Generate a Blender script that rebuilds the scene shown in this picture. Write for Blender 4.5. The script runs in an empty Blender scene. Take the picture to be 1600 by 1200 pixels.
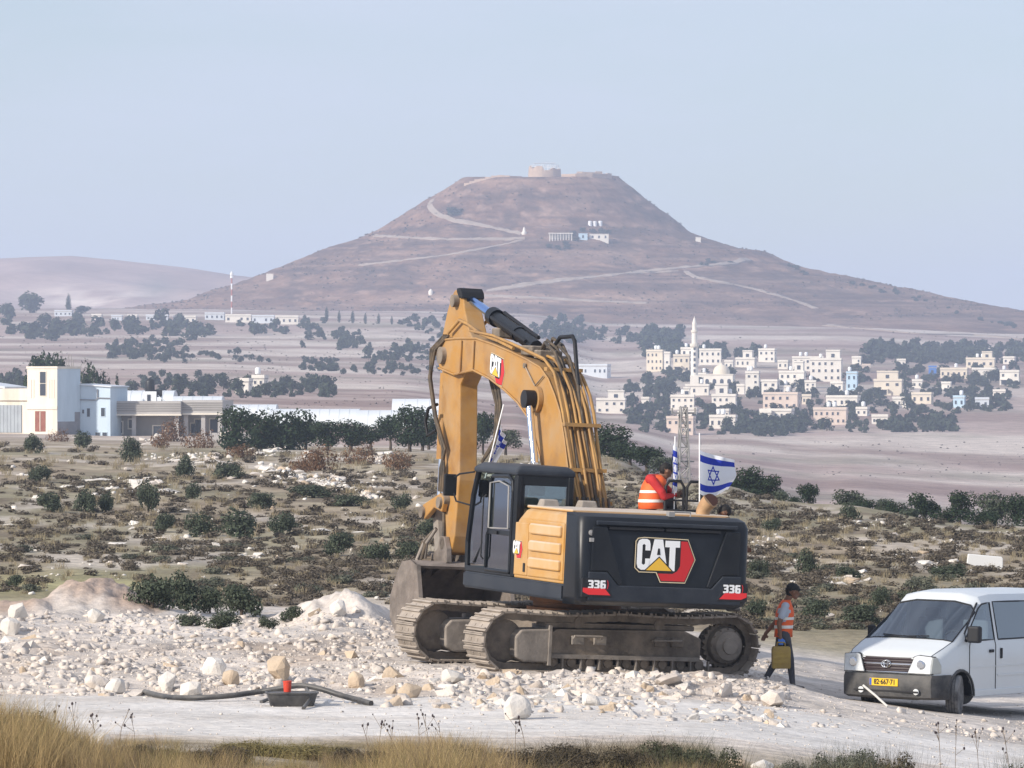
import bpy, math, random, bisect
import numpy as np
from mathutils import Vector, Matrix
R = math.radians
sc = bpy.context.scene
COL = sc.collection
random.seed(7)
HAZE_D = 1.9e-4

# ------------------------------------------------------------------ camera, sky, sun, exposure
H = 4.7            # camera height above the pad the excavator stands on
FP = 8640.0        # focal length in photograph pixels (1600 wide)
cam_d = bpy.data.cameras.new('camera')
cam_d.sensor_width = 36.0
cam_d.lens = FP / 1600 * 36.0
cam_d.clip_start = 1.0
cam_d.clip_end = 30000
cam = bpy.data.objects.new('camera', cam_d)
cam.location = (0, 0, H)
cam.rotation_euler = (R(90), 0, 0)
COL.objects.link(cam)
sc.camera = cam

SUN_AZ = Vector((-0.80, -0.60))       # where the sun stands, seen from above
SUN_EL = 27.0
wd = bpy.data.worlds.new('World')
sc.world = wd
wd.use_nodes = True
wn, wl = wd.node_tree.nodes, wd.node_tree.links
bg = wn['Background']
sky = wn.new('ShaderNodeTexSky')
sky.sky_type = 'NISHITA'
sky.sun_disc = False
sky.sun_elevation = R(SUN_EL)
sky.sun_rotation = math.atan2(SUN_AZ.x, SUN_AZ.y)
sky.altitude = 600
sky.air_density = 1.0
sky.dust_density = 0.6
sky.ozone_density = 2.5
# thin high cloud veil, the same all round the sky
tc = wn.new('ShaderNodeTexCoord')
mp = wn.new('ShaderNodeMapping'); mp.inputs['Scale'].default_value = (5, 5, 22)
wl.new(tc.outputs['Generated'], mp.inputs['Vector'])
nz = wn.new('ShaderNodeTexNoise'); nz.inputs['Scale'].default_value = 1.6; nz.inputs['Detail'].default_value = 5; nz.inputs['Roughness'].default_value = .55
wl.new(mp.outputs['Vector'], nz.inputs['Vector'])
rp = wn.new('ShaderNodeMapRange'); rp.inputs['From Min'].default_value = .35; rp.inputs['From Max'].default_value = .68
rp.inputs['To Min'].default_value = .45; rp.inputs['To Max'].default_value = .85
wl.new(nz.outputs['Fac'], rp.inputs['Value'])
mx = wn.new('ShaderNodeMix'); mx.data_type = 'RGBA'
wl.new(rp.outputs['Result'], mx.inputs['Factor'])
wl.new(sky.outputs['Color'], mx.inputs['A'])
mx.inputs['B'].default_value = (6.4, 6.95, 8.35, 1)
wl.new(mx.outputs['Result'], bg.inputs['Color'])
bg.inputs['Strength'].default_value = 0.056

sun_d = bpy.data.lights.new('sun', 'SUN')
sun_d.energy = 2.5
sun_d.angle = R(2.5)
sun_d.color = (1.0, 0.91, 0.80)
sun = bpy.data.objects.new('sun', sun_d)
ce = math.cos(R(SUN_EL)); a2 = SUN_AZ.normalized()
sun.rotation_euler = Vector((a2.x * ce, a2.y * ce, math.sin(R(SUN_EL)))).to_track_quat('Z', 'Y').to_euler()
COL.objects.link(sun)

sc.view_settings.view_transform = 'Standard'
sc.view_settings.look = 'None'
sc.view_settings.exposure = 0.98
sc.view_settings.gamma = 1.0
sc.view_settings.use_curve_mapping = False
sc.render.engine = 'CYCLES'
sc.cycles.use_denoising = True
sc.cycles.volume_bounces = 1
sc.cycles.max_bounces = 6
sc.cycles.diffuse_bounces = 2
sc.cycles.glossy_bounces = 3
sc.cycles.transmission_bounces = 4
sc.cycles.transparent_max_bounces = 12

# ------------------------------------------------------------------ helpers: objects
def link(o, parent=None):
    COL.objects.link(o)
    if parent is not None:
        o.parent = parent
    return o

def tag(o, label=None, cat=None, group=None, kind=None):
    if label: o['label'] = label
    if cat: o['category'] = cat
    if group: o['group'] = group
    if kind: o['kind'] = kind
    return o

def empty(name, loc=(0, 0, 0), rot=(0, 0, 0), label=None, cat=None, group=None):
    o = bpy.data.objects.new(name, None)
    o.location = loc; o.rotation_euler = rot
    o.empty_display_size = .2
    COL.objects.link(o)
    return tag(o, label, cat, group)

def copy_tree(o, parent=None):
    c = o.copy(); COL.objects.link(c); c.parent = parent
    for ch in o.children: copy_tree(ch, c)
    return c

def srgb(h, k=1.0):
    if isinstance(h, str):
        h = h.lstrip('#'); v = [int(h[i:i + 2], 16) / 255 for i in (0, 2, 4)]
    else:
        v = [x / 255 for x in h]
    return tuple(k * (x / 12.92 if x <= .04045 else ((x + .055) / 1.055) ** 2.4) for x in v)

MATS = {}
def mat(name, col, rough=.75, metal=0.0, col2=None, scale=3.0, lo=.35, hi=.7, bump=0.0, bscale=None, rnd=0.0, spec=.4,
        dust=None, dust_amt=0.0, dust_up=.6, dscale=2.5, world=False, coat=0.0, detail=5, stretch=None, sss=0):
    """procedural material: two-tone noise, per-object/per-island value spread, settled dust, bump"""
    if name in MATS: return MATS[name]
    m = bpy.data.materials.new(name); m.use_nodes = True
    n, l = m.node_tree.nodes, m.node_tree.links
    b = n['Principled BSDF']
    b.inputs['Roughness'].default_value = rough
    b.inputs['Metallic'].default_value = metal
    b.inputs['Specular IOR Level'].default_value = spec
    if coat: b.inputs['Coat Weight'].default_value = coat; b.inputs['Coat Roughness'].default_value = .15
    t = n.new('ShaderNodeTexCoord'); geo = n.new('ShaderNodeNewGeometry')
    vec = geo.outputs['Position'] if world else t.outputs['Object']
    if stretch:
        mpn = n.new('ShaderNodeMapping'); mpn.inputs['Scale'].default_value = stretch
        l.new(vec, mpn.inputs['Vector']); vec = mpn.outputs['Vector']
    def noise(s, d=detail, r=.6):
        q = n.new('ShaderNodeTexNoise'); q.inputs['Scale'].default_value = s; q.inputs['Detail'].default_value = d
        q.inputs['Roughness'].default_value = r; l.new(vec, q.inputs['Vector']); return q.outputs['Fac']
    def mr(v, a, bb, c=0., d=1.):
        q = n.new('ShaderNodeMapRange'); q.inputs['From Min'].default_value = a; q.inputs['From Max'].default_value = bb
        q.inputs['To Min'].default_value = c; q.inputs['To Max'].default_value = d; l.new(v, q.inputs['Value']); return q.outputs['Result']
    def mixc(f, a, bb, blend='MIX'):
        q = n.new('ShaderNodeMix'); q.data_type = 'RGBA'; q.blend_type = blend
        if isinstance(f, float): q.inputs['Factor'].default_value = f
        else: l.new(f, q.inputs['Factor'])
        for k, vv in (('A', a), ('B', bb)):
            if isinstance(vv, tuple): q.inputs[k].default_value = (*vv[:3], 1)
            else: l.new(vv, q.inputs[k])
        return q.outputs['Result']
    c = tuple(col)
    if col2 is not None:
        c = mixc(mr(noise(scale), lo, hi), tuple(col), tuple(col2))
    if rnd:
        oi = n.new('ShaderNodeObjectInfo')
        ad = n.new('ShaderNodeMath'); ad.operation = 'ADD'
        l.new(oi.outputs['Random'], ad.inputs[0]); l.new(geo.outputs['Random Per Island'], ad.inputs[1])
        fr = n.new('ShaderNodeMath'); fr.operation = 'FRACT'; l.new(ad.outputs[0], fr.inputs[0])
        hs = n.new('ShaderNodeHueSaturation')
        l.new(mr(fr.outputs[0], 0, 1, 1 - rnd, 1 + rnd), hs.inputs['Value'])
        if isinstance(c, tuple): hs.inputs['Color'].default_value = (*c[:3], 1)
        else: l.new(c, hs.inputs['Color'])
        c = hs.outputs['Color']
    if dust is not None:
        sx = n.new('ShaderNodeSeparateXYZ'); l.new(geo.outputs['Normal'], sx.inputs[0])
        up = mr(sx.outputs['Z'], -.2, 1., 0, dust_up)
        nn = mr(noise(dscale, 7, .65), .38, .72, 0, dust_amt)
        ad = n.new('ShaderNodeMath'); ad.operation = 'ADD'; ad.use_clamp = True
        l.new(up, ad.inputs[0]); l.new(nn, ad.inputs[1])
        c = mixc(ad.outputs[0], c, tuple(dust))
        rr = mr(ad.outputs[0], 0, 1, rough, .9); l.new(rr, b.inputs['Roughness'])
    if isinstance(c, tuple): b.inputs['Base Color'].default_value = (*c[:3], 1)
    else: l.new(c, b.inputs['Base Color'])
    if bump:
        bp = n.new('ShaderNodeBump'); bp.inputs['Strength'].default_value = bump; bp.inputs['Distance'].default_value = .05
        l.new(noise(bscale or scale * 3, 6), bp.inputs['Height']); l.new(bp.outputs['Normal'], b.inputs['Normal'])
    if sss: b.inputs['Subsurface Weight'].default_value = sss
    MATS[name] = m
    return m

def leaf_mat(name, col, col2, rnd=.35, scale=1.5, trans=.25):
    m = mat(name, col, .8, col2=col2, scale=scale, rnd=rnd, spec=.15)
    n, l = m.node_tree.nodes, m.node_tree.links
    b = n['Principled BSDF']; out = n['Material Output']
    tr = n.new('ShaderNodeBsdfTranslucent'); ms = n.new('ShaderNodeMixShader'); ms.inputs[0].default_value = trans
    src = b.inputs['Base Color'].links[0].from_socket
    l.new(src, tr.inputs['Color']); l.new(b.outputs[0], ms.inputs[1]); l.new(tr.outputs[0], ms.inputs[2]); l.new(ms.outputs[0], out.inputs['Surface'])
    return m

def glass_mat(name, tint, gloss=.18, rough=.03):
    m = bpy.data.materials.new(name); m.use_nodes = True
    n, l = m.node_tree.nodes, m.node_tree.links
    out = n['Material Output']; n.remove(n['Principled BSDF'])
    t = n.new('ShaderNodeBsdfTransparent'); t.inputs['Color'].default_value = (*tint, 1)
    g = n.new('ShaderNodeBsdfGlossy'); g.inputs['Roughness'].default_value = rough; g.inputs['Color'].default_value = (.9, .95, 1, 1)
    fr = n.new('ShaderNodeFresnel'); fr.inputs['IOR'].default_value = 1.5
    ad = n.new('ShaderNodeMath'); ad.operation = 'ADD'; ad.use_clamp = True; ad.inputs[1].default_value = gloss
    l.new(fr.outputs[0], ad.inputs[0])
    ms = n.new('ShaderNodeMixShader'); l.new(ad.outputs[0], ms.inputs[0]); l.new(t.outputs[0], ms.inputs[1]); l.new(g.outputs[0], ms.inputs[2])
    l.new(ms.outputs[0], out.inputs['Surface'])
    return m

def to_mesh(name, v, f, mats=None, mi=None, smooth=None):
    me = bpy.data.meshes.new(name)
    me.from_pydata([tuple(p) for p in v], [], f)
    if mats is not None:
        for q in (mats if isinstance(mats, (list, tuple)) else [mats]): me.materials.append(q)
    if mi is not None: me.polygons.foreach_set('material_index', np.asarray(mi, dtype=np.int32))
    if smooth is not None:
        me.polygons.foreach_set('use_smooth', np.ones(len(me.polygons), dtype=bool))
        if smooth < 179: me.set_sharp_from_angle(angle=R(smooth))
    me.update()
    return me

class MB:
    """collects shapes and links them as one mesh object; xf maps local points into the parent's frame"""
    def __init__(s, xf=None): s.v, s.f, s.m, s.xf = [], [], [], xf
    def add(s, v, f, mi=0):
        o = len(s.v); s.v += [Vector(p) for p in v]; s.f += [[i + o for i in q] for q in f]; s.m += [mi] * len(f); return s
    def box(s, c, d, mi=0, rot=None, taper=None):
        c = Vector(c); x, y, z = (q / 2 for q in d); t = taper or 1
        p = [Vector(q) for q in ((-x, -y, -z), (x, -y, -z), (x, y, -z), (-x, y, -z), (-x * t, -y * t, z), (x * t, -y * t, z), (x * t, y * t, z), (-x * t, y * t, z))]
        if rot is not None: p = [rot @ q for q in p]
        return s.add([q + c for q in p], [(3, 2, 1, 0), (4, 5, 6, 7), (0, 1, 5, 4), (1, 2, 6, 5), (2, 3, 7, 6), (3, 0, 4, 7)], mi)
    def b6(s, x0, x1, y0, y1, z0, z1, mi=0):
        return s.box(((x0 + x1) / 2, (y0 + y1) / 2, (z0 + z1) / 2), (x1 - x0, y1 - y0, z1 - z0), mi)
    def prism(s, poly, lo, hi, axis='y', mi=0, lo_poly=None):
        n = len(poly); q = lo_poly or poly
        if axis == 'y': A = [(a, lo, b) for a, b in q]; B = [(a, hi, b) for a, b in poly]
        elif axis == 'z': A = [(a, b, lo) for a, b in q]; B = [(a, b, hi) for a, b in poly]
        else: A = [(lo, a, b) for a, b in q]; B = [(hi, a, b) for a, b in poly]
        return s.add(A + B, [list(range(n))[::-1], list(range(n, 2 * n))] + [[i, (i + 1) % n, n + (i + 1) % n, n + i] for i in range(n)], mi)
    def loft(s, rings, mi=0, cap=True, closed=True):
        n = len(rings[0]); v = [p for r in rings for p in r]; f = []
        for k in range(len(rings) - 1):
            for i in range(n if closed else n - 1):
                j = (i + 1) % n; f.append([k * n + i, k * n + j, (k + 1) * n + j, (k + 1) * n + i])
        if cap: f += [list(range(n))[::-1], list(range((len(rings) - 1) * n, len(rings) * n))]
        return s.add(v, f, mi)
    def tube(s, path, r, n=8, mi=0, cap=True, flat=None):
        path = [Vector(p) for p in path]; rings = []; rr = r if isinstance(r, (list, tuple)) else [r] * len(path)
        up = None
        for i, p in enumerate(path):
            d = (path[min(i + 1, len(path) - 1)] - path[max(i - 1, 0)]).normalized()
            if up is None: up = Vector((0, 0, 1)) if abs(d.z) < .9 else Vector((1, 0, 0))
            a = d.cross(up)
            if a.length < 1e-5: a = d.cross(Vector((0.3, 1, 0.1)))
            a.normalize(); b = a.cross(d).normalized(); up = b
            rings.append([p + (a * math.cos(t) + b * math.sin(t)) * rr[i] for t in [2 * math.pi * k / n for k in range(n)]])
        return s.loft([q[::-1] for q in rings], mi, cap)
    def cyl(s, p0, p1, r, n=16, mi=0, r1=None): return s.tube([p0, p1], [r, r if r1 is None else r1], n, mi)
    def lathe(s, prof, c=(0, 0, 0), n=16, mi=0, axis=None):
        rings = []
        for r, z in prof:
            ring = [Vector((r * math.cos(t), r * math.sin(t), z)) for t in [2 * math.pi * k / n for k in range(n)]]
            if axis is not None: ring = [axis @ p for p in ring]
            rings.append([p + Vector(c) for p in ring])
        return s.loft(rings, mi)
    def build(s, name, mats, parent=None, smooth=None, bevel=0, seg=2, loc=None, rot=None):
        v = [s.xf(p) for p in s.v] if s.xf else s.v
        me = to_mesh(name, v, s.f, mats, s.m, smooth)
        o = bpy.data.objects.new(name, me)
        if loc is not None: o.location = loc
        if rot is not None: o.rotation_euler = rot
        link(o, parent)
        if bevel:
            b = o.modifiers.new('bevel', 'BEVEL'); b.width = bevel; b.segments = seg; b.limit_method = 'ANGLE'; b.angle_limit = R(35)
        return o

# ------------------------------------------------------------------ terrain
def _h(ix, iy, s):
    a = (ix.astype(np.int64) * 374761393 + iy.astype(np.int64) * 668265263 + s * 974634777) & 0xffffffff
    a = ((a ^ (a >> 13)) * 1274126177) & 0xffffffff
    a = a ^ (a >> 16)
    return (a & 0xffffff) / float(0xffffff)
def vnoise(x, y, s=0):
    x = np.asarray(x, float); y = np.asarray(y, float)
    ix, iy = np.floor(x), np.floor(y); fx, fy = x - ix, y - iy
    fx = fx * fx * (3 - 2 * fx); fy = fy * fy * (3 - 2 * fy)
    a, b, c, d = _h(ix, iy, s), _h(ix + 1, iy, s), _h(ix, iy + 1, s), _h(ix + 1, iy + 1, s)
    return (a * (1 - fx) + b * fx) * (1 - fy) + (c * (1 - fx) + d * fx) * fy
def fbm(x, y, o=4, s=0, g=.5):
    t = 0; amp = 1; tot = 0
    for k in range(o):
        t = t + amp * vnoise(np.asarray(x) * 2 ** k + 17.3 * k, np.asarray(y) * 2 ** k - 9.1 * k, s + k); tot += amp; amp *= g
    return t / tot
def sstep(x, a, b):
    t = np.clip((np.asarray(x, float) - a) / (b - a), 0, 1); return t * t * (3 - 2 * t)

COLS = {
 0:    [(100,1065),(112,1040),(120,1010),(135,950),(150,905),(172,852),(200,803),(235,762),(290,722),(350,700),(450,690),(560,684),(700,668),(850,655),(1000,632),(1300,603),(1700,565),(2000,540),(2400,505),(2600,490),(3000,484),(3600,482),(5000,492),(7000,500)],
 300:  [(100,1065),(112,1040),(120,1012),(135,952),(150,905),(172,853),(200,804),(235,763),(290,724),(350,702),(450,692),(560,686),(700,668),(850,655),(1000,632),(1300,603),(1700,565),(2000,540),(2400,505),(2600,490),(3000,484),(3600,482),(5000,492),(7000,500)],
 600:  [(100,1065),(112,1040),(120,1015),(135,955),(150,907),(172,856),(200,806),(235,766),(290,728),(350,706),(420,698),(600,702),(850,668),(1000,642),(1300,610),(1700,572),(2000,542),(2400,506),(2600,492),(3000,486),(3600,482),(5000,492),(7000,500)],
 800:  [(100,1065),(112,1040),(120,1018),(135,960),(150,910),(172,858),(200,808),(235,768),(290,731),(340,712),(450,718),(600,715),(900,682),(1100,657),(1300,630),(1700,592),(2000,556),(2400,515),(2600,500),(3000,490),(3600,484),(5000,492),(7000,500)],
 950:  [(100,1050),(112,1020),(120,990),(135,945),(150,900),(172,852),(200,803),(235,764),(290,722),(320,706),(400,735),(600,745),(900,722),(1150,700),(1300,684),(1500,664),(1700,640),(1900,612),(2200,570),(2500,530),(2800,508),(3200,500),(5000,498),(7000,502)],
 1100: [(100,1030),(107,1003),(115,975),(130,930),(150,885),(175,840),(205,795),(230,766),(245,753),(300,785),(400,840),(600,850),(900,800),(1150,745),(1300,715),(1500,682),(1700,640),(1900,606),(2200,560),(2500,530),(2800,510),(3200,500),(5000,498),(7000,502)],
 1300: [(100,1040),(107,1012),(115,985),(130,940),(150,893),(175,847),(205,806),(225,789),(300,835),(400,880),(600,870),(900,820),(1150,770),(1300,732),(1500,688),(1700,648),(1900,612),(2200,562),(2500,532),(2800,512),(3200,505),(5000,500),(7000,502)],
 1600: [(100,1050),(107,1022),(115,995),(130,950),(150,905),(175,860),(195,833),(207,822),(300,880),(400,910),(600,890),(900,840),(1150,790),(1300,745),(1500,691),(1700,649),(1900,614),(2200,577),(2500,548),(2800,525),(3200,515),(5000,500),(7000,502)],
}
LD = np.linspace(math.log(20), math.log(7200), 900)
CX = np.array(sorted(COLS), float)
ZT = []
for c in sorted(COLS):
    D = np.array([p[0] for p in COLS[c]], float); py = np.array([p[1] for p in COLS[c]], float)
    z = H - (py - 600) * D / FP
    zi = np.interp(LD, np.log(D), z)
    k = np.exp(-np.linspace(-2, 2, 13) ** 2); k /= k.sum()
    zi = np.convolve(np.pad(zi, 6, 'edge'), k, 'valid')
    ZT.append(zi)
ZT = np.array(ZT)
def z_table(x, y):
    px = np.clip(800 + FP * x / y, 0, 1600)
    ci = np.clip(np.searchsorted(CX, px, 'right') - 1, 0, len(CX) - 2)
    t = (px - CX[ci]) / (CX[ci + 1] - CX[ci]); t = t * t * (3 - 2 * t)
    g = np.clip((np.log(y) - LD[0]) / (LD[1] - LD[0]), 0, len(LD) - 1.001); gi = g.astype(int); gf = g - gi
    a = ZT[ci, gi] * (1 - gf) + ZT[ci, gi + 1] * gf
    b = ZT[ci + 1, gi] * (1 - gf) + ZT[ci + 1, gi + 1] * gf
    return a * (1 - t) + b * t
def bump_at(x, y, cx, cy, rx, ry, h):
    return h * np.exp(-(((x - cx) / rx) ** 2 + ((y - cy) / ry) ** 2))
def z_near(x, y):
    s = np.logaddexp(0, (x - 2.6) * 2.2) / 2.2
    z = -0.138 * s; z = np.where(z < -.75, -.75 + (z + .75) * .25, z)
    z = z + .10 * sstep(y, 84, 88) * sstep(x, 6, 1)
    z = z + .30 * np.exp(-((y - 65) / 5.5) ** 2) * sstep(x, 1.0, -5)
    rub = sstep(y, 83.2, 85.5) * sstep(y, 118, 108)
    z = z + rub * (.34 * fbm(x * 1.1, y * .6, 5, 3, .6) - .14) * sstep(x, 6.5, 3.5)
    z = z + rub * .22 * (fbm(x * .28, y * .14, 3, 31) - .4)
    z = z + bump_at(x, y, 1.2, 86.0, 3.2, 1.3, .16)
    return z
MOUNDS = [(-8.35, 110, .95, 3.0, .62), (-7.35, 108.5, .8, 2.2, .22), (-9.7, 108, .9, 2.5, .16), (-3.35, 104, .66, 2.0, .50), (-2.75, 104, .55, 1.6, .28), (-4.1, 105, .6, 2, .14),
          (-10.9, 106, 1.2, 3, .28)]
def ground_z(x, y):
    x = np.asarray(x, float); y = np.asarray(y, float)
    zn = z_near(x, y); zt = z_table(x, np.maximum(y, 21))
    w = sstep(y, 101, 114)
    z = zn * (1 - w) + zt * w
    pad_left = sstep(x / y, .02, -.005)                   # left of the machine the pad runs further back, then drops
    w2 = sstep(y, 113, 123)
    z = (1 - pad_left) * z + pad_left * (zn * (1 - w2) + zt * w2)
    for m in MOUNDS: z = z + bump_at(x, y, *m) * (.55 + .9 * fbm(x * 2.6, y * 1.3, 4, 50))
    far = sstep(y, 116, 135)
    amp = np.clip(y / 1100., .12, 1.6)
    wl_ = np.clip(y / 30., 3.5, 60)
    z = z + far * amp * (fbm(x / wl_, y / wl_ / 1.5, 4, 5) - .5) * 1.1
    z = z + far * sstep(y, 420, 300) * .20 * (fbm(x / 1.7, y / 2.6, 3, 23) - .5)
    return z

def grid_mesh(name, X, Y, Z, colr, material, parent=None):
    r, c = X.shape
    v = np.stack([X, Y, Z], -1).reshape(-1, 3)
    idx = np.arange(r * c).reshape(r, c)
    q = np.stack([idx[:-1, :-1], idx[:-1, 1:], idx[1:, 1:], idx[1:, :-1]], -1).reshape(-1, 4)
    me = bpy.data.meshes.new(name)
    me.vertices.add(len(v)); me.vertices.foreach_set('co', v.ravel().astype(np.float32))
    me.loops.add(q.size); me.loops.foreach_set('vertex_index', q.ravel().astype(np.int32))
    me.polygons.add(len(q)); me.polygons.foreach_set('loop_start', np.arange(0, q.size, 4, dtype=np.int32))
    me.polygons.foreach_set('use_smooth', np.ones(len(q), dtype=bool))
    me.update(calc_edges=True)
    if colr is not None:
        at = me.color_attributes.new('albedo', 'FLOAT_COLOR', 'POINT')
        cc = np.concatenate([colr.reshape(-1, 3), np.ones((r * c, 1))], 1)
        at.data.foreach_set('color', cc.ravel().astype(np.float32))
    me.materials.append(material)
    o = bpy.data.objects.new(name, me)
    return link(o, parent)

def albedo_mat(name, s1=1.2, s2=.02, amt=.35, bump=.5, bs=2.0, stretch=None):
    """surface colour from the mesh attribute, broken up by noise at two scales"""
    m = bpy.data.materials.new(name); m.use_nodes = True
    n, l = m.node_tree.nodes, m.node_tree.links
    b = n['Principled BSDF']; b.inputs['Roughness'].default_value = .95; b.inputs['Specular IOR Level'].default_value = .1
    at = n.new('ShaderNodeAttribute'); at.attribute_name = 'albedo'
    geo = n.new('ShaderNodeNewGeometry'); vec = geo.outputs['Position']
    if stretch:
        mpn = n.new('ShaderNodeMapping'); mpn.inputs['Scale'].default_value = stretch; l.new(vec, mpn.inputs['Vector']); vec = mpn.outputs['Vector']
    c = at.outputs['Color']
    for s in (s1, s2):
        q = n.new('ShaderNodeTexNoise'); q.inputs['Scale'].default_value = s; q.inputs['Detail'].default_value = 8; q.inputs['Roughness'].default_value = .65
        l.new(vec, q.inputs['Vector'])
        r_ = n.new('ShaderNodeMapRange'); r_.inputs['From Min'].default_value = .3; r_.inputs['From Max'].default_value = .7
        r_.inputs['To Min'].default_value = 1 - amt; r_.inputs['To Max'].default_value = 1 + amt; l.new(q.outputs['Fac'], r_.inputs['Value'])
        hs = n.new('ShaderNodeHueSaturation'); l.new(r_.outputs[0], hs.inputs['Value']); l.new(c, hs.inputs['Color']); c = hs.outputs['Color']
    l.new(c, b.inputs['Base Color'])
    if bump:
        q = n.new('ShaderNodeTexNoise'); q.inputs['Scale'].default_value = bs; q.inputs['Detail'].default_value = 8; l.new(vec, q.inputs['Vector'])
        bp = n.new('ShaderNodeBump'); bp.inputs['Strength'].default_value = bump; bp.inputs['Distance'].default_value = .15 / max(bs, .05) if bs < 1 else .1
        l.new(q.outputs['Fac'], bp.inputs['Height']); l.new(bp.outputs['Normal'], b.inputs['Normal'])
    return m

def lerpc(a, b, t): return a * (1 - t[..., None]) + np.asarray(b) * t[..., None]

u = np.concatenate([np.linspace(-1.4, -.13, 26)[:-1], np.linspace(-.13, .13, 470), np.linspace(.13, 1.4, 26)[1:]])
Dr = np.concatenate([np.linspace(6, 60, 26)[:-1], np.arange(60, 132, .36), np.exp(np.linspace(math.log(132), math.log(7000), 330))])
UU, YY = np.meshgrid(u, Dr); XX = UU * YY
ZZ = ground_z(XX, YY)
# first-hit table: image row -> distance, per image column
_pxs = np.arange(-120, 1741, 20.0); _Ds = np.exp(np.linspace(math.log(58), math.log(3050), 2600)); _pys = np.arange(470, 1240, 1.0)
DT = np.zeros((len(_pxs), len(_pys)))
for i, q in enumerate(_pxs):
    xx = (q - 800) / FP * _Ds
    pz = 600 + (H - ground_z(xx, _Ds)) * FP / _Ds
    run = np.minimum.accumulate(pz)          # visible envelope, decreasing with distance
    DT[i] = np.interp(-_pys, -run, _Ds)
def depth_at(px, py):
    px = np.asarray(px, float); py = np.asarray(py, float)
    a = np.clip((px + 120) / 20, 0, len(_pxs) - 1.001); ai = a.astype(int); af = a - ai
    bi = np.clip(np.round(py - 470).astype(int), 0, len(_pys) - 1)
    return np.exp(np.log(DT[ai, bi]) * (1 - af) + np.log(DT[ai + 1, bi]) * af)
_DTl = np.log(DT)
def depth1(px, py):
    a = min(max((px + 120) / 20, 0), len(_pxs) - 1.001); i = int(a); f = a - i; j = min(max(int(round(py - 470)), 0), len(_pys) - 1)
    return math.exp(_DTl[i, j] * (1 - f) + _DTl[i + 1, j] * f)
_ul, _dl = list(u), list(Dr)
def gz(x, y):
    """height of the built ground mesh at a point"""
    q = x / y; i = min(max(bisect.bisect_right(_ul, q) - 1, 0), len(_ul) - 2); j = min(max(bisect.bisect_right(_dl, y) - 1, 0), len(_dl) - 2)
    a = (q - _ul[i]) / (_ul[i + 1] - _ul[i]); c = (y - _dl[j]) / (_dl[j + 1] - _dl[j])
    return float((ZZ[j, i] * (1 - a) + ZZ[j, i + 1] * a) * (1 - c) + (ZZ[j + 1, i] * (1 - a) + ZZ[j + 1, i + 1] * a) * c)
def G(px, py):
    D = depth1(px, py); x = (px - 800) / FP * D
    return Vector((x, D, gz(x, D)))
def P(px, py, D): return Vector(((px - 800) / FP * D, D, H - (py - 600) / FP * D))
def GD(px, D):
    x = (px - 800) / FP * D
    return Vector((x, D, gz(x, D)))

def ground_albedo(X, Y):
    px = 800 + FP * X / Y
    pad = np.array([.60, .54, .48]) * np.ones(X.shape + (3,))
    n1 = fbm(X * .6, Y * .25, 4, 60); n2 = fbm(X * .15, Y * .06, 3, 61)
    c = lerpc(pad, (.49, .40, .32), sstep(n1, .45, .8) * .8)
    c = lerpc(c, (.60, .55, .50), sstep(n2, .5, .75) * .7)
    soil_m = np.zeros_like(X)
    for m in MOUNDS[:3]: soil_m = np.maximum(soil_m, np.exp(-(((X - m[0]) / m[2]) ** 2 + ((Y - m[1]) / m[3]) ** 2)))
    c = lerpc(c, (.40, .29, .22), sstep(soil_m, .25, .8) * .85)
    # verge in front of the road
    verge = sstep(Y, 74, 71)
    c = lerpc(c, (.27, .21, .12), verge * (.5 + .5 * sstep(n1, .3, .6)))
    # dry slope
    tan = np.array([.35, .285, .205]) * np.ones(X.shape + (3,))
    a = fbm(X / 4, Y / 9, 4, 70); b = fbm(X / 9, Y / 25, 4, 71); d = fbm(X / 1.8, Y / 4., 4, 72)
    s = lerpc(tan, (.43, .37, .265), sstep(a, .45, .75))
    s = lerpc(s, (.27, .245, .16), sstep(b, .47, .68) * .8)
    s = lerpc(s, (.19, .15, .11), sstep(d, .50, .70) * .8)
    s = lerpc(s, (.52, .46, .39), sstep(fbm(X / 3, Y / 9, 4, 73), .56, .72) * .85)
    strip = np.exp(-((Y - 146) / 7.) ** 2) * sstep(px, 330, 180)
    s = lerpc(s, (.36, .33, .17), strip * .85)
    w = sstep(Y + 6 * (n2 - .5) - 9 * sstep(px, 780, 620), 103, 110)
    c = c * (1 - w[..., None]) + s * w[..., None]
    # valley floor: ploughed and fallow strips
    v = np.array([.43, .33, .285]) * np.ones(X.shape + (3,))
    st = fbm(X / 150, Y / 75 + .15 * np.sin(X / 70), 4, 80)
    v = lerpc(v, (.58, .50, .43), sstep(st, .47, .60))
    v = lerpc(v, (.25, .165, .135), sstep(fbm(X / 150, Y / 50, 4, 81), .50, .60) * .8)
    v = lerpc(v, (.22, .20, .14), sstep(fbm(X / 60, Y / 40, 4, 82), .58, .72) * .55)
    st2 = sstep(fbm(X / 25, Y / 40., 4, 83), .5, .65)
    v = lerpc(v, (.30, .22, .18), st2 * .35)
    w = sstep(Y, 380, 640)
    return c * (1 - w[..., None]) + v * w[..., None]
M_ground = albedo_mat('ground_soil', 2.2, .18, .26, .9, 3.0)
ground = tag(grid_mesh('ground', XX, YY, ZZ, ground_albedo(XX, YY), M_ground), 'pale rubble pad, dry stony slope and valley floor running back to the hill', None, None, 'structure')

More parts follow.
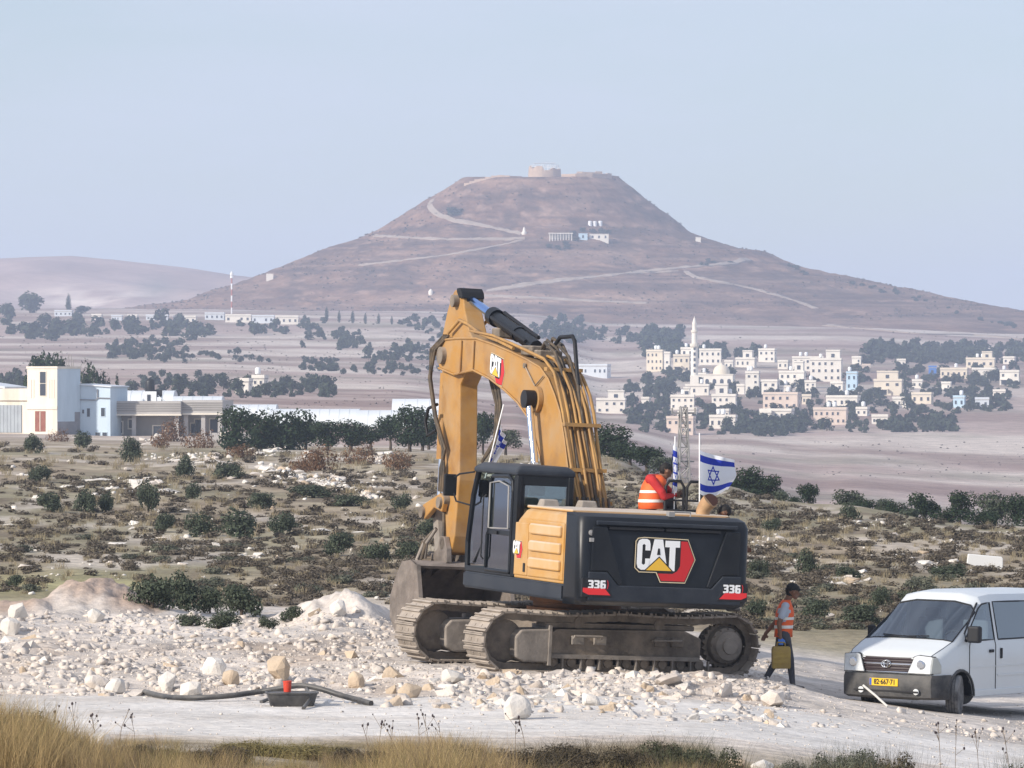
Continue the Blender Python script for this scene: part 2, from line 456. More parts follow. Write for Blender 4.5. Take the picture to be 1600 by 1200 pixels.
# dirt road: a sheet just above the ground
xr = np.linspace(-45, 45, 620); tr = np.linspace(0, 1, 26)
XR, TR = np.meshgrid(xr, tr)
near_e = 73.2 + .9 * (fbm(xr * .35, xr * 0, 3, 90) - .5) * 2 + .05 * xr
far_e = 83.6 + .8 * (fbm(xr * .5, xr * 0 + 5, 3, 91) - .5) * 2 - .03 * xr
YR = near_e * (1 - TR) + far_e * TR
ZR = ground_z(XR, YR) + .012 - .05 * (1 - np.clip(np.minimum(TR, 1 - TR) * 14, 0, 1))
cr = np.array([.68, .645, .60]) * np.ones(XR.shape + (3,))
cr = lerpc(cr, (.58, .53, .475), sstep(fbm(XR * .5, YR * 1.2, 4, 92), .45, .75) * .8)
rut = np.exp(-((TR - .33) / .06) ** 2) + np.exp(-((TR - .62) / .07) ** 2)
cr = lerpc(cr, (.74, .71, .67), np.clip(rut, 0, 1) * .6)
M_road = albedo_mat('road_dust', 3.0, .4, .16, .5, 4.0)
tag(grid_mesh('dirt_road', XR, YR, ZR, cr, M_road), 'pale dusty dirt road in front of the rubble', None, None, 'structure')
# ------------------------------------------------------------------ the cone-shaped hill and the far ridge
HC = Vector((16.0, 3200.0))
LPR = [(0, 122), (38, 123.8), (44.5, 124.2), (50, 120), (93, 93.6), (105, 88.5), (127, 82), (156, 69.5), (204, 53), (250, 45), (330, 40), (460, 34), (640, 30)]
RPR = [(0, 122), (38, 124.6), (45, 125.2), (50, 121), (88, 92), (100, 88), (114, 83.5), (126, 81.5), (134, 80), (151, 72), (180, 65.5), (207, 60), (280, 46), (380, 36), (480, 30), (640, 28)]
FPR = [(0, 122), (36, 122.5), (43, 123), (50, 118), (86, 93.5), (96, 91.5), (112, 86), (140, 76), (170, 67), (200, 57), (215, 50.5), (225, 47.5), (250, 43), (330, 34), (460, 26), (640, 16)]
def prof(p, r): return np.interp(r, [a for a, _ in p], [b for _, b in p])
def hill_z(x, y):
    x = np.asarray(x, float); y = np.asarray(y, float)
    dx, dy = x - HC.x, y - HC.y; r = np.hypot(dx, dy) + 1e-6; cx, cy = dx / r, dy / r
    w_r = np.clip(cx, 0, 1) ** 2; w_l = np.clip(-cx, 0, 1) ** 2; w_f = 1 - w_r - w_l
    rw = r * (1 + .05 * (fbm(x / 60, y / 60, 3, 100) - .5) * sstep(r, 30, 60))
    z = w_r * prof(RPR, rw) + w_l * prof(LPR, rw) + w_f * prof(FPR, rw)
    z = z + (fbm(x / 16, y / 16, 4, 101) - .5) * 2.6 * sstep(r, 40, 70) + (fbm(x / 5, y / 5, 4, 102) - .5) * 1.7 * sstep(r, 40, 60)
    g = fbm(np.arctan2(dy, dx) * 5, r / 300, 3, 103)
    z = z - sstep(g, .55, .8) * 2.0 * sstep(r, 60, 120) * sstep(r, 400, 200)
    # cut bank on the front foot of the hill
    return z
rr_ = np.concatenate([np.linspace(0.5, 60, 34), np.linspace(62, 300, 120), np.linspace(306, 640, 40)])
th = np.linspace(0, 2 * math.pi, 361)
TH, RR = np.meshgrid(th, rr_)
XH = HC.x + RR * np.cos(TH); YH = HC.y + RR * np.sin(TH); ZH = hill_z(XH, YH)
def proj(x, y, z): return 800 + FP * x / y, 600 + (H - z) * FP / y
def hill_albedo(X, Y, Z):
    px, py = proj(X, Y, Z)
    c = np.array([.255, .175, .130]) * np.ones(X.shape + (3,))
    c = lerpc(c, (.36, .255, .185), sstep(fbm(X / 22, Z / 5, 4, 110), .45, .65))
    c = lerpc(c, (.15, .11, .085), sstep(fbm(X / 12, Z / 4, 4, 111), .50, .66) * .85)
    c = lerpc(c, (.47, .36, .28), sstep(fbm(X / 9, Z / 2.5, 4, 112), .60, .74) * .9)
    low = sstep(Z, 74, 50)
    c = lerpc(c, (.33, .245, .19), low * .6 * sstep(fbm(X / 30, Z / 2, 3, 113), .4, .6))
    bank = np.exp(-((Z - 50.5) / 2.6) ** 2) * sstep(px, 560, 700) * sstep(px, 1120, 960) * sstep(Y, 3200, 3100)
    c = lerpc(c, (.58, .46, .36), np.clip(bank * (.7 + fbm(X / 12, Z / 3, 3, 114)), 0, 1))
    rim = sstep(Z, 117, 121) * sstep(fbm(X / 8, Y / 8, 3, 115), .3, .5)
    c = lerpc(c, (.46, .35, .265), rim * .8)
    for (qx, qy, sx, sy, k) in ((905, 312, 28, 12, .8), (870, 330, 18, 10, .5), (960, 399, 38, 9, 1.), (870, 405, 30, 22, .45), (795, 292, 60, 6, .5)):
        m = np.exp(-(((px - qx) / sx) ** 2 + ((py - qy) / sy) ** 2)) * (Y < HC.y)
        c = lerpc(c, (.47, .37, .29), np.clip(m * k * (.3 + 1.2 * fbm(X / 6, Z / 2, 3, 116)), 0, 1))
    c = lerpc(c, (.13, .095, .075), sstep(fbm(X / 90, Z / 1.7, 3, 117), .54, .66) * .6)
    c = lerpc(c, (.42, .33, .26), sstep(fbm(X / 110, Z / 1.3 + 9, 3, 118), .60, .70) * .6 * sstep(Z, 95, 80))
    return c * np.array([.68, .57, .53])
M_hill = albedo_mat('hill_soil', .45, .12, .28, .6, .5)
tag(grid_mesh('cone_hill', XH, YH, ZH, hill_albedo(XH, YH, ZH), M_hill), 'flat-topped cone-shaped brown hill on the skyline', None, None, 'structure')

def hill_hit(px, py):
    D = np.linspace(2580, 3215, 2400); x = (px - 800) / FP * D
    z = np.maximum(hill_z(x, D), ground_z(x, D)); pz = 600 + (H - z) * FP / D
    k = np.argmax(pz <= py) if (pz <= py).any() else int(np.argmin(pz))
    return Vector((x[k], D[k], z[k]))
def ribbon(name, pts, w, material, label, lift=.35, kind='structure', surf=None):
    """a path laid on the hillside along a list of picture points"""
    dense = []
    for (a, b), (c, d) in zip(pts[:-1], pts[1:]):
        n = max(2, int(math.hypot(c - a, d - b) / 5))
        dense += [(a + (c - a) * i / n, b + (d - b) * i / n) for i in range(n)]
    dense.append(pts[-1])
    q = [(surf or hill_hit)(a, b) for a, b in dense]
    for _ in range(2):
        q = [q[0]] + [(q[i - 1] + q[i] * 2 + q[i + 1]) / 4 for i in range(1, len(q) - 1)] + [q[-1]]
    mb = MB(); rings = []
    for i, p in enumerate(q):
        d = q[min(i + 1, len(q) - 1)] - q[max(i - 1, 0)]; s = Vector((-d.y, d.x, 0)).normalized()
        if s.y < 0: s = -s
        a = p - s * w / 2; b = p + s * w / 2
        def zz(v):
            return max(float(hill_z(v.x, v.y)), float(ground_z(v.x, v.y)))
        a.z = max(zz(a), p.z - .6); b.z = max(zz(b), p.z - .6); up = Vector((0, 0, lift))
        rings.append([a + up, b + up, b - up * 3, a - up * 3])
    mb.loft(rings)
    o = mb.build(name, material)
    return tag(o, label, None, None, kind)
M_path = mat('pale_path', (.42, .345, .28), .95, col2=(.30, .235, .185), scale=.1, world=True)
ribbon('hill_path', [(676, 312), (668, 322), (682, 335), (705, 344), (740, 350), (790, 360), (815, 366)], 3.0, M_path, 'pale path winding down the left shoulder of the cone hill')
ribbon('hill_path', [(585, 368), (640, 372), (700, 374), (760, 374), (820, 373)], 2.6, M_path, 'pale level track below the left shoulder of the cone hill')
ribbon('hill_path', [(560, 415), (620, 408), (690, 400), (750, 390), (815, 376)], 1.8, M_path, 'thin pale track slanting up to the white hill building')
ribbon('hill_path', [(760, 455), (830, 445), (920, 434), (1010, 424), (1080, 417), (1140, 412), (1170, 405)], 3.4, M_path, 'broad pale road climbing rightwards across the lower cone hill')
ribbon('hill_path', [(800, 446), (880, 436), (980, 428), (1060, 424)], 1.4, M_path, 'thin pale track just under the broad hill road')
ribbon('hill_path', [(1072, 424), (1085, 433), (1120, 440), (1180, 452), (1230, 466), (1275, 482)], 3.2, M_path, 'pale track running down right from the hill road junction')
ribbon('hill_path', [(740, 462), (840, 466), (930, 471), (1010, 474)], 2.4, M_path, 'pale line of the road at the foot of the cone hill')
ribbon('hill_path', [(1290, 508), (1360, 515), (1440, 522), (1520, 523), (1598, 530)], 5.5, M_path, 'broad pale field road right above the village')

# far ridge on the left
xs = np.linspace(-1500, 700, 240); ys = np.linspace(3700, 6400, 90)
XF, YF = np.meshgrid(xs, ys)
pxf = 800 + FP * XF / 5000.
rid = np.interp(pxf, [-1800, -200, -60, 60, 120, 200, 300, 380, 500, 700, 1000, 1500], [450, 424, 410, 403, 401, 409, 420, 433, 452, 474, 498, 520])
zr = H - (rid - 600) / FP * 5000.
fall = np.where(YF < 5000, (5000 - YF) / 1250., (YF - 5000) / 1500.)
base = H - (500 - 600) / FP * 4000
ZF = zr - (zr - base) * sstep(fall, 0, 1.05) * 1.02
ZF = ZF + (fbm(XF / 130, YF / 130, 5, 120) - .5) * 26 * sstep(fall, .02, .35)
pxx, pyy = proj(XF, YF, ZF)
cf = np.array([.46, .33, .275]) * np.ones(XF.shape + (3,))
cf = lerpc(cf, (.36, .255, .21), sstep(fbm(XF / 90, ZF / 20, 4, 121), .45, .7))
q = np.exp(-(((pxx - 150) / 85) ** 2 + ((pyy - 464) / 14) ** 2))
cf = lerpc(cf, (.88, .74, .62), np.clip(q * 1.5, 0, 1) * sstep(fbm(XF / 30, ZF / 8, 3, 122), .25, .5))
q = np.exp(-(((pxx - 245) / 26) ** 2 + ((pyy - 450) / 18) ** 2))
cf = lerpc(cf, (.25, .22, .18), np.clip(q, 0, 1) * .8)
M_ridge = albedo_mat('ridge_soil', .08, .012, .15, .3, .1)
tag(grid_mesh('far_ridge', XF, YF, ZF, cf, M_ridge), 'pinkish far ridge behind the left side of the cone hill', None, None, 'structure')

# ------------------------------------------------------------------ buildings
def wallmat(name, c, rnd=.0): return mat(name, c, .9, col2=tuple(q * .86 for q in c), scale=.35, lo=.4, hi=.75, spec=.15)
W_WHITE = wallmat('wall_white', (.86, .81, .72)); W_CREAM = wallmat('wall_cream', (.80, .71, .57)); W_PINK = wallmat('wall_pink', (.76, .63, .53))
W_GREY = wallmat('wall_grey', (.42, .40, .38)); W_BLUE = wallmat('wall_pale_blue', (.55, .72, .84)); W_TIN = mat('tin_white', (.72, .76, .80), .5, col2=(.62, .66, .7), scale=.3)
M_pane = mat('dark_pane', (.06, .07, .09), .2); M_roofgrey = mat('flat_roof', (.45, .42, .38), .9, col2=(.36, .33, .30), scale=.3)
M_tank = mat('tank_white', (.85, .86, .86), .5); M_black = mat('black_plastic', (.02, .022, .026), .45)
M_bluetarp = mat('blue_sheet', (.06, .19, .55), .6)
M_trim = wallmat('stone_trim', (.78, .72, .62))

def house(px0, px1, pyt, pyb, label, wall=None, rows=2, cols=4, upper=None, annex=None, depth=None, turn=14, tanks=1, porch=False, name='house', cat='house', group='village houses', D=None, winh=None, gable=0):
    """a flat-roofed house: walls with recessed window openings' panes and sills, parapet, roof slab, tanks"""
    base = G((px0 + px1) / 2, pyb) if D is None else P((px0 + px1) / 2, pyb, D)
    D = base.y; s = D / FP
    w = (px1 - px0) * s; h = (pyb - pyt) * s; dp = depth or max(6., w * .6)
    tr_ = R(turn)
    w_front = w * .86 / math.cos(tr_) if turn else w
    root = empty(name, (base.x, base.y, base.z - .0), (0, 0, tr_), label, cat, group)
    wl_ = wall or W_WHITE
    def block(x0, x1, y0, y1, z0, z1, nm='wall'):
        mb = MB(); mb.b6(x0, x1, y0, y1, z0, z1); o = mb.build(nm, wl_, root)
        t = .35
        pb = MB(); pb.b6(x0 - .12, x1 + .12, y0 - .12, y1 + .12, z1 - .02, z1 + .18); pb.build('roof', M_roofgrey, root)
        pp = MB(); z2 = z1 + .18; hh = min(.7, (z1 - z0) * .15)
        pp.b6(x0 - .1, x1 + .1, y0 - .1, y0 + .12, z2, z2 + hh); pp.b6(x0 - .1, x1 + .1, y1 - .12, y1 + .1, z2, z2 + hh)
        pp.b6(x0 - .1, x0 + .12, y0 + .12, y1 - .12, z2, z2 + hh); pp.b6(x1 - .12, x1 + .1, y0 + .12, y1 - .12, z2, z2 + hh)
        pp.build('parapet', wl_, root)
        return o
    x0, x1 = -w_front / 2, w_front / 2
    block(x0, x1, 0, dp, -2.5, h)
    st = h / rows
    ww = min(1.0, w_front / cols * .34); wh = winh or min(1.15, st * .40)
    for r_ in range(rows):
        for c_ in range(cols):
            if porch and r_ == 0 and c_ < 2: continue
            cx = x0 + w_front * (c_ + .5) / cols; cz = st * (r_ + .55)
            jit = ((c_ * 7 + r_ * 13) % 5 - 2) * .05 * ww
            if (c_ * 5 + r_ * 3 + int(px0)) % 7 == 0: continue
            f = MB(); f.b6(cx - ww / 2 - .1 + jit, cx + ww / 2 + .1 + jit, -.06, .02, cz - wh / 2 - .1, cz + wh / 2 + .1)
            wo = f.build('window', wl_, root)
            g = MB(); g.b6(cx - ww / 2 + jit, cx + ww / 2 + jit, -.10, -.05, cz - wh / 2, cz + wh / 2); g.build('pane', M_pane, wo)
        # right-hand side wall
        for c_ in range(max(1, int(dp / 4))):
            cy = dp * (c_ + .5) / max(1, int(dp / 4)); cz = st * (r_ + .55)
            f = MB(); f.b6(x1 - .02, x1 + .07, cy - ww / 2, cy + ww / 2, cz - wh / 2, cz + wh / 2); wo = f.build('window', M_pane, root)
    if porch:
        f = MB(); f.b6(x0 + .5, x0 + w_front * .48, -.06, .03, .2, st * .8); f.build('porch_opening', M_pane, root)
        f = MB(); f.b6(x0, x0 + w_front * .52, -1.8, -.02, st * .82, st * .95)
        f.build('balcony', wl_, root)
        for q_ in (x0 + .2, x0 + w_front * .5):
            f = MB(); f.b6(q_ - .15, q_ + .15, -1.7, -1.4, -.5, st * .82); f.build('column', wl_, root)
    if upper:
        a, b, hh = upper; block(x0 + w_front * a, x0 + w_front * b, dp * .25, dp * .9, h + .1, h + hh)
        g = MB(); cx = x0 + w_front * (a + b) / 2; g.b6(cx - .6, cx + .6, dp * .25 - .06, dp * .25 + .02, h + hh * .35, h + hh * .75); g.build('window', M_pane, root)
    if annex:
        a, b, hh = annex; block(x0 + w_front * a, x0 + w_front * b, -2.5, .05, -2.5, h * hh)
        g = MB(); cx = x0 + w_front * (a + b) / 2; g.b6(cx - .6, cx + .6, -2.56, -2.48, h * hh * .3, h * hh * .75); g.build('window', M_pane, root)
    for k in range(tanks):
        cx = x0 + w_front * (.2 + .6 * ((k * 37 + int(px0)) % 10) / 10.); zt = h + .18
        t = MB(); t.lathe([(.0, .9), (.6, .9), (.62, 1.2), (.62, 2.0), (.4, 2.25), (0, 2.3)], (cx, dp * .5, zt), 10); tk = t.build('water_tank', M_tank, root, smooth=40)
        t = MB(); t.b6(cx - .4, cx + .4, dp * .5 - .4, dp * .5 + .4, zt - .1, zt + .91)
        t.build('tank_stand', W_GREY, tk)
    return root

V = [
 (1008,1037,550,581,'cream three-storey village house farthest left beside the dark grove',W_CREAM,3,4,dict(tanks=2)),
 (1037,1047,553,580,'narrow pale block adjoining the three-storey cream house',W_WHITE,3,1,dict(tanks=0)),
 (1050,1079,557,584,'two-storey house with a porch just left of the minaret',W_CREAM,2,3,dict(porch=True)),
 (1090,1129,548,570,'wide two-storey white house just right behind the minaret shaft',W_WHITE,2,4,dict(tanks=1)),
 (1062,1086,546,568,'white house hidden behind the upper left of the minaret',W_WHITE,2,2,dict(tanks=1)),
 (1147,1181,562,574,'low unfinished house with an open frame room on its roof',W_WHITE,1,4,dict(upper=(.35,.85,3.0))),
 (1183,1212,548,566,'white house behind the dark tree above the tall tower house',W_WHITE,2,3,dict()),
 (1163,1187,584,620,'tall narrow white tower house near the village centre',W_WHITE,4,2,dict(tanks=2)),
 (1188,1216,597,617,'plain white house leaning on the right of the tower house',W_WHITE,2,2,dict(tanks=0)),
 (1214,1259,583,606,'white house with a raised corner room, centre of the village',W_WHITE,2,4,dict(upper=(.6,.95,3.6))),
 (1234,1290,560,580,'long white upper house with antennas at the top of the village',W_WHITE,2,5,dict(tanks=2)),
 (1262,1318,563,596,'largest stepped white house in the upper village',W_WHITE,3,5,dict(upper=(.5,.95,3.2),tanks=1)),
 (1045,1087,621,640,'white flat house directly below the minaret',W_WHITE,2,4,dict(upper=(.55,.8,2.6))),
 (1056,1090,641,653,'small white house under the flat house below the minaret',W_WHITE,1,3,dict(tanks=0)),
 (1068,1110,604,618,'low white house at the foot of the minaret',W_WHITE,1,4,dict(tanks=1)),
 (1109,1152,620,641,'white house with a roof room between minaret and tower house',W_WHITE,2,4,dict(upper=(.15,.65,3.4))),
 (1188,1250,617,640,'wide pinkish cream house in the middle of the village',W_PINK,2,5,dict(tanks=1)),
 (1183,1240,643,657,'low long white house below the pinkish one',W_WHITE,1,5,dict(tanks=0,annex=(.05,.4,.8))),
 (1038,1086,655,678,'big pinkish house at the lower left corner of the village',W_PINK,2,4,dict(tanks=0)),
 (1105,1152,653,670,'low white house at the village edge behind the large flag',W_WHITE,1,4,dict(tanks=2)),
 (1267,1326,641,664,'long cream house with a white tank at the lower village edge',W_PINK,2,6,dict(tanks=2)),
 (1287,1343,622,637,'low white house with a bluish end above the long cream house',W_WHITE,1,5,dict(tanks=1)),
 (1346,1361,572,582,'tiny pink house among trees right of the stepped white house',W_PINK,1,2,dict(tanks=0)),
 (1362,1412,596,618,'cream house with a garage front standing alone amid trees',W_CREAM,2,3,dict(upper=(.1,.85,3.),porch=True)),
 (1466,1514,578,591,'long low cream house in the right part of the village',W_CREAM,1,5,dict(tanks=1)),
 (1506,1557,562,576,'upper white house of the right-hand cluster with roof tanks',W_CREAM,1,4,dict(tanks=2,upper=(.55,.9,2.8))),
 (1516,1558,578,594,'white front house of the right-hand cluster with twin windows',W_WHITE,1,5,dict(tanks=0)),
 (1560,1594,582,602,'pale house with an open veranda at the far right of the village',W_WHITE,2,3,dict(porch=True)),
 (1400,1416,564,573,'small white house alone above the cream garage house',W_WHITE,1,2,dict(tanks=0)),
 (1566,1586,560,569,'little white house half behind the far right cluster',W_WHITE,1,2,dict(tanks=0)),
 (1488,1508,622,637,'small bluish house at the lower right of the village',W_BLUE,1,2,dict()),
 (1522,1547,625,639,'small flat grey and white shed at the lower right end of the village',W_TIN,1,2,dict(tanks=0,name='shed',cat='shed')),
 (1393,1417,624,637,'white broken-roofed house below the cream garage house',W_WHITE,1,3,dict(tanks=0)),
 (1422,1457,617,631,'half-built cream house right of the broken-roofed one',W_CREAM,1,3,dict(tanks=0)),
 (1360,1389,652,663,'small low white house at the bottom edge of the village',W_WHITE,1,3,dict(tanks=0)),
 (1321,1340,584,610,'slim shaded house between two dark trees',W_BLUE,2,2,dict()),  # its shade is put into the blue wall colour
 (928,980,626,646,'stepped white house apart from the village beside the boom',W_WHITE,2,4,dict(upper=(.4,.95,2.6),tanks=1)),
 (1001,1015,624,632,'little white hut between boom and village',W_WHITE,1,2,dict(tanks=0,name='hut',cat='hut')),
 (1450,1464,575,588,'bright blue sheet-covered shed left of the long cream house',M_bluetarp,1,1,dict(tanks=0,name='shed',cat='shed')),
 (1088,1104,586,597,'little white box house touching the minaret on its right',W_WHITE,1,2,dict(tanks=1)),
 (1150,1164,604,616,'small white house left against the tall tower house',W_WHITE,1,2,dict(tanks=0)),
 (1216,1236,606,618,'small white terrace house right under the corner room house',W_WHITE,1,2,dict(tanks=1)),
 (1256,1276,598,612,'white cube house below the stepped white house',W_WHITE,2,2,dict(tanks=1)),
 (1296,1318,600,613,'white garden house right below the stepped white house',W_WHITE,1,2,dict(tanks=0)),
 (1252,1268,620,632,'little cream house right of the wide pinkish one',W_CREAM,1,2,dict(tanks=0)),
 (1214,1232,566,577,'small white house left of the long upper house',W_WHITE,1,2,dict(tanks=0)),
 (1118,1140,643,652,'low white outbuilding under the roof room house',W_WHITE,1,3,dict(tanks=0)),
 (1424,1442,596,606,'small white farmhouse right of the cream garage house',W_WHITE,1,2,dict(tanks=1)),
 (1470,1486,600,609,'little white house below the long low cream house',W_WHITE,1,2,dict(tanks=0)),
 (1336,1356,640,650,'small white house right of the long cream house',W_WHITE,1,2,dict(tanks=1)),
 (1550,1572,612,621,'low white barn at the far right below the veranda house',W_WHITE,1,3,dict(tanks=0,name='barn',cat='barn')),
 (1131,1146,566,577,'small white house right of the wide house behind the minaret',W_WHITE,1,2,dict(tanks=0)),
 (1330,1346,560,569,'tiny white house above the slim shaded house',W_WHITE,1,2,dict(tanks=0)),
 (900,952,572,588,'long white shed right beside the excavator boom in the valley',W_TIN,1,6,dict(tanks=0,name='shed',cat='shed')),
]
for (a, b, t, bb, lab, wm, rw, cl, kw) in V:
    house(a, b, t, bb, lab, wm, rw, cl, turn=-12 + (a * 7 % 9), **kw)

# mosque and minaret
b = G(1122, 608); s = b.y / FP
mo = empty('mosque', b, (0, 0, R(-8)), 'white mosque with a small tan dome right of the minaret', 'mosque')
w = 46 * s; h = 22 * s
mb = MB(); mb.b6(-w / 2, w / 2, 0, w * .8, -3, h); mb.build('wall', W_WHITE, mo)
mb = MB(); mb.b6(-w / 2 - .2, w / 2 + .2, -.2, w * .8 + .2, h + .003, h + .35); mb.build('cornice', M_trim, mo)
mb = MB(); mb.lathe([(2.9, h + .3), (2.9, h + .9), (2.8, h + 1.5), (2.3, h + 2.6), (1.4, h + 3.3), (.4, h + 3.65), (.1, h + 4.2), (0, h + 4.3)], (0.8, w * .35, 0), 20); mb.build('dome', W_CREAM, mo, smooth=50)
for k in range(4):
    x = -w / 2 + w * (k + .5) / 4
    mb = MB(); n = 8
    pr = [(x - .6, h * .25), (x + .6, h * .25), (x + .6, h * .6)] + [(x + .6 * math.cos(t), h * .6 + .6 * math.sin(t)) for t in np.linspace(.3, 2.8, 6)] + [(x - .6, h * .6)]
    mb.prism(pr, -.08, .02, 'y'); mb.build('arched_window', M_pane, mo)
b = G(1085, 604); s = b.y / FP
mi_ = empty('minaret', b, (0, 0, 0), 'tall slender white minaret with a pointed cap and two balconies', 'minaret')
hh = (604 - 494) * s; r0 = 5.6 * s
mb = MB(); mb.b6(-r0 * 1.15, r0 * 1.15, -r0 * 1.15, r0 * 1.15, -3, hh * .16); mb.build('base', W_WHITE, mi_)
mb = MB(); mb.lathe([(r0, hh * .16), (r0 * .97, hh * .5), (r0 * .92, hh * .56)], (0, 0, 0), 12); mb.build('shaft', W_WHITE, mi_, smooth=30)
mb = MB(); mb.lathe([(r0 * .9, hh * .54), (r0 * 1.28, hh * .575), (r0 * 1.28, hh * .61), (r0 * .82, hh * .612)], (0, 0, 0), 12); mb.build('balcony', M_trim, mi_)
mb = MB(); mb.lathe([(r0 * .8, hh * .6), (r0 * .74, hh * .76)], (0, 0, 0), 12); mb.build('upper_shaft', W_WHITE, mi_, smooth=30)
mb = MB(); mb.lathe([(r0 * .74, hh * .755), (r0 * 1.0, hh * .775), (r0 * 1.0, hh * .8), (r0 * .6, hh * .802)], (0, 0, 0), 12); mb.build('balcony', M_trim, mi_)
mb = MB(); mb.lathe([(r0 * .6, hh * .79), (r0 * .6, hh * .88), (r0 * .68, hh * .89), (r0 * .35, hh * .95), (.12, hh * .985), (.05, hh * 1.0), (0, hh)], (0, 0, 0), 12); mb.build('cap', W_WHITE, mi_, smooth=40)
for k in range(5):
    mb = MB(); z = hh * (.2 + .08 * k); mb.b6(-.35, .35, -r0 - .04, -r0 * .9, z, z + 1.1); mb.build('window', M_pane, mi_)

# hilltop ruin
M_ruin = mat('ruin_stone', (.56, .42, .31), .95, col2=(.42, .31, .23), scale=.35, bump=.6, bscale=1.0)
c = Vector(((851 - 800) / FP * 3176, 3176, 0)); zt = float(hill_z(c.x, c.y))
ru = empty('ruined_fortress', (c.x, c.y, zt), (0, 0, 0), 'round sandstone fortress ruin on the flat top of the cone hill', 'ruin')
mb = MB(); n = 36; ro, ri = 9.4, 7.6
hts = [4.8 + 2.4 * float(vnoise(k * .55, 2.2, 3)) + .6 * float(vnoise(k * 1.9, 7.2, 4)) - (1.6 if 26 < k < 30 else 0) for k in range(n)]
rings = []
for k in range(n + 1):
    a = 2 * math.pi * k / n; hk = float(hts[k % n]); ca, sa = math.cos(a), math.sin(a)
    rings.append([(ro * ca * 1.03, ro * sa * 1.03, -2), (ro * ca * .98, ro * sa * .98, hk), (ri * ca, ri * sa, hk), (ri * ca, ri * sa, -2)])
mb.loft(rings, cap=False); mb.build('tower_wall', M_ruin, ru)
mb = MB(); mb.lathe([(0, 2.), (7.7, 2.), (7.7, 3.4), (0, 3.4)], (0, 0, 0), 24); mb.build('tower_floor', M_ruin, ru)
mb = MB()
for k in range(14):
    a = 2 * math.pi * k / 14; mb.cyl((8.2 * math.cos(a), 8.2 * math.sin(a), 3), (8.2 * math.cos(a), 8.2 * math.sin(a), 7.9), .1, 5)
for zz in (7.0, 7.9): mb.tube([(8.2 * math.cos(a), 8.2 * math.sin(a), zz) for a in np.linspace(0, 2 * math.pi, 29)], .09, 5)
mb.build('railing', M_tank, ru)
mb = MB()
for x in (-5, 0, 5): mb.cyl((x, 0, 3), (x, 0, 9.2), .12, 5)
mb.box((0, 0, 9.2), (13, 5, .15)); mb.build('canopy', M_tank, ru)
def wallrun(pts, z0, z1, th, nm):
    mb = MB()
    for (a, b_), (c_, d_) in zip(pts[:-1], pts[1:]):
        L_ = math.hypot(c_ - a, d_ - b_); ang = math.atan2(d_ - b_, c_ - a)
        seg = max(1, int(L_ / 3))
        for k in range(seg):
            t = (k + .5) / seg; x, y = a + (c_ - a) * t, b_ + (d_ - b_) * t
            hv = z1 * (.6 + .5 * float(vnoise(x * .6, y * .6, 9)))
            g0 = float(hill_z(c.x + x, c.y + y)) - zt
            mb.box((x, y, g0 + (hv + z0) / 2), (L_ / seg + .1, th, hv - z0), rot=Matrix.Rotation(ang, 3, 'Z'))
    mb.build(nm, M_ruin, ru)
wallrun([(10, -6), (18, -12), (27, -9), (33, -4), (38, 2)], -1, 2.4, 1.4, 'curtain_wall')
wallrun([(12, 4), (22, 2), (33, 6)], -1, 3.4, 1.4, 'inner_wall')
wallrun([(-10, -7), (-20, -13), (-34, -10), (-46, -4)], -1, 1.0, 1.3, 'curtain_wall')
# buildings on the hill shelf
def shelf(px0, px1, pyt, pyb, label, nm, cat, wm, pillars=0, flat=True):
    p = hill_hit((px0 + px1) / 2, pyb); s = p.y / FP; w = (px1 - px0) * s; h = (pyb - pyt) * s
    o = empty(nm, p, (0, 0, 0), label, cat)
    if pillars:
        mb = MB(); mb.b6(-w / 2 + .5, w / 2 - .5, 2.2, 7, -2, h - .5); mb.build('wall', W_GREY, o)
        mb = MB(); mb.b6(-w / 2 - .4, w / 2 + .4, -.5, 7.4, h - .5, h); mb.build('roof', W_WHITE, o)
        for k in range(pillars):
            x = -w / 2 + .3 + (w - .6) * k / (pillars - 1); mb = MB(); mb.b6(x - .25, x + .25, 0, .5, -2, h - .5); mb.build('column', W_WHITE, o)
    else:
        mb = MB(); mb.b6(-w / 2, w / 2, 0, max(2.5, w * .6), -2, h); mb.build('wall', wm, o)
        mb = MB(); mb.b6(-w / 2 - .15, w / 2 + .15, -.15, max(2.5, w * .6) + .15, h + .003, h + .2); mb.build('roof', wm, o)
        if w > 5:
            for k in range(int(w / 3)):
                x = -w / 2 + w * (k + .5) / int(w / 3); mb = MB(); mb.b6(x - .5, x + .5, -.06, .02, h * .3, h * .75); mb.build('window', M_pane, o)
    return o
shelf(858, 894, 364, 376, 'pillared white visitor building on the hill shelf', 'visitor_building', 'building', W_WHITE, 9)
shelf(904, 918, 365, 375, 'small pale blue building right of the pillared hill building', 'hut', 'hut', W_BLUE)
shelf(921, 951, 366, 375, 'row of pale stone walls right of the pillared hill building', 'stone_building', 'building', W_WHITE)
for k, x in enumerate((922, 929.5, 938)):
    p = hill_hit(x, 352); t = MB(); t.lathe([(0, -1), (1.15, -1), (1.15, 2.0), (.8, 2.3), (0, 2.4)], (0, 0, 0), 12)
    o = t.build('water_tank', M_tank, None, smooth=40, loc=p)
    tag(o, ('left', 'middle', 'right')[k] + ' of three white tanks above the hill shelf buildings', 'tank', 'tanks on the hill shelf')
shelf(1087, 1095, 371, 378, 'lone white cube hut on the right shoulder of the hill', 'hut', 'hut', W_WHITE)
p = hill_hit(819, 365); t = MB(); t.lathe([(1.5, -1), (1.5, .6), (.9, 1.2), (.7, 2.6), (.2, 3.6), (0, 3.7)], (0, 0, 0), 10)
tag(t.build('stone_marker', W_WHITE, None, smooth=40, loc=p), 'small white conical marker left of the pillared hill building', 'marker')
p = hill_hit(1190, 404)
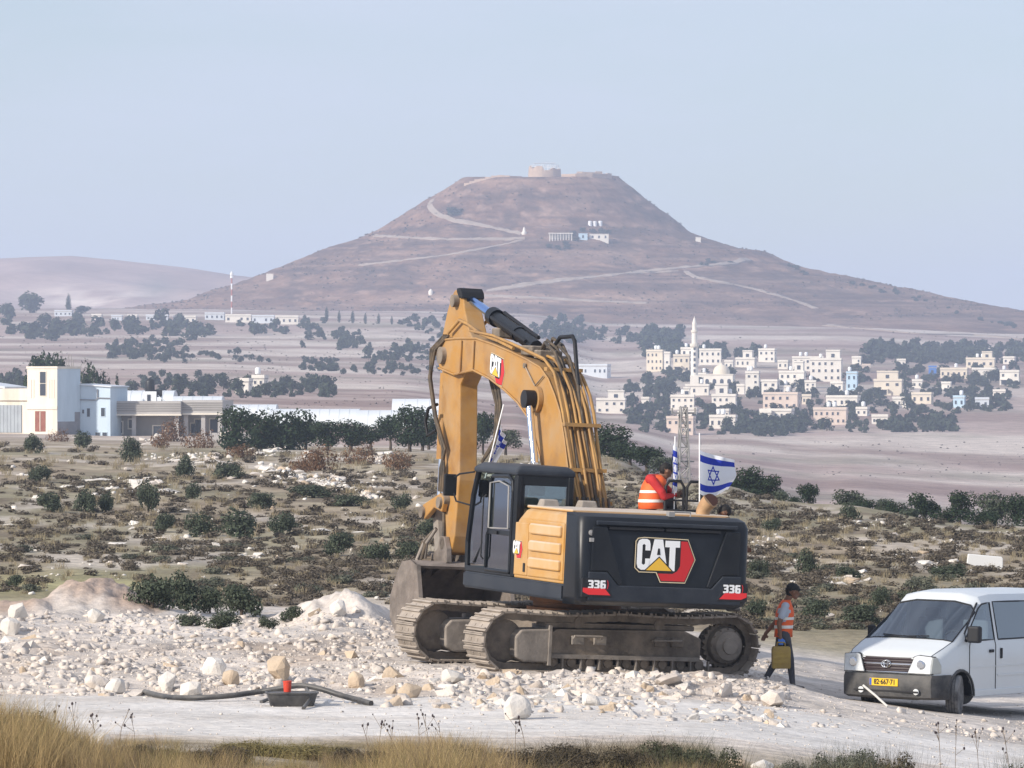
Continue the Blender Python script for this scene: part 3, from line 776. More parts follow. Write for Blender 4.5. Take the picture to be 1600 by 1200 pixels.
shelf(416, 427, 428, 438, 'white box reservoir on the lower left slope of the hill', 'reservoir', 'tank', W_WHITE)
p = hill_hit(673, 460); t = MB(); t.lathe([(1.2, -1), (1.3, 1.5), (.6, 2.6), (0, 3)], (0, 0, 0), 10)
tag(t.build('white_boulder', W_WHITE, None, smooth=40, loc=p), 'white lump standing at the foot of the hill left of the stick top', 'boulder')
# striped mast
M_red = mat('mast_red', (.42, .14, .11), .6)
p = GD(362, 2600); s = 2600 / FP; hm = float(p.z - (H - (424 - 600) * s)) * -1
mast = empty('radio_mast', p, (0, 0, 0), 'thin red and white striped radio mast left of the hill', 'mast')
for k in range(7):
    mb = MB(); mb.cyl((0, 0, hm * k / 7), (0, 0, hm * (k + 1) / 7), .36, 8); mb.build('mast_section', M_red if k % 2 else M_tank, mast)
mb = MB()
for zz in (.84, .91): mb.lathe([(.3, hm * zz), (.8, hm * zz), (.8, hm * zz + 1.2), (.3, hm * zz + 1.2)], (0, 0, 0), 8)
mb.build('antenna', M_tank, mast)
# low sheds of the far settlement on the left
SH = [(143, 158, 493, 499, 'small white shed right of the far cypress'), (174, 190, 495, 501, 'second small white shed right of the far cypress'), (199, 214, 494, 500, 'grey white shed left of the mast shed row'),
      (228, 262, 494, 500, 'long low grey shed left of the mast'), (271, 306, 496, 504, 'bright white shed before the mast'), (320, 350, 491, 500, 'pale shed right at the foot of the mast'),
      (352, 392, 494, 504, 'long pale blue shed right of the mast'), (394, 428, 495, 505, 'low wide white shed under the box reservoir'), (430, 466, 496, 507, 'rightmost white shed of the far settlement'),
      (85, 112, 487, 494, 'pale low building under the far cypress')]
for k, (a, b_, t, bb, lab) in enumerate(SH):
    house(a, b_, t, bb, lab, W_TIN if k % 2 else W_WHITE, 1, 4, tanks=0, turn=0, name='shed', cat='shed', group='far settlement sheds', depth=9)
house(365, 390, 597, 616, 'left of two white valley houses behind the greenhouses', W_WHITE, 2, 3, tanks=0, turn=-6, name='house', group='valley houses')
house(392, 414, 592, 616, 'right of two white valley houses behind the greenhouses', W_WHITE, 2, 2, tanks=1, turn=-6, name='house', group='valley houses')

# greenhouses
M_film = mat('greenhouse_film', (.80, .82, .82), .45, col2=(.70, .75, .77), scale=.2, stretch=(1, .1, 1))
def greenhouse(px0, px1, pyt, pyb, D, label, n):
    g = P((px0 + px1) / 2, pyb, D); s = D / FP; w = (px1 - px0) * s; h = (pyb - pyt) * s
    o = empty('greenhouse', g, (0, 0, 0), label, 'greenhouse', 'valley greenhouses')
    for k in range(n):
        a, b_ = -w / 2 + w * k / n, -w / 2 + w * (k + 1) / n
        mb = MB(); m = 10; rings = []
        for x in np.linspace(a + .005, b_ - .005, 6):
            rings.append([(x, 7 - 7 * math.cos(t), -1 + (h + 1) * math.sin(t) ** .8 if 0 < t < math.pi else -1) for t in np.linspace(0, math.pi, m)])
        mb.loft(rings); mb.build('tunnel_section', M_film, o, smooth=60)
        mb = MB(); mb.tube([(b_, 7 - 7.02 * math.cos(t), -1 + (h + 1.01) * max(0, math.sin(t)) ** .8) for t in np.linspace(0, math.pi, m)], .05, 4); mb.build('hoop', M_film, o)
    return o
greenhouse(420, 560, 639, 652, 830, 'long pale greenhouse tunnel seen between the grey house and the boom', 9)
greenhouse(556, 700, 641, 656, 790, 'pale greenhouse tunnel ending right behind the excavator stick', 8)
greenhouse(330, 430, 632, 645, 870, 'pale greenhouse tunnel just right of the grey house roof', 7)
greenhouse(612, 690, 623, 642, 840, 'tall rounded white greenhouse end behind the excavator stick', 4)
greenhouse(186, 270, 610, 625, 900, 'white greenhouse roof behind the black water tank', 5)
greenhouse(268, 345, 619, 632, 890, 'low white greenhouse roof above the grey house', 5)
# ------------------------------------------------------------------ the houses on the left
DHL = 600.; SL = DHL / FP
M_cream = mat('plaster_cream', (.78, .72, .62), .9, col2=(.52, .45, .36), scale=.5, stretch=(1, 1, .15), lo=.45, hi=.8)
M_shadeblue = mat('plaster_shade_blue', (.58, .69, .78), .9, col2=(.44, .55, .64), scale=.5, stretch=(1, 1, .2), lo=.45, hi=.8)  # blue shade on white walls, put into the plaster colour
M_conc = mat('raw_concrete', (.36, .34, .32), .9, col2=(.27, .26, .25), scale=.5, stretch=(1, 1, .3))
M_concl = mat('light_concrete', (.50, .48, .46), .9, col2=(.40, .38, .37), scale=.4)
M_block = mat('grey_plaster', (.30, .30, .32), .9, col2=(.22, .22, .24), scale=.5)
M_door = mat('rust_door', (.22, .07, .05), .6, col2=(.32, .13, .09), scale=1.5)
M_shut = mat('steel_shutter', (.38, .42, .45), .55, col2=(.31, .34, .37), scale=1)
p = P(66, 682, DHL); th_ = empty('tower_house', p, (0, 0, R(-33)), 'cream tower house with side wall tinted shade-blue and a low garage wing', 'house')
w = 4.1; hT = 106 * SL
mb = MB(); mb.b6(-w / 2, w / 2, 0, 4.1, -1.5, hT); o = mb.build('tower_wall', [M_cream, M_shadeblue], th_)
o.data.polygons[3].material_index = 1  # right-hand side takes the painted blue shade
mb = MB(); mb.b6(-w / 2 - .08, w / 2 + .08, -.08, .14, hT + .003, hT + .25); mb.b6(-w / 2 - .08, w / 2 + .08, 3.96, 4.18, hT + .003, hT + .25); mb.b6(w / 2 - .14, w / 2 + .08, .14, 3.96, hT + .003, hT + .25); mb.b6(-w / 2 - .08, -w / 2 + .14, .14, 3.96, hT + .003, hT + .25)
mb.build('parapet', M_cream, th_)
mb = MB(); mb.b6(-.35, .6, -.05, .03, hT - 43 * SL, hT - 4 * SL); wo = mb.build('tall_window', M_trim, th_)
mb = MB(); mb.b6(-.25, .5, -.09, -.04, hT - 42 * SL, hT - 23.5 * SL); mb.build('pane', M_pane, wo)
mb = MB(); mb.b6(-.25, .5, -.09, -.04, hT - 22.5 * SL, hT - 5 * SL); mb.build('pane', M_pane, wo)
for x in (-1.5, -1.15, 1.0, 1.3, 1.6):
    mb = MB(); mb.b6(x - .05, x + .05, -.05, .02, hT - 46 * SL, hT - 17 * SL); mb.build('fluting', M_trim, th_)
mb = MB(); mb.b6(-w / 2 - .06, w / 2 + .06, -.10, .02, hT * .40, hT * .45); mb.build('string_course', M_cream, th_)
mb = MB(); mb.b6(-.95, .45, -.06, .03, .55, 2.75); dr_ = mb.build('door', M_door, th_)
mb = MB(); mb.b6(-.28, -.2, -.10, -.055, .6, 2.7); mb.build('door_frame', M_trim, dr_)
mb = MB(); mb.b6(w / 2 - .02, w / 2 + .035, .02, 4.0, -1.5, hT * .22); mb.b6(w / 2 - .02, w / 2 + .035, 3.1, 4.0, hT * .22, hT * .36); mb.build('bare_plaster_patch', M_block, th_)
# low wing with the shutter, to the left
mb = MB(); mb.b6(-w / 2 - 7.5, -w / 2 - .003, .6, 6, -1.5, 4.9); mb.build('garage_wall', M_cream, th_)
mb = MB(); mb.b6(-w / 2 - 7.6, -w / 2 - .01, .35, .75, 3.9, 5.2); mb.build('garage_parapet', M_cream, th_)
mb = MB(); mb.b6(-w / 2 - 4.8, -w / 2 - 1.2, .52, .62, .4, 3.4); sh_ = mb.build('shutter', M_shut, th_)
for k in range(8):
    mb = MB(); x = -w / 2 - 4.7 + k * .49; mb.b6(x, x + .06, .48, .53, .4, 3.4); mb.build('shutter_rib', M_shut, sh_)
mb = MB(); mb.box((-w / 2 - 6.0, 2.5, 5.6), (5, 4, .2), rot=Matrix.Rotation(.12, 3, 'Y')); mb.build('lean_roof', W_TIN, th_)
for k, (x, y) in enumerate(((1.6, 3.4), (1.2, 3.6), (.6, 3.5), (1.9, 2.2))):
    mb = MB(); mb.cyl((x, y, hT), (x, y, hT + 1.0 + .5 * (k % 2)), .04, 5); mb.build('starter_bar', M_conc, th_)

p = P(148, 684, DHL + 2); bw = empty('shade_blue_house', p, (0, 0, R(-14)), 'low house tinted shade-blue with small dark windows right of the cream tower', 'house')
w = 50 * SL * 1.03; hB = 79 * SL
mb = MB(); mb.prism([(-w / 2, -1.5), (w / 2, -1.5), (w / 2, hB), (-w / 2, hB + .25)], 0, 6, 'y'); mb.build('wall', M_shadeblue, bw)  # blue shade painted into the wall colour
mb = MB(); mb.prism([(-w / 2 - .15, hB + .26), (w / 2 + .15, hB + .01), (w / 2 + .15, hB + .16), (-w / 2 - .15, hB + .41)], -.2, 6.2, 'y'); mb.build('roof', W_TIN, bw)
for (x, z, ww, wh) in ((-.7, 2.75, .32, .9), (.95, 2.8, .42, .9), (.35, .35, .5, .45), (1.15, .35, .5, .45), (-1.3, 2.85, .2, .4)):
    mb = MB(); mb.b6(x - ww / 2 - .07, x + ww / 2 + .07, -.05, .02, z - wh / 2 - .07, z + wh / 2 + .07); wo = mb.build('window', M_shadeblue, bw)
    mb = MB(); mb.b6(x - ww / 2, x + ww / 2, -.07, -.03, z - wh / 2, z + wh / 2); mb.build('pane', M_pane, wo)
mb = MB(); mb.tube([(-w / 2, -.1, 4.15), (.1, -.12, 4.1), (.4, -.12, 4.35), (w / 2, -.1, 4.3)], .06, 6); mb.build('drain_pipe', M_block, bw)
mb = MB(); mb.cyl((.35, -.1, 4.3), (.35, -.1, 5.3), .06, 6); mb.build('drain_pipe', M_block, bw)

p = P(255, 684, DHL + 4); gh = empty('grey_house', p, (0, 0, R(-4)), 'unfinished grey concrete house with an overhanging flat roof', 'house')
x0, x1 = (171 - 255) * SL, (348 - 255) * SL
mb = MB(); mb.b6(x0, 1.6, 1.0, 10, -2, 2.55); mb.build('wall', M_conc, gh)
mb = MB(); mb.b6(1.61, x1 - .7, 3.0, 10, -2, 2.55); mb.build('wall', M_concl, gh)
mb = MB(); mb.b6(x0 - .1, 2.0, -.6, 10.4, 2.56, 4.0); mb.build('roof_band', M_concl, gh)
mb = MB(); mb.b6(2.01, x1, .4, 10.4, 2.66, 4.1); mb.build('roof_band', M_concl, gh)
for z in (2.9, 3.15, 3.4, 3.65):
    mb = MB(); mb.b6(x0 - .1, 2.02, -.66, -.6, z, z + .13); mb.build('band_course', M_conc, gh)
    mb = MB(); mb.b6(2.03, x1 + .03, .34, .4, z + .1, z + .23); mb.build('band_course', M_conc, gh)
mb = MB(); mb.b6(x0 - .15, 2.06, -.7, 0, 2.42, 2.6); mb.b6(2.07, x1 + .08, .28, 1, 2.5, 2.7); mb.build('cornice', M_trim, gh)
for x, y in ((-3.2, -.2), (1.5, -.2), (2.4, .7), (4.3, .7), (x1 - .3, .7)):
    mb = MB(); mb.b6(x - .22, x + .22, y, y + .44, -2, 2.5); mb.build('column', M_concl, gh)
for (x, z, ww, wh, y) in ((-5.2, 1.1, 1.1, 1.2, 1.0), (-.6, .7, 1.2, 1.1, 1.0), (-3.7, 1.5, .4, .9, 1.0), (2.9, 1.0, .4, 1.0, 3.0), (3.6, 1.2, .9, 1.5, 3.0), (5.2, 1.2, .8, 1.6, 3.0)):
    mb = MB(); mb.b6(x - ww / 2 - .15, x + ww / 2 + .15, y - .06, y + .02, z - wh / 2 - .15, z + wh / 2 + .15); wo = mb.build('window', M_trim, gh)
    mb = MB(); mb.b6(x - ww / 2, x + ww / 2, y - .09, y - .03, z - wh / 2, z + wh / 2); mb.build('pane', M_pane, wo)
# roof tank and solar heater
p2 = P(234, 628, DHL + 7)
tk = empty('water_tank', p2, (0, 0, 0), 'black domed water tank on a white stand on the grey house roof', 'tank')
mb = MB(); mb.b6(-.75, .75, -.5, .9, -.35, 1.15); st = mb.build('stand', M_tank, tk)
mb = MB(); mb.b6(-.25, .1, -.56, -.49, .1, .8); mb.build('stand_opening', M_pane, st)
mb = MB(); mb.lathe([(0, 1.16), (.52, 1.16), (.54, 1.3), (.54, 2.15), (.46, 2.42), (.25, 2.55), (0, 2.58)], (0, .2, 0), 18); mb.build('tank_body', M_black, tk, smooth=50)
mb = MB(); mb.lathe([(0, 2.58), (.14, 2.58), (.14, 2.66), (0, 2.66)], (0, .2, 0), 10); mb.build('tank_lid', M_black, tk)
p2 = P(247, 628, DHL + 7.5)
tk = empty('solar_heater', p2, (0, 0, 0), 'black boiler drum with a slanted pale panel beside the domed tank', 'water heater')
mb = MB(); mb.cyl((-.35, 0, .95), (.45, 0, .95), .42, 14); mb.build('drum', M_black, tk, smooth=50)
mb = MB(); mb.box((.55, -.3, .25), (1.5, .9, .07), rot=Matrix.Rotation(.75, 3, 'Y')); mb.build('panel', M_film, tk)
mb = MB()
for x in (-.3, .4): mb.b6(x - .04, x + .04, -.3, .3, -.35, .6)
mb.build('frame', M_tank, tk)
# garden wall
p = P(366, 694, 560); gw = empty('garden_wall', p, (0, 0, R(3)), 'pale plastered garden wall right of the grey house', 'wall')
for k in range(6):
    a = -2.4 + k * .8; mb = MB(); mb.b6(a, a + .79, 0, .25, -1, 1.15 + .08 * (k % 2)); mb.build('wall_panel', M_trim if k % 2 else M_concl, gw)
    mb = MB(); mb.b6(a - .06, a + .06, -.05, .3, -1, 1.4); mb.build('pier', M_concl, gw)

# lattice pylon, poles
M_steel = mat('galvanised', (.34, .33, .32), .6, metal=.3)
p = GD(1068, 330); s = 330 / FP
py_ = empty('lattice_pylon', (p.x, p.y, p.z - 1), (0, 0, R(12)), 'thin grey lattice pylon with crossarms behind the seated worker', 'pylon')
Hp = (H - (636 - 600) * s) - (p.z - 1)
mb = MB(); hw = lambda z: .42 - .24 * z / Hp
for sx in (-1, 1):
    for sy in (-1, 1): mb.cyl((sx * hw(0), sy * hw(0), 0), (sx * hw(Hp), sy * hw(Hp), Hp), .055, 5)
mb.build('leg_angle', M_steel, py_)
mb = MB(); n = 12
for k in range(n):
    za, zb = Hp * k / n, Hp * (k + 1) / n
    for sy in (-1, 1):
        d = 1 if k % 2 else -1
        mb.cyl((-d * hw(za), sy * hw(za), za), (d * hw(zb), sy * hw(zb), zb), .034, 4); mb.cyl((-hw(zb), sy * hw(zb), zb), (hw(zb), sy * hw(zb), zb), .034, 4)
        mb.cyl((sy * hw(za), -d * hw(za), za), (sy * hw(zb), d * hw(zb), zb), .034, 4)
mb.build('brace', M_steel, py_)
for zz, wd_ in ((.95, .75), (.55, .65)):
    mb = MB(); mb.box((0, 0, Hp * zz), (2 * wd_, .1, .1)); mb.build('crossarm', M_steel, py_)
for x in (-.7, 0, .7):
    mb = MB(); mb.cyl((x, 0, Hp * .955), (x, 0, Hp * .955 + .28), .05, 6); mb.build('insulator', M_conc, py_)

# ------------------------------------------------------------------ excavator
A = R(21.5); B = R(26.2)
EX = GD(897, 90.0); EXZ = 0.08
ex = empty('excavator', (EX.x, 90.0, EXZ), (0, R(2.8), 0), 'yellow and black tracked excavator with raised boom on the rubble', 'excavator')
def U(p): return Vector((-math.sin(A) * p[0] - math.cos(A) * p[1], math.cos(A) * p[0] - math.sin(A) * p[1], p[2]))
def UC(p): return Vector((-math.cos(B) * p[0] + math.sin(B) * p[1], -math.sin(B) * p[0] - math.cos(B) * p[1], p[2]))
DUST = (.50, .43, .36)
M_yel = mat('machine_yellow', (.51, .265, .05), .42, col2=(.46, .225, .04), scale=1.5, dust=(.54, .43, .29), dust_amt=.45, dust_up=.30, dscale=2.4, spec=.5, detail=8)
M_ytop = mat('dust_sheen_top', (.55, .30, .08), .6, dust=(.60, .54, .47), dust_amt=.3, dust_up=.75, dscale=1.6)  # dust and sky reflection, both put into the pale colour
M_yel2 = mat('boom_yellow', (.43, .215, .042), .5, col2=(.27, .125, .032), scale=1.6, lo=.48, hi=.74, dust=(.38, .28, .18), dust_amt=.55, dust_up=.35, dscale=2.2, detail=8)
M_navy = mat('machine_black', (.0045, .0065, .010), .28, dust=(.055, .06, .068), dust_amt=.16, dust_up=.22, dscale=1.8, spec=.3)
M_navy2 = mat('machine_slate', (.009, .014, .023), .36, dust=(.11, .115, .125), dust_amt=.2, dust_up=.30, dscale=2.2, spec=.35)
M_trk = mat('track_steel', (.25, .215, .18), .7, metal=.2, col2=(.15, .125, .10), scale=4, dust=(.54, .47, .40), dust_amt=.5, dust_up=.6, dscale=3, bump=.3, bscale=12)
M_frm = mat('muddy_frame', (.105, .09, .075), .75, col2=(.055, .047, .04), scale=3, dust=(.40, .33, .26), dust_amt=.6, dust_up=.7, dscale=2.2, bump=.4, bscale=8)
M_frml = mat('dusty_guard', (.22, .20, .18), .75, col2=(.13, .115, .10), scale=3, dust=(.45, .39, .33), dust_amt=.5, dust_up=.6, bump=.3, bscale=8)
M_chrome = mat('chrome_rod', (.78, .82, .88), .14, metal=1.0); M_chromesky = mat('sky_tint_rod', (.34, .52, .90), .18, metal=1.0)  # blue sky reflection put into the stick rod's base colour
M_hose = mat('dusty_hose', (.05, .045, .04), .7, col2=(.15, .11, .07), scale=6)
M_hosey = mat('steel_pipe_yellow', (.48, .27, .08), .55, col2=(.28, .17, .08), scale=3)
M_rub = mat('rubber_seal', (.012, .013, .016), .6)
G_cab = glass_mat('cab_glass', (.58, .70, .68), .16)
M_int = mat('cab_interior', (.05, .055, .06), .8)
M_seat = mat('cab_seat', (.10, .11, .12), .8)
M_wt = mat('decal_white', (.85, .86, .86), .4); M_rd = mat('decal_red', (.55, .02, .025), .4); M_ye = mat('decal_yellow', (.80, .48, .05), .4)
M_crm = mat('decal_cream', (.75, .62, .40), .4); M_bk = mat('decal_black', (.012, .012, .014), .45)
M_refl = mat('reflector_red', (.75, .03, .035), .3)
M_bkt = mat('bucket_steel', (.10, .085, .072), .65, metal=.2, col2=(.19, .155, .13), scale=2, dust=(.36, .31, .27), dust_amt=.5, dust_up=.4, dscale=3.5, bump=.3, bscale=9)

# -- undercarriage
def track_path():
    pts = []; rI, rS = .455, .47
    ci, cs = (1.98, .485), (-2.0, .50)
    for t in np.linspace(-math.pi / 2, math.pi / 2, 40): pts.append((ci[0] + rI * math.cos(t), ci[1] + rI * math.sin(t)))
    for x in np.linspace(1.98, -2.0, 60)[1:-1]:
        t = (1.98 - x) / 3.98; sag = -.035 * abs(math.sin(math.pi * 2.0 * t)); pts.append((x, .94 + .03 * t + sag))
    for t in np.linspace(math.pi / 2, 1.5 * math.pi, 40): pts.append((cs[0] + rS * math.cos(t), cs[1] + rS * math.sin(t)))
    for x in np.linspace(-2.0, 1.98, 60)[1:-1]: pts.append((x, .03))
    return np.array(pts + [pts[0]])
TP = track_path(); seg = np.hypot(*np.diff(TP, axis=0).T); cum = np.concatenate([[0], np.cumsum(seg)])
NS = 49
def on_track(d):
    d = d % cum[-1]; return np.array([np.interp(d, cum, TP[:, 0]), np.interp(d, cum, TP[:, 1])])
mb = MB()
pit = cum[-1] / NS
mb.box((0, 0, .012), (pit * .93, .70, .03))
for x in (-.06, .075): mb.box((x, 0, .043), (.022, .70, .038))
mb.box((pit * .46, 0, .03), (.02, .70, .05))
mb.box((-.01, -.12, .03), (.05, .05, .012)); mb.box((-.01, .12, .03), (.05, .05, .012))
shoe_me = to_mesh('track_shoe', mb.v, mb.f, M_trk, mb.m)
for side in (1, -1):
    T0 = 1.295 * side
    tr = MB(UC)
    for off in (-.13, .13):
        ring = []
        for k in range(120):
            d = cum[-1] * k / 120; p_ = on_track(d); q_ = on_track(d + .02); nrm = np.array([(q_ - p_)[1], -(q_ - p_)[0]]); nrm = nrm / (np.hypot(*nrm) + 1e-9)
            i_ = p_ - nrm * (.105 + .012 * (k % 2)); ring.append([(p_[0] - nrm[0] * .004, T0 + off - .03, p_[1] - nrm[1] * .004), (p_[0] - nrm[0] * .004, T0 + off + .03, p_[1] - nrm[1] * .004), (i_[0], T0 + off + .03, i_[1]), (i_[0], T0 + off - .03, i_[1])])
        tr.loft(ring + [ring[0]], cap=False)
    track = tr.build('crawler_track', M_frm, ex)
    for k in range(NS):
        d = pit * (k + .3); p_ = on_track(d); q_ = on_track(d + .01); tv = (q_ - p_) / np.hypot(*(q_ - p_)); nv = np.array([tv[1], -tv[0]])
        X = UC((tv[0], 0, tv[1])); Z = UC((nv[0], 0, nv[1])); Yv = Z.cross(X)
        M4 = Matrix(((X.x, Yv.x, Z.x, 0), (X.y, Yv.y, Z.y, 0), (X.z, Yv.z, Z.z, 0), (0, 0, 0, 1)))
        M4.translation = UC((p_[0], T0, p_[1]))
        o = bpy.data.objects.new('track_shoe', shoe_me); link(o, track); o.matrix_local = M4
    fr = MB(UC); yo, yi = T0 + .23 * side, T0 - .23 * side; lo, hi = min(yo, yi), max(yo, yi)
    fr.prism([(-1.5, .27), (1.36, .27), (1.36, .56), (1.1, .70), (-1.2, .72), (-1.5, .6)], lo, hi, 'y')
    fr.b6(-1.4, 1.3, lo + .06, hi - .06, .715, .80)
    frame = fr.build('track_frame', M_frm, ex, bevel=.02)
    fr = MB(UC); fr.b6(-1.45, 1.3, min(yo, yo + .05 * side), max(yo, yo + .05 * side), .235, .30); fr.build('roller_guard', M_frml, frame)
    for x in (-1.05, -.75, .35, .75):
        fr = MB(UC); fr.b6(x - .11, x + .11, min(yo, yo + .05 * side), max(yo, yo + .05 * side), .46, .60); fr.build('bracket', M_frml if x > 0 else M_frm, frame, bevel=.01)
    fr = MB(UC); fr.tube([(.85, yo + .08 * side, .56), (.85, yo + .11 * side, .6), (.35, yo + .11 * side, .6), (.35, yo + .08 * side, .56)], .02, 6); fr.build('step_bar', M_frml, frame)
    fr = MB(UC); fr.tube([(-.6, yo + .02 * side, .55), (-.6, yo + .09 * side, .56), (-1.1, yo + .09 * side, .56), (-1.1, yo + .02 * side, .55)], .02, 6); fr.build('step_bar', M_frml, frame)
    # idler block at the front
    fr = MB(UC); q1, q2 = T0 - .30, T0 + .30
    pr = [(1.22, .16), (1.70, .16), (1.86, .24), (1.88, .56), (1.78, .68), (1.22, .70)]
    fr.prism(pr, q1, q2, 'y'); fr.build('idler_guard', M_frml, ex, bevel=.03)
    fr = MB(UC); fr.b6(1.24, 1.29, q1 - .02, q2 + .02, .12, .76); fr.build('guard_flange', M_frml, frame)
    wl_ = MB(UC); ax = Matrix.Rotation(math.pi / 2, 3, 'X')
    wl_.lathe([(0, -.09), (.30, -.09), (.345, -.06), (.345, .06), (.30, .09), (0, .09)], (1.98, T0, .485), 28, axis=ax); wl_.build('idler_wheel', M_frm, ex, smooth=40)
    sp = MB(UC); n = 23; pr = []
    for k in range(n * 2):
        r_ = .385 if k % 2 else .335; t = math.pi * k / n; pr.append((-2.0 + r_ * math.cos(t), .50 + r_ * math.sin(t)))
    sp.prism(pr, T0 - .05, T0 + .05, 'y'); spo = sp.build('sprocket', M_frm, ex)
    sp = MB(UC); sp.lathe([(0, -.28), (.30, -.28), (.30, .05 ), (.29, .17), (.25, .21), (.235, .26), (.14, .285), (.13, .32), (0, .33)], (-2.0, T0, .50), 28, axis=Matrix.Rotation(math.pi / 2 * (-side if side > 0 else 1), 3, 'X') if True else None)
    sp.build('final_drive', M_frml, spo, smooth=35)
    for k in range(12):
        t = 2 * math.pi * k / 12; sp = MB(UC); sp.cyl((-2.0 + .27 * math.cos(t), T0 + .165 * side, .5 + .27 * math.sin(t)), (-2.0 + .27 * math.cos(t), T0 + .20 * side, .5 + .27 * math.sin(t)), .018, 6); sp.build('bolt', M_frm, spo)
    for k in range(9):
        x = 1.15 - k * .33; ro = MB(UC)
        ro.lathe([(0, -.2), (.07, -.2), (.075, -.17), (.115, -.16), (.115, -.06), (.085, -.05), (.085, .05), (.115, .06), (.115, .16), (.075, .17), (.07, .2), (0, .2)], (x, T0, .165), 14, axis=ax)
        ro.build('track_roller', M_frm, frame, smooth=35)
        ro = MB(UC); ro.b6(x - .16, x - .135, min(yo - .02, yo + .04 * side), max(yo - .02, yo + .04 * side), .06, .24); ro.build('roller_bracket', M_frml, frame)
    for x in (.7, -.75):
        ro = MB(UC); ro.lathe([(0, -.18), (.09, -.18), (.09, -.06), (.07, -.05), (.07, .05), (.09, .06), (.09, .18), (0, .18)], (x, T0, .80), 14, axis=ax); ro.build('carrier_roller', M_frm, frame, smooth=35)
cb = MB(UC)
cb.prism([(-.9, -1.1), (-1.2, -1.1), (-.55, 0), (-1.2, 1.1), (-.9, 1.1), (0, .7), (.9, 1.1), (1.2, 1.1), (.55, 0), (1.2, -1.1), (.9, -1.1), (0, -.7)], .45, .85, 'z'); cb.build('car_body', M_frm, ex, bevel=.03)
M_ring = mat('swing_ring', (.30, .13, .05), .7, col2=(.16, .08, .04), scale=4)
cb = MB(); cb.lathe([(0, .84), (.82, .84), (.82, .98), (.72, .99), (.72, 1.06), (.78, 1.07), (.78, 1.19), (0, 1.19)], (0, 0, 0), 40); cb.build('swing_bearing', M_ring, ex, smooth=35)

# -- upper structure
up = MB(U); up.prism([(-2.95, -1.40), (-2.95, 1.44), (-.8, 1.44), (1.42, 1.44), (1.42, .42), (.9, .40), (.9, -.5), (1.0, -1.40)], 1.20, 1.47, 'z'); up.build('upper_frame', M_navy2, ex, bevel=.02)
up = MB(U); up.b6(-2.9, 1.4, 1.445, 1.47, 1.24, 1.44); up.build('frame_skirt', M_navy2, ex)
# counterweight
def cw_ring(z, off=0., rr=0.0):
    pts = [(-2.95, 1.46)]; c = .16; W, Rr = 1.46 + off, -3.56 - off - rr
    for t in np.linspace(0, math.pi / 2, 6): pts.append((Rr + c - c * math.sin(t) , W - c + c * math.cos(t)))
    pts += [(x, y) for x, y in ((Rr - .0, .7), (Rr - .0, 0), (Rr - .0, -.7))]
    for t in np.linspace(math.pi / 2, 0, 6): pts.append((Rr + c - c * math.sin(t), -(W - c + c * math.cos(t))))
    pts.append((-2.95, -1.46)); return [(a, b_, z) for a, b_ in pts][::-1]
cw = MB(U); cw.loft([cw_ring(1.17, -.10, -.10), cw_ring(1.24, -.02, -.02), cw_ring(1.30, .0), cw_ring(2.46, 0, -.04), cw_ring(2.56, -.03, -.07), cw_ring(2.61, -.09, -.14)])
cwo = cw.build('counterweight', M_navy, ex, smooth=32)
# lower bumper band with raised ends, dropping in the middle
cb = MB(U); yz = [(-1.30, 1.25), (1.30, 1.25), (1.30, 1.70), (.98, 1.70), (.80, 1.50), (-.80, 1.50), (-.98, 1.70), (-1.30, 1.70)]
cb.prism([(y, z) for y, z in yz], -3.60, -3.54, 'x'); cb.build('bumper_band', M_navy2, cwo, bevel=.015)
# slanted buttresses framing the recessed centre
for s_ in (1, -1):
    cb = MB(U); cb.prism([(1.02 * s_, 2.40), (1.26 * s_, 2.40), (1.26 * s_, 1.72), (.99 * s_, 1.72), (.78 * s_, 1.50), (.72 * s_, 1.52)][::s_], -3.585, -3.52, 'x'); cb.build('buttress', M_navy, cwo, bevel=.012)
cb = MB(U); cb.b6(-3.572, -3.5, -.92, .02, 2.375, 2.415); cb.b6(-3.572, -3.5, .06, .98, 2.375, 2.415); cb.build('lifting_slot', M_bk, cwo)
cb = MB(U); cb.b6(-3.60, -3.535, -1.2, 1.2, 2.44, 2.50); cb.build('top_ridge', M_navy2, cwo, bevel=.012)
for s_ in (1, -1):
    cb = MB(U); cb.prism([(1.395 * s_, 1.45), (1.395 * s_, 1.385), (1.30 * s_, 1.345), (.93 * s_, 1.345), (1.03 * s_, 1.45)][::s_], -3.612, -3.55, 'x'); cb.build('reflector', M_refl, cwo)
    cb = MB(U); cb.prism([(1.41 * s_, 1.60), (1.41 * s_, 1.31), (.88 * s_, 1.31), (1.05 * s_, 1.60)][::s_], -3.606, -3.55, 'x'); cb.build('corner_block', M_bk, cwo, bevel=.008)
cb = MB(U); cb.lathe([(0, 0), (.045, 0), (.045, .02), (0, .03)], (-3.53, 1.27, 2.31), 12, axis=Matrix.Rotation(-math.pi / 2, 3, 'Y')); cb.build('rear_camera', M_steel, cwo)
cb = MB(U); cb.b6(-3.59, -3.54, 1.24, 1.30, 2.17, 2.23); cb.build('lock_plate', M_steel, cwo)

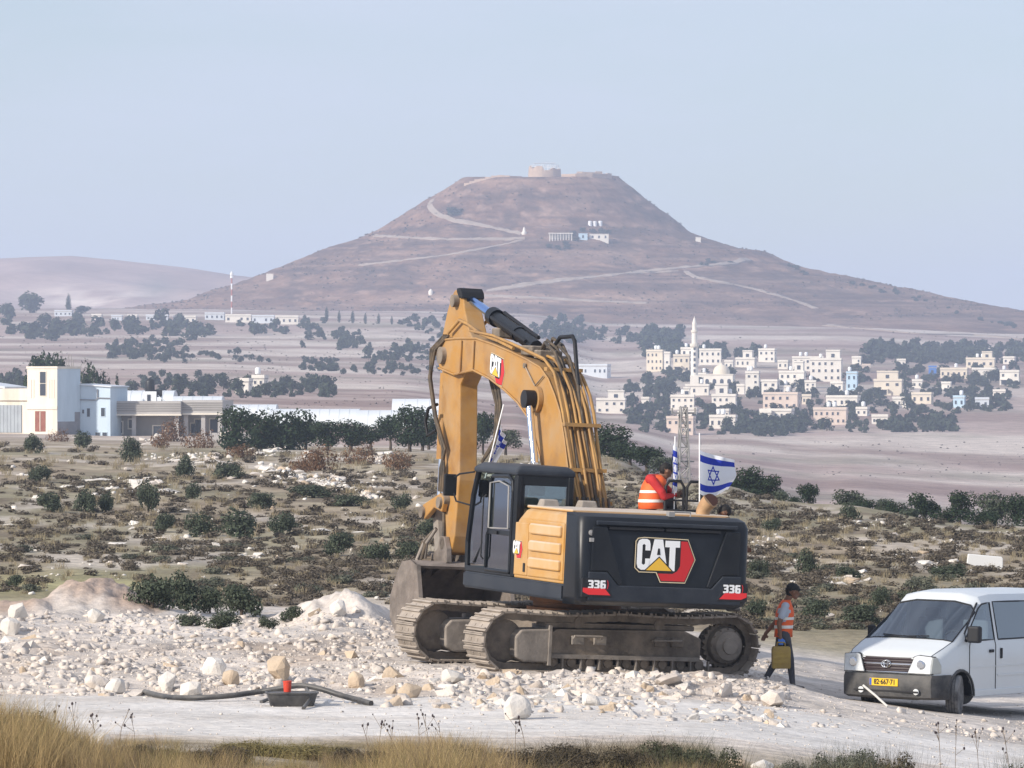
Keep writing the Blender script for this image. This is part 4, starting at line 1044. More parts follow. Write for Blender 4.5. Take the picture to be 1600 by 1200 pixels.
# -- lettering
GL = {
 'C': [[(108, 88), (108, 40), (100, 12), (78, 0), (38, 0), (12, 12), (0, 45), (0, 190), (10, 222), (38, 238), (78, 236), (102, 222), (108, 190), (108, 150), (70, 150), (70, 190), (56, 200), (42, 190), (42, 48), (54, 38), (68, 48), (68, 88)]],
 'A': [[(42, 0), (112, 0), (160, 240), (114, 240), (108, 196), (46, 196), (38, 240), (-8, 240)]],
 'T': [[(0, 8), (122, 8), (122, 58), (86, 58), (86, 240), (38, 240), (38, 58), (0, 58)]],
}
def plate(mbx, polys, z0, z1, mi=0): # polys in decal space (x right, y down)
    for pl in polys: mbx.prism([(a, -b_) for a, b_ in pl], z0, z1, 'z', mi)
def decal(place, k, parent, name='cat_logo', back=M_bk):
    """the maker's logo as thin stacked plates; place maps (x, y, lift) to the machine frame"""
    def xf(p): return place(p[0] * k, p[1] * k, p[2])
    def sh(pl, dx, dy): return [[(a + dx, b_ + dy) for a, b_ in q] for q in pl]
    cx, cy = -240, -155
    red = [[(372, 10), (424, 10), (486, 148), (412, 318), (218, 318), (186, 262), (310, 262), (350, 240), (372, 200)]]
    m = MB(xf); plate(m, sh([[(-8, 20), (10, -6), (60, -14), (430, -8), (498, 148), (420, 332), (210, 332), (172, 258), (30, 258), (-8, 225)]], cx, cy), 0, .003); root = m.build(name, M_crm, parent)
    m = MB(xf); plate(m, sh([[(-2, 22), (14, 0), (60, -8), (426, -2), (491, 148), (416, 325), (214, 325), (177, 251), (32, 251), (-2, 222)]], cx, cy), .001, .005); m.build('logo_ground', back, root)
    m = MB(xf); plate(m, sh(red, cx, cy), .002, .007); m.build('logo_sweep', M_rd, root)
    for ch, dx in (('C', 8), ('A', 106), ('T', 240)):
        m = MB(xf); plate(m, sh(GL[ch], cx + dx, cy), .003, .009); m.build('letter', M_wt, root)
    m = MB(xf); plate(m, sh([[(74, 240), (193, 130), (312, 240)]], cx, cy), .004, .011); m.build('logo_triangle_edge', M_bk, root)
    m = MB(xf); plate(m, sh([[(86, 240), (193, 142), (300, 240)]], cx, cy), .005, .0125); m.build('logo_triangle', M_ye, root)
    m = MB(xf); plate(m, sh([[(180, 70), (194, 70), (201, 120), (173, 120)]], cx, cy), .005, .0128); m.build('letter_gap', M_bk, root)
    return root
decal(lambda x, y, z: U((-3.565 - z, -x + .02, 1.93 + y)), 1.02 / 500, cwo)
D7 = {'3': [[(0, 0), (62, 0), (74, 14), (74, 44), (62, 52), (74, 62), (74, 96), (62, 110), (0, 110), (0, 86), (44, 86), (44, 64), (14, 64), (14, 42), (44, 42), (44, 24), (0, 24)]],
      '6': [[(12, 0), (70, 0), (70, 24), (32, 24), (32, 40), (64, 40), (76, 52), (76, 96), (64, 110), (12, 110), (0, 96), (0, 14)]]}
def digits(place, k, parent):
    def xf(p): return place(p[0] * k, p[1] * k, p[2])
    for ch, dx in (('3', 0), ('3', 84), ('6', 168)):
        m = MB(xf); plate(m, [[(a + dx, b_) for a, b_ in q] for q in D7[ch]], 0, .004); dg = m.build('digit', M_wt, parent)
        if ch == '6':
            m = MB(xf); plate(m, [[(a + dx, b_) for a, b_ in ((32, 62), (46, 62), (46, 88), (32, 88))]], .001, .0055); m.build('digit_hole', M_bk, dg)
    m = MB(xf); pts = [(262 + 18 * math.sin(t), 55 - 58 * math.cos(t)) for t in np.linspace(0, math.pi, 9)]
    m.prism([(a, -b_) for a, b_ in pts] + [(a - 9, -b_) for a, b_ in pts[::-1]], 0, .004, 'z'); m.build('digit_arc', M_rd, parent)
digits(lambda x, y, z: U((-3.608 - z, 1.31 - x, 1.575 + y)), .34 / 280, cwo)
digits(lambda x, y, z: U((-3.608 - z, -.99 - x, 1.575 + y)), .34 / 280, cwo)

# -- hood and side panels
hd = MB(U)
hd.loft([[(-2.95, y, z) for y, z in q] for q in [[(-1.40, 1.47), (1.45, 1.47), (1.45, 2.44), (1.40, 2.56), (1.28, 2.615), (-1.28, 2.615), (-1.40, 2.52)]]] +
        [[(x, y, z) for y, z in [(-1.40, 1.47), (1.45, 1.47), (1.45, 2.44), (1.40, 2.56), (1.28, 2.615), (-1.28, 2.615), (-1.40, 2.52)]] for x in (-1.1,)] +
        [[(-.80, y, z) for y, z in [(-1.40, 1.47), (1.45, 1.47), (1.45, 2.28), (1.40, 2.40), (1.28, 2.48), (-1.28, 2.50), (-1.40, 2.42)]]])
hood = hd.build('engine_hood', M_yel, ex, bevel=.02)
hd = MB(U); hd.b6(-2.93, -1.0, -1.33, 1.36, 2.60, 2.645); hd.build('hood_lid', M_ytop, hood, bevel=.02)
for (x, y) in ((-1.15, 1.05), (-1.05, .35)):
    hd = MB(U); hd.box((x, y, 2.68), (.28, .32, .14), taper=.75); hd.build('hood_vent', M_frml, hood, bevel=.02)
hd = MB(U); hd.tube([(-3.3, -.22, 2.60), (-3.3, -.22, 2.68), (-3.3, -.50, 2.68), (-3.3, -.50, 2.60)], .015, 6); hd.build('lifting_eye', M_steel, cwo)
hd = MB(U); hd.box((-3.3, -.16, 2.64), (.12, .1, .08)); hd.build('lifting_lug', M_steel, cwo)
# left access doors
hd = MB(U); hd.b6(-2.90, -1.42, 1.44, 1.475, 1.52, 2.42); sd = hd.build('access_door', M_yel, ex, bevel=.02)
for z in (2.20, 1.93, 1.66):
    hd = MB(U); hd.prism([(-2.84, z), (-1.55, z), (-1.52, z + .04), (-1.52, z + .14), (-1.58, z + .17), (-2.84, z + .17)], 1.46, 1.525, 'y', lo_poly=None); hd.build('pressed_rib', M_ytop, sd, bevel=.03)  # whitish reflection on the ribs put into their pale colour
hd = MB(U); hd.b6(-2.8, -1.9, 1.472, 1.482, 1.54, 1.60); hd.build('pressed_rib', M_yel, sd)
hd = MB(U); hd.b6(-1.38, -.82, 1.44, 1.47, 1.52, 2.36); sd2 = hd.build('access_door', M_yel, ex, bevel=.015)
hd = MB(U); hd.b6(-1.32, -1.25, 1.468, 1.485, 1.58, 1.72); hd.build('door_latch', M_bk, sd2)
decal(lambda x, y, z: U((-.98 - x, 1.472 + z, 1.93 + y)), .42 / 500, sd2)
# right-hand tank, walkway and handrail
hd = MB(U); hd.prism([(-.78, 1.475), (1.1, 1.475), (1.1, 1.95), (.9, 2.15), (-.78, 2.2)], -1.40, -.62, 'y'); hd.build('fuel_tank', M_navy, ex, bevel=.03)
hr = MB(U)
for (ya, yb) in ((-.93, -1.25), (-1.305, -1.58)):
    hr.tube([(-1.25, ya, 2.45), (-1.25, ya, 3.04), (-1.25, ya - .06, 3.13), (-1.25, yb + .06, 3.13), (-1.25, yb, 3.04), (-1.25, yb, 1.5)], .026, 8)
    for z in (2.82, 2.66): hr.tube([(-1.25, ya, z), (-1.25, yb, z)], .018, 6)
    hr.tube([(-1.25, ya, 2.45), (-1.25, yb, 2.45)], .02, 6)
hr.tube([(-1.25, -1.25, 2.9), (-.7, -1.25, 2.9), (-.5, -1.25, 2.75), (-.5, -1.25, 2.15)], .02, 6)
hr.build('handrail', M_rub, ex, smooth=50)
hd = MB(U); hd.b6(-1.6, .9, -1.78, -1.42, 1.36, 1.44); hd.build('walkway', M_navy2, ex)
# exhaust
et = MB(U); et.tube([(-2.75, -.95, 2.50), (-2.75, -.95, 2.70), (-2.78, -.97, 2.78), (-2.86, -1.02, 2.87)], [.11, .11, .115, .13], 14); exo = et.build('exhaust_pipe', mat('rusty_tan', (.50, .32, .17), .6, col2=(.36, .20, .10), scale=5), ex, smooth=50)
et = MB(U); et.lathe([(0, 0), (.115, 0), (.115, .004), (0, .004)], (-2.872, -1.028, 2.885), 14, axis=Matrix.Rotation(-R(55), 3, 'Y')); et.build('exhaust_mouth', mat('exhaust_dark', (.05, .02, .015), .9), exo)  # plain dark disc closes the pipe end

# -- cab
cabp = [(1.42, 1.475), (1.47, 1.95), (1.30, 2.75), (1.12, 3.16), (-.66, 3.18), (-.74, 3.0), (-.74, 1.475)]
cb = MB(U)
def bar(p0, p1, w=.085, d=.085): cb.tube([p0, p1], [w / 2 * 1.35] * 2, 4)
yl, yr = 1.45, .46
for y in (yl - .05, yr + .05):
    cb.tube([(1.40, y, 1.48), (1.43, y, 1.95), (1.27, y, 2.72), (1.08, y, 3.12)], .055, 6)
    cb.tube([(-.69, y, 1.48), (-.69, y, 3.1)], .075, 6)
cb.tube([(.30, yl - .05, 1.48), (.30, yl - .05, 3.1)], .05, 6)
cb.b6(-.74, 1.42, yr, yl, 1.472, 1.56); cb.b6(-.735, -.66, yr + .02, yl - .02, 1.5, 2.42); cb.b6(-.735, -.68, yr + .02, yl - .02, 2.95, 3.14)
cb.b6(-.735, -.68, yl - .15, yl - .02, 2.42, 2.95); cb.b6(-.735, -.68, yr + .02, yr + .12, 2.42, 2.95)
cb.b6(-.74, 1.42, yr + .0, yr + .04, 1.5, 2.3)
cab = cb.build('cab', M_navy, ex, bevel=.01)
cb = MB(U)
cb.loft([[(x, y, z) for x, y in ((-.76, yr - .02), (1.16, yr - .02), (1.16, yl + .02), (-.76, yl + .02))] for z in (3.10, 3.19)] + [[(x, y, 3.27) for x, y in ((-.68, yr + .08), (1.0, yr + .08), (1.0, yl - .08), (-.68, yl - .08))]])
cb.build('cab_roof', M_navy2, ex, bevel=.03)
gl = MB(U); gl.b6(-.725, -.715, yr + .1, yl - .13, 2.40, 2.97); gl.build('rear_window', G_cab, ex)
gl = MB(U); gl.add([(1.41, yr + .05, 1.6), (1.41, yl - .08, 1.6), (1.44, yl - .08, 1.95), (1.44, yr + .05, 1.95), (1.28, yl - .08, 2.72), (1.28, yr + .05, 2.72), (1.08, yl - .08, 3.12), (1.08, yr + .05, 3.12)], [(0, 1, 2, 3), (3, 2, 4, 5), (5, 4, 6, 7)]); gl.build('windscreen', G_cab, ex)
gl = MB(U); gl.b6(.35, 1.30, yl - .055, yl - .045, 1.60, 2.98); gl.build('side_window', G_cab, ex)
gl = MB(U); gl.b6(-.66, 1.1, yr + .05, yr + .06, 2.3, 3.08); gl.build('side_window', G_cab, ex)
# door
dm = MB(U); y0, y1 = yl - .01, yl + .035
def fr_(a, b_, c_, d_): dm.b6(a, b_, y0, y1, c_, d_)
dpoly = [(-.64, 1.54), (.42, 1.54), (.42, 2.10), (.36, 2.18), (.36, 2.95), (.28, 3.06), (-.45, 3.08), (-.60, 3.0), (-.64, 2.85)]
dm.tube([(a, yl + .015, b_) for a, b_ in dpoly + dpoly[:1]], .035, 6)
dm.b6(-.62, .40, yl - .005, yl + .03, 2.12, 2.20); door = dm.build('cab_door', M_navy, ex, bevel=.006)
gl = MB(U); gl.b6(-.60, .33, yl + .005, yl + .013, 2.20, 3.04); gl.build('door_window', G_cab, door)
gl = MB(U); gl.b6(-.60, .39, yl + .005, yl + .013, 1.57, 2.12); gl.build('door_window', G_cab, door)
gl = MB(U); gl.tube([(.18, yl + .05, 2.22), (.30, yl + .05, 2.22), (.30, yl + .05, 2.95), (-.10, yl + .05, 2.99), (-.52, yl + .05, 2.92), (-.56, yl + .05, 2.24), (.18, yl + .05, 2.22)], .014, 6); gl.build('window_trim', M_steel, door)
gl = MB(U); gl.b6(-.1, .08, yl + .02, yl + .06, 2.13, 2.18); gl.build('door_handle', M_bk, door)
gl = MB(U); gl.tube([(.45, yl + .05, 1.7), (.47, yl + .09, 1.75), (.47, yl + .09, 2.7), (.45, yl + .05, 2.75)], .014, 6); gl.build('grab_rail', M_rub, door)
# interior
sm = MB(U); sm.b6(-.35, .25, .68, 1.22, 1.56, 2.02); sm.b6(-.45, -.28, .70, 1.20, 2.0, 2.75); sm.b6(-.43, -.30, .82, 1.08, 2.78, 2.98); sm.build('operator_seat', M_seat, ex, bevel=.03)
sm = MB(U); sm.b6(-.1, .5, 1.22, 1.34, 1.8, 2.12); sm.b6(-.1, .5, .56, .68, 1.8, 2.12); sm.tube([(.4, 1.28, 2.1), (.45, 1.28, 2.3)], .03, 6); sm.tube([(.4, .62, 2.1), (.45, .62, 2.3)], .03, 6); sm.build('control_console', M_int, ex, bevel=.02)
sm = MB(U); sm.b6(.95, 1.05, .5, .62, 1.6, 2.5); sm.tube([(.9, 1.2, 1.56), (1.0, 1.2, 2.05)], .02, 6); sm.build('dash_post', M_int, ex)
sm = MB(U); sm.tube([(1.1, 1.42, 1.62), (.6, 1.38, 2.15), (1.15, 1.38, 2.16)], .014, 5); sm.build('guard_bar', M_rub, ex)
# mirror
mr_ = MB(U); mr_.tube([(1.30, 1.45, 2.55), (1.50, 1.62, 2.6), (1.55, 1.66, 2.75)], .016, 6); mr_.tube([(1.05, 1.5, 3.1), (1.45, 1.60, 3.05), (1.55, 1.66, 2.98)], .016, 6)
mo_ = mr_.build('mirror_arm', M_rub, ex)
mr_ = MB(U); mr_.box((1.55, 1.72, 2.86), (.05, .24, .36), rot=Matrix.Rotation(.12, 3, 'Z')); mr_.build('mirror', M_rub, mo_, bevel=.025)

# -- boom
BL = -.10
lower = [(6.45, 4.78), (5.7, 4.68), (4.79, 4.77), (4.0, 4.64), (3.25, 4.45), (2.65, 4.26), (2.18, 4.04), (1.88, 3.80), (1.60, 3.48), (1.21, 3.02), (.9, 2.5), (.70, 2.05), (.62, 1.75)]
upper_ = [(.10, 1.68), (-.14, 2.0), (-.13, 2.64), (.22, 3.15), (.46, 3.68), (.72, 4.14), (1.00, 4.42), (1.32, 4.68), (1.70, 4.86), (2.3, 4.98), (3.04, 5.10), (3.9, 5.22), (4.71, 5.31), (5.7, 5.30), (6.5, 5.26), (6.62, 5.0)]
bo = MB(U); bo.prism(lower + upper_, BL - .26, BL + .26, 'y'); boom = bo.build('boom', M_yel2, ex, bevel=.025)
# weld seams and flanges along the edges
bo = MB(U); bo.tube([(a, BL + .27, b_) for a, b_ in lower], .018, 5); bo.tube([(a, BL + .27, b_) for a, b_ in upper_[1:]], .018, 5); bo.build('weld_edge', M_yel2, boom)
bo = MB(U); bo.b6(4.75, 4.82, BL + .275, BL + .295, 4.80, 5.27); bo.b6(5.35, 5.4, BL + .275, BL + .295, 4.72, 5.27); bo.build('weld_plate', M_yel2, boom)
decal(lambda x, y, z: U((3.66 - x * 1.0, BL + .263 + z, 4.80 + y - .16 * x)), .70 / 500, boom)
# pivot bosses
bo = MB(U); bo.cyl((1.72, BL - .52, 4.33), (1.72, BL + .52, 4.33), .12, 18); bo.build('cylinder_pin', M_bk, boom, smooth=40)
bo = MB(U); bo.cyl((1.72, BL + .27, 4.33), (1.72, BL + .34, 4.33), .22, 18); bo.cyl((2.22, BL + .27, 4.36), (2.22, BL + .36, 4.36), .075, 12); bo.build('pin_boss', M_yel2, boom, smooth=40)
bo = MB(U); bo.tube([(2.22, BL + .37, 4.36), (1.72, BL + .42, 4.35)], .025, 6); bo.build('grease_line', M_bk, boom)
bo = MB(U); bo.tube([(2.35, BL + .29, 4.88), (1.85, BL + .29, 4.55), (1.5, BL + .29, 4.72)], .012, 5); bo.lathe([(0, 0), (.045, 0), (.045, .03), (0, .03)], (2.35, BL + .28, 4.88), 10, axis=Matrix.Rotation(-math.pi / 2, 3, 'X')); bo.build('grease_line', M_frm, boom)
bo = MB(U); bo.cyl((6.25, BL - .34, 5.0), (6.25, BL + .34, 5.0), .15, 18); bo.build('nose_pin', M_frm, boom, smooth=40)
# rear face piping down the boom back
back = [(5.0, 5.37), (3.9, 5.30), (3.04, 5.18), (2.3, 5.06), (1.62, 4.94), (1.22, 4.72), (.88, 4.44), (.62, 4.14), (.12, 3.20), (-.22, 2.64), (-.28, 2.15)]
for k in range(9):
    y = BL - .27 + .54 * k / 8; amp = .02 * math.sin(k * 2.1); lift = .03 * (k % 3)
    pts = [(a - (lift + .02 if i > 4 else .0) - (.03 * math.sin(i * 1.3 + k)), y + .018 * math.sin(i * .9 + k * 1.7), b_ + (lift + .01 if i <= 5 else 0)) for i, (a, b_) in enumerate(back[(0 if k in (0, 1, 7, 8) else 3):])]
    bo = MB(U); bo.tube(pts, .024 if k % 3 else .03, 7); bo.build('hydraulic_pipe', M_hose if k in (3, 6) else M_hosey, boom, smooth=60)
for (a, b_) in ((.16, 3.22), (.50, 3.95), (-.14, 2.70), (1.4, 4.84)):
    bo = MB(U); bo.b6(a - .13, a + .0, BL - .32, BL + .32, b_ - .03, b_ + .03); bo.build('pipe_clamp', M_hosey, boom)
for k in range(7):      # hoses sagging behind the boom foot
    y = BL - .25 + .09 * k; bo = MB(U)
    bo.tube([(-.24, y, 2.78), (-.42 - .05 * (k % 3), y + .05 * math.sin(k), 2.45), (-.50, y + .12 * math.cos(k * 2), 2.15), (-.55, y * .8, 1.8)], .024, 6); bo.build('hydraulic_hose', M_hose, boom, smooth=60)
# valve block and loops on top of the bend
bo = MB(U); bo.box((2.5, BL + .05, 5.14), (.5, .34, .16)); bo.box((2.05, BL, 5.08), (.3, .4, .14)); bo.box((1.8, BL - .1, 5.0), (.3, .25, .14)); bo.build('valve_block', M_frm, boom, bevel=.02)
for k, (x, y) in enumerate(((1.95, -.2), (1.7, .0), (1.5, .12), (1.3, -.05), (2.2, -.1))):
    bo = MB(U); bo.tube([(x + .55, BL + y, 5.18), (x + .3, BL + y + .05, 5.36 - .04 * k), (x - .05, BL + y, 5.24 - .06 * k), (x - .35, BL + y - .06, 4.9 - .1 * k), (x - .65, BL + y, 4.5 - .1 * k)], .028, 7); bo.build('hydraulic_hose', M_hose, boom, smooth=60)
bo = MB(U); bo.tube([(2.0, BL - .05, 5.18), (1.8, BL - .1, 5.38), (1.3, BL - .12, 5.40), (1.2, BL - .12, 5.32), (1.05, BL - .12, 4.85), (.95, BL - .12, 4.6)], .035, 8); bo.build('hydraulic_hose', M_rub, boom, smooth=60)
for s_ in (-.25, .25):
    bo = MB(U); bo.tube([(6.1, BL + s_, 5.40), (5.6, BL + s_, 5.62), (5.15, BL + s_ * 1.1, 5.56), (4.5, BL + s_, 5.38), (3.7, BL + s_, 5.28), (3.0, BL + s_, 5.16)], .03, 7); bo.build('hydraulic_pipe', M_hosey, boom, smooth=60)
# boom cylinders
for s_ in (1, -1):
    y = BL + .44 * s_
    bo = MB(U); p0 = Vector((.66, y, 1.55)); p1 = Vector((1.72, y, 4.33)); d = p1 - p0
    bo.cyl(p0 + d * .62, p1, .062, 14); rod = bo.build('cylinder_rod', M_chrome, ex, smooth=40)
    bo = MB(U); bo.cyl(p0, p0 + d * .56, .115, 16); bo.cyl(p0 + d * .54, p0 + d * .58, .135, 16); bo.build('boom_cylinder', M_yel2, ex, smooth=40)
    bo = MB(U); bo.cyl(p1 + Vector((0, -.09, 0)), p1 + Vector((0, .09, 0)), .15, 16); bo.build('rod_eye', M_bk, rod, smooth=40)
# stick
SH2 = .165
st_f = [(6.12, 6.14), (6.28, 6.02), (6.45, 5.75), (6.66, 5.28), (6.62, 4.95), (6.46, 4.4), (6.32, 3.4), (6.22, 2.5), (6.08, 1.75), (5.9, 1.56)]
st_r = [(5.68, 1.62), (5.56, 1.9), (5.46, 2.87), (5.56, 3.8), (5.64, 4.50), (5.3, 4.82), (5.02, 5.05), (4.98, 5.20), (5.34, 5.44), (5.60, 5.78), (5.74, 6.1), (5.92, 6.16)]
sk = MB(U); sk.prism(st_f + st_r, BL - SH2, BL + SH2, 'y'); stick = sk.build('stick', M_yel2, ex, bevel=.02)
sk = MB(U)
for (a, b_) in ((5.95, 5.95), (6.25, 5.0), (5.86, 1.76), (5.95, 2.5)): sk.cyl((a, BL - .27, b_), (a, BL + .27, b_), .11, 14)
sk.build('stick_pin', M_frm, stick, smooth=40)
for k in range(4):      # hoses on the left face of the stick
    sk = MB(U); y = BL + SH2 + .03 + .02 * (k % 2); o_ = .09 * k
    sk.tube([(6.1 + o_ * .6, y + .05, 5.35), (6.48 + o_ * .6, y + .14, 5.1), (6.62 - .02 * k, y + .16, 4.6), (6.45 - o_ * .3, y + .10, 3.95), (6.12 - .06 * k, y + .05, 3.4), (6.0 + o_ * .5, y + .05, 3.05), (6.1 + .04 * k, y + .02, 2.65)], .026, 7); sk.build('hydraulic_hose', M_hose, stick, smooth=60)
sk = MB(U); sk.tube([(6.42, BL + .27, 4.15), (6.66, BL + .34, 4.07), (6.74, BL + .36, 3.85), (6.64, BL + .34, 3.6), (6.42, BL + .27, 3.7)], .03, 7); sk.build('hydraulic_hose', M_rub, stick, smooth=60)
for k in range(3):
    sk = MB(U); y = BL - SH2 - .05; sk.tube([(5.5 - .1 * k, y - .05 * k, 5.0), (5.15 - .1 * k, y - .12, 4.2), (5.15 - .06 * k, y - .12, 3.6), (5.45, y - .02, 3.2)], .03, 7); sk.build('hydraulic_hose', M_hose, stick, smooth=60)
sk = MB(U); sk.tube([(6.1, BL + SH2 + .02, 2.75), (6.05, BL + SH2 + .02, 2.2), (5.95, BL + SH2 + .05, 1.85)], .03, 7); sk.build('hydraulic_hose', M_hose, stick, smooth=60)
sk = MB(U); sk.prism([(5.64, 6.0), (5.68, 6.11), (5.78, 6.18), (5.92, 6.17), (5.9, 6.1), (5.78, 6.0)], BL - .215, BL + .215, 'y'); sk.build('stick_head', M_rub, stick, bevel=.02)
# stick cylinder on top of the boom
p0, p1 = Vector((2.60, BL, 5.20)), Vector((5.80, BL, 6.0)); d = p1 - p0
bo = MB(U); bo.cyl(p0 + d * .60, p1, .075, 14); rod = bo.build('cylinder_rod', M_chromesky, ex, smooth=40)
bo = MB(U); bo.cyl(p1 + Vector((0, -.1, 0)), p1 + Vector((0, .1, 0)), .14, 14); bo.build('rod_eye', M_bk, rod, smooth=40)
bo = MB(U); bo.cyl(p0, p0 + d * .60, .115, 18); bo.cyl(p0 + d * .58, p0 + d * .645, .155, 18); bo.cyl(p0 + d * .25, p0 + d * .28, .135, 18); scy = bo.build('stick_cylinder', M_navy, ex, smooth=40)
bo = MB(U); bo.tube([p0 + d * .56 + Vector((0, .13, .03)), p0 + d * .3 + Vector((0, .15, .05)), p0 + d * .05 + Vector((0, .13, .05))], .035, 7); bo.tube([p0 + d * .56 + Vector((0, -.1, .12)), p0 + d * .05 + Vector((0, -.1, .12))], .035, 7); bo.build('cylinder_pipe', M_rub, scy, smooth=50)
bo = MB(U); bo.box(p0 + d * .5 + Vector((0, 0, -.18)), (.35, .25, .16)); bo.build('cylinder_bracket', M_frm, scy, bevel=.02)
# bucket cylinder along the front of the stick, links, bucket
p0, p1 = Vector((6.78, BL, 4.7)), Vector((6.78, BL, 2.28)); d = p1 - p0
bo = MB(U); bo.cyl(p0, p0 + d * .62, .10, 14); bcy = bo.build('bucket_cylinder', M_yel2, ex, smooth=40)
bo = MB(U); bo.cyl(p0 + d * .62, p1, .055, 12); bo.build('cylinder_rod', M_chrome, bcy, smooth=40)
for s_ in (.24, -.24):
    lk = MB(U); lk.prism([(5.86, 2.44), (5.92, 2.30), (6.3, 2.36), (6.75, 2.14), (6.92, 2.24), (6.84, 2.40), (6.4, 2.52), (6.05, 2.62), (5.88, 2.56)], BL + s_ - .05, BL + s_ + .05, 'y'); lk.build('tipping_link', M_yel2, ex, bevel=.02)
lk = MB(U); lk.prism([(6.7, 2.36), (6.88, 2.32), (6.62, 1.45), (6.42, 1.35), (6.34, 1.5)], BL - .1, BL + .1, 'y'); lk.build('bucket_link', M_frml, ex, bevel=.02)
lk = MB(U)
for (a, b_) in ((6.80, 2.26), (6.48, 1.45), (5.98, 2.46)): lk.cyl((a, BL - .34, b_), (a, BL + .34, b_), .10, 14)
lk.build('link_pin', M_frm, ex, smooth=40)
bprof = [(5.42, 1.38), (5.75, 1.46), (6.15, 1.42), (6.42, 1.15), (6.66, .78), (6.62, .42), (6.36, .22), (5.9, .15), (5.15, .24)]
y0, y1 = -.95, .78
bk = MB(U); rings = []
th = .045
inn = [(a + (5.95 - a) * .07, b_ + (.8 - b_) * .08) for a, b_ in bprof]
for y in (y0, y1): rings.append([(a, y, b_) for a, b_ in bprof] + [(a, y, b_) for a, b_ in inn[::-1]])
bk.loft(rings); bucket = bk.build('bucket', M_bkt, ex)
for y in (y0, y1 - .04):
    bk = MB(U); bk.prism(bprof, y - .003, y + .043, 'y'); bk.build('side_plate', M_bkt, bucket)
    bk = MB(U); bk.prism([(5.15, .24), (5.30, .28), (5.52, 1.36), (5.38, 1.40), (5.1, .6)], y - .012, y + .06, 'y'); bk.build('side_cutter', M_bkt, bucket)
for k in range(5):
    y = y0 + .12 + k * (y1 - y0 - .24) / 4; bk = MB(U); bk.prism([(5.26, .32), (5.26, .16), (4.9, .26)], y - .07, y + .07, 'y'); bk.build('bucket_tooth', M_trk, bucket)
for s_ in (-.24, .2):
    bk = MB(U); bk.prism([(5.6, 1.44), (6.5, 1.1), (6.62, 1.45), (6.5, 1.6), (6.3, 1.55), (6.08, 1.66), (5.98, 1.88), (5.78, 1.88), (5.65, 1.68)], BL + s_ - .03, BL + s_ + .07, 'y'); bk.build('bucket_ear', M_bkt, bucket, bevel=.01)
# loose hydraulic coupler with hoses hanging at the stick foot
for k in range(5):
    a = k * 1.25; bk = MB(U); bk.tube([(6.1, BL + .3, 2.0), (6.3 + .1 * math.cos(a), BL + .42, 1.75), (6.4 + .15 * math.cos(a), BL + .45 + .05 * math.sin(a), 1.45), (6.25, BL + .45, 1.2 + .06 * k), (6.0, BL + .38, 1.45)], .035, 7); bk.build('hydraulic_hose', M_frml if k % 2 else M_hose, ex, smooth=60)
# ------------------------------------------------------------------ the white van
VP = R(34)
vD = 88.5; vs = vD / FP
_vx = (1491 - 800) * vs
vf = Vector((-math.sin(VP), -math.cos(VP), 0)); vl = Vector((math.cos(VP), -math.sin(VP), 0))
vo = Vector((_vx, vD, 0)) - vl * .78
VZ = H - (1117 - 600) * vs
van = empty('van', (vo.x, vo.y, VZ), (0, R(1.0), 0), 'white delivery van with black bumper and yellow number plate', 'van')
def VX(p): return vf * p[0] + vl * p[1] + Vector((0, 0, p[2]))
M_vp = mat('van_white', (.66, .70, .72), .28, dust=(.55, .52, .48), dust_amt=.14, dust_up=.03, dscale=1.5, coat=.35)
M_vb = mat('bumper_black', (.022, .024, .028), .55, dust=(.30, .28, .25), dust_amt=.35, dust_up=.25, dscale=3)
M_tyre = mat('tyre', (.05, .05, .052), .85, dust=(.34, .33, .32), dust_amt=.8, dust_up=.35, dscale=5)
M_rim = mat('steel_rim', (.16, .165, .17), .5, metal=.5, dust=(.3, .28, .26), dust_amt=.4, dust_up=.1)
M_lamp = mat('headlamp_lens', (.78, .80, .80), .12, col2=(.55, .57, .57), scale=9, coat=.8)
M_grl = mat('grille_dark', (.035, .022, .025), .45)
M_amb = mat('amber_lens', (.42, .44, .42), .2)
G_van = glass_mat('van_glass', (.66, .76, .80), .17)
HWv = .885
def zt_low(f): return float(np.interp(f, [-3.9, -3.75, -1.28, -1.12, -.1, .05, .12, .25, .40, .60, .70, .78], [1.80, 1.94, 1.96, 1.95, 1.86, 1.82, 1.22, 1.18, 1.12, 1.05, 1.00, .95]))
stations = [.78, .72, .60, .46, .40, .28, .14, .06, -.08, -.16, -.28, -.40, -.46, -.8, -1.14, -1.26, -1.7, -2.1, -2.45, -2.57, -2.72, -3.0, -3.28, -3.6, -3.78, -3.9]
fh = {.06: -.70, -.08: -.80}
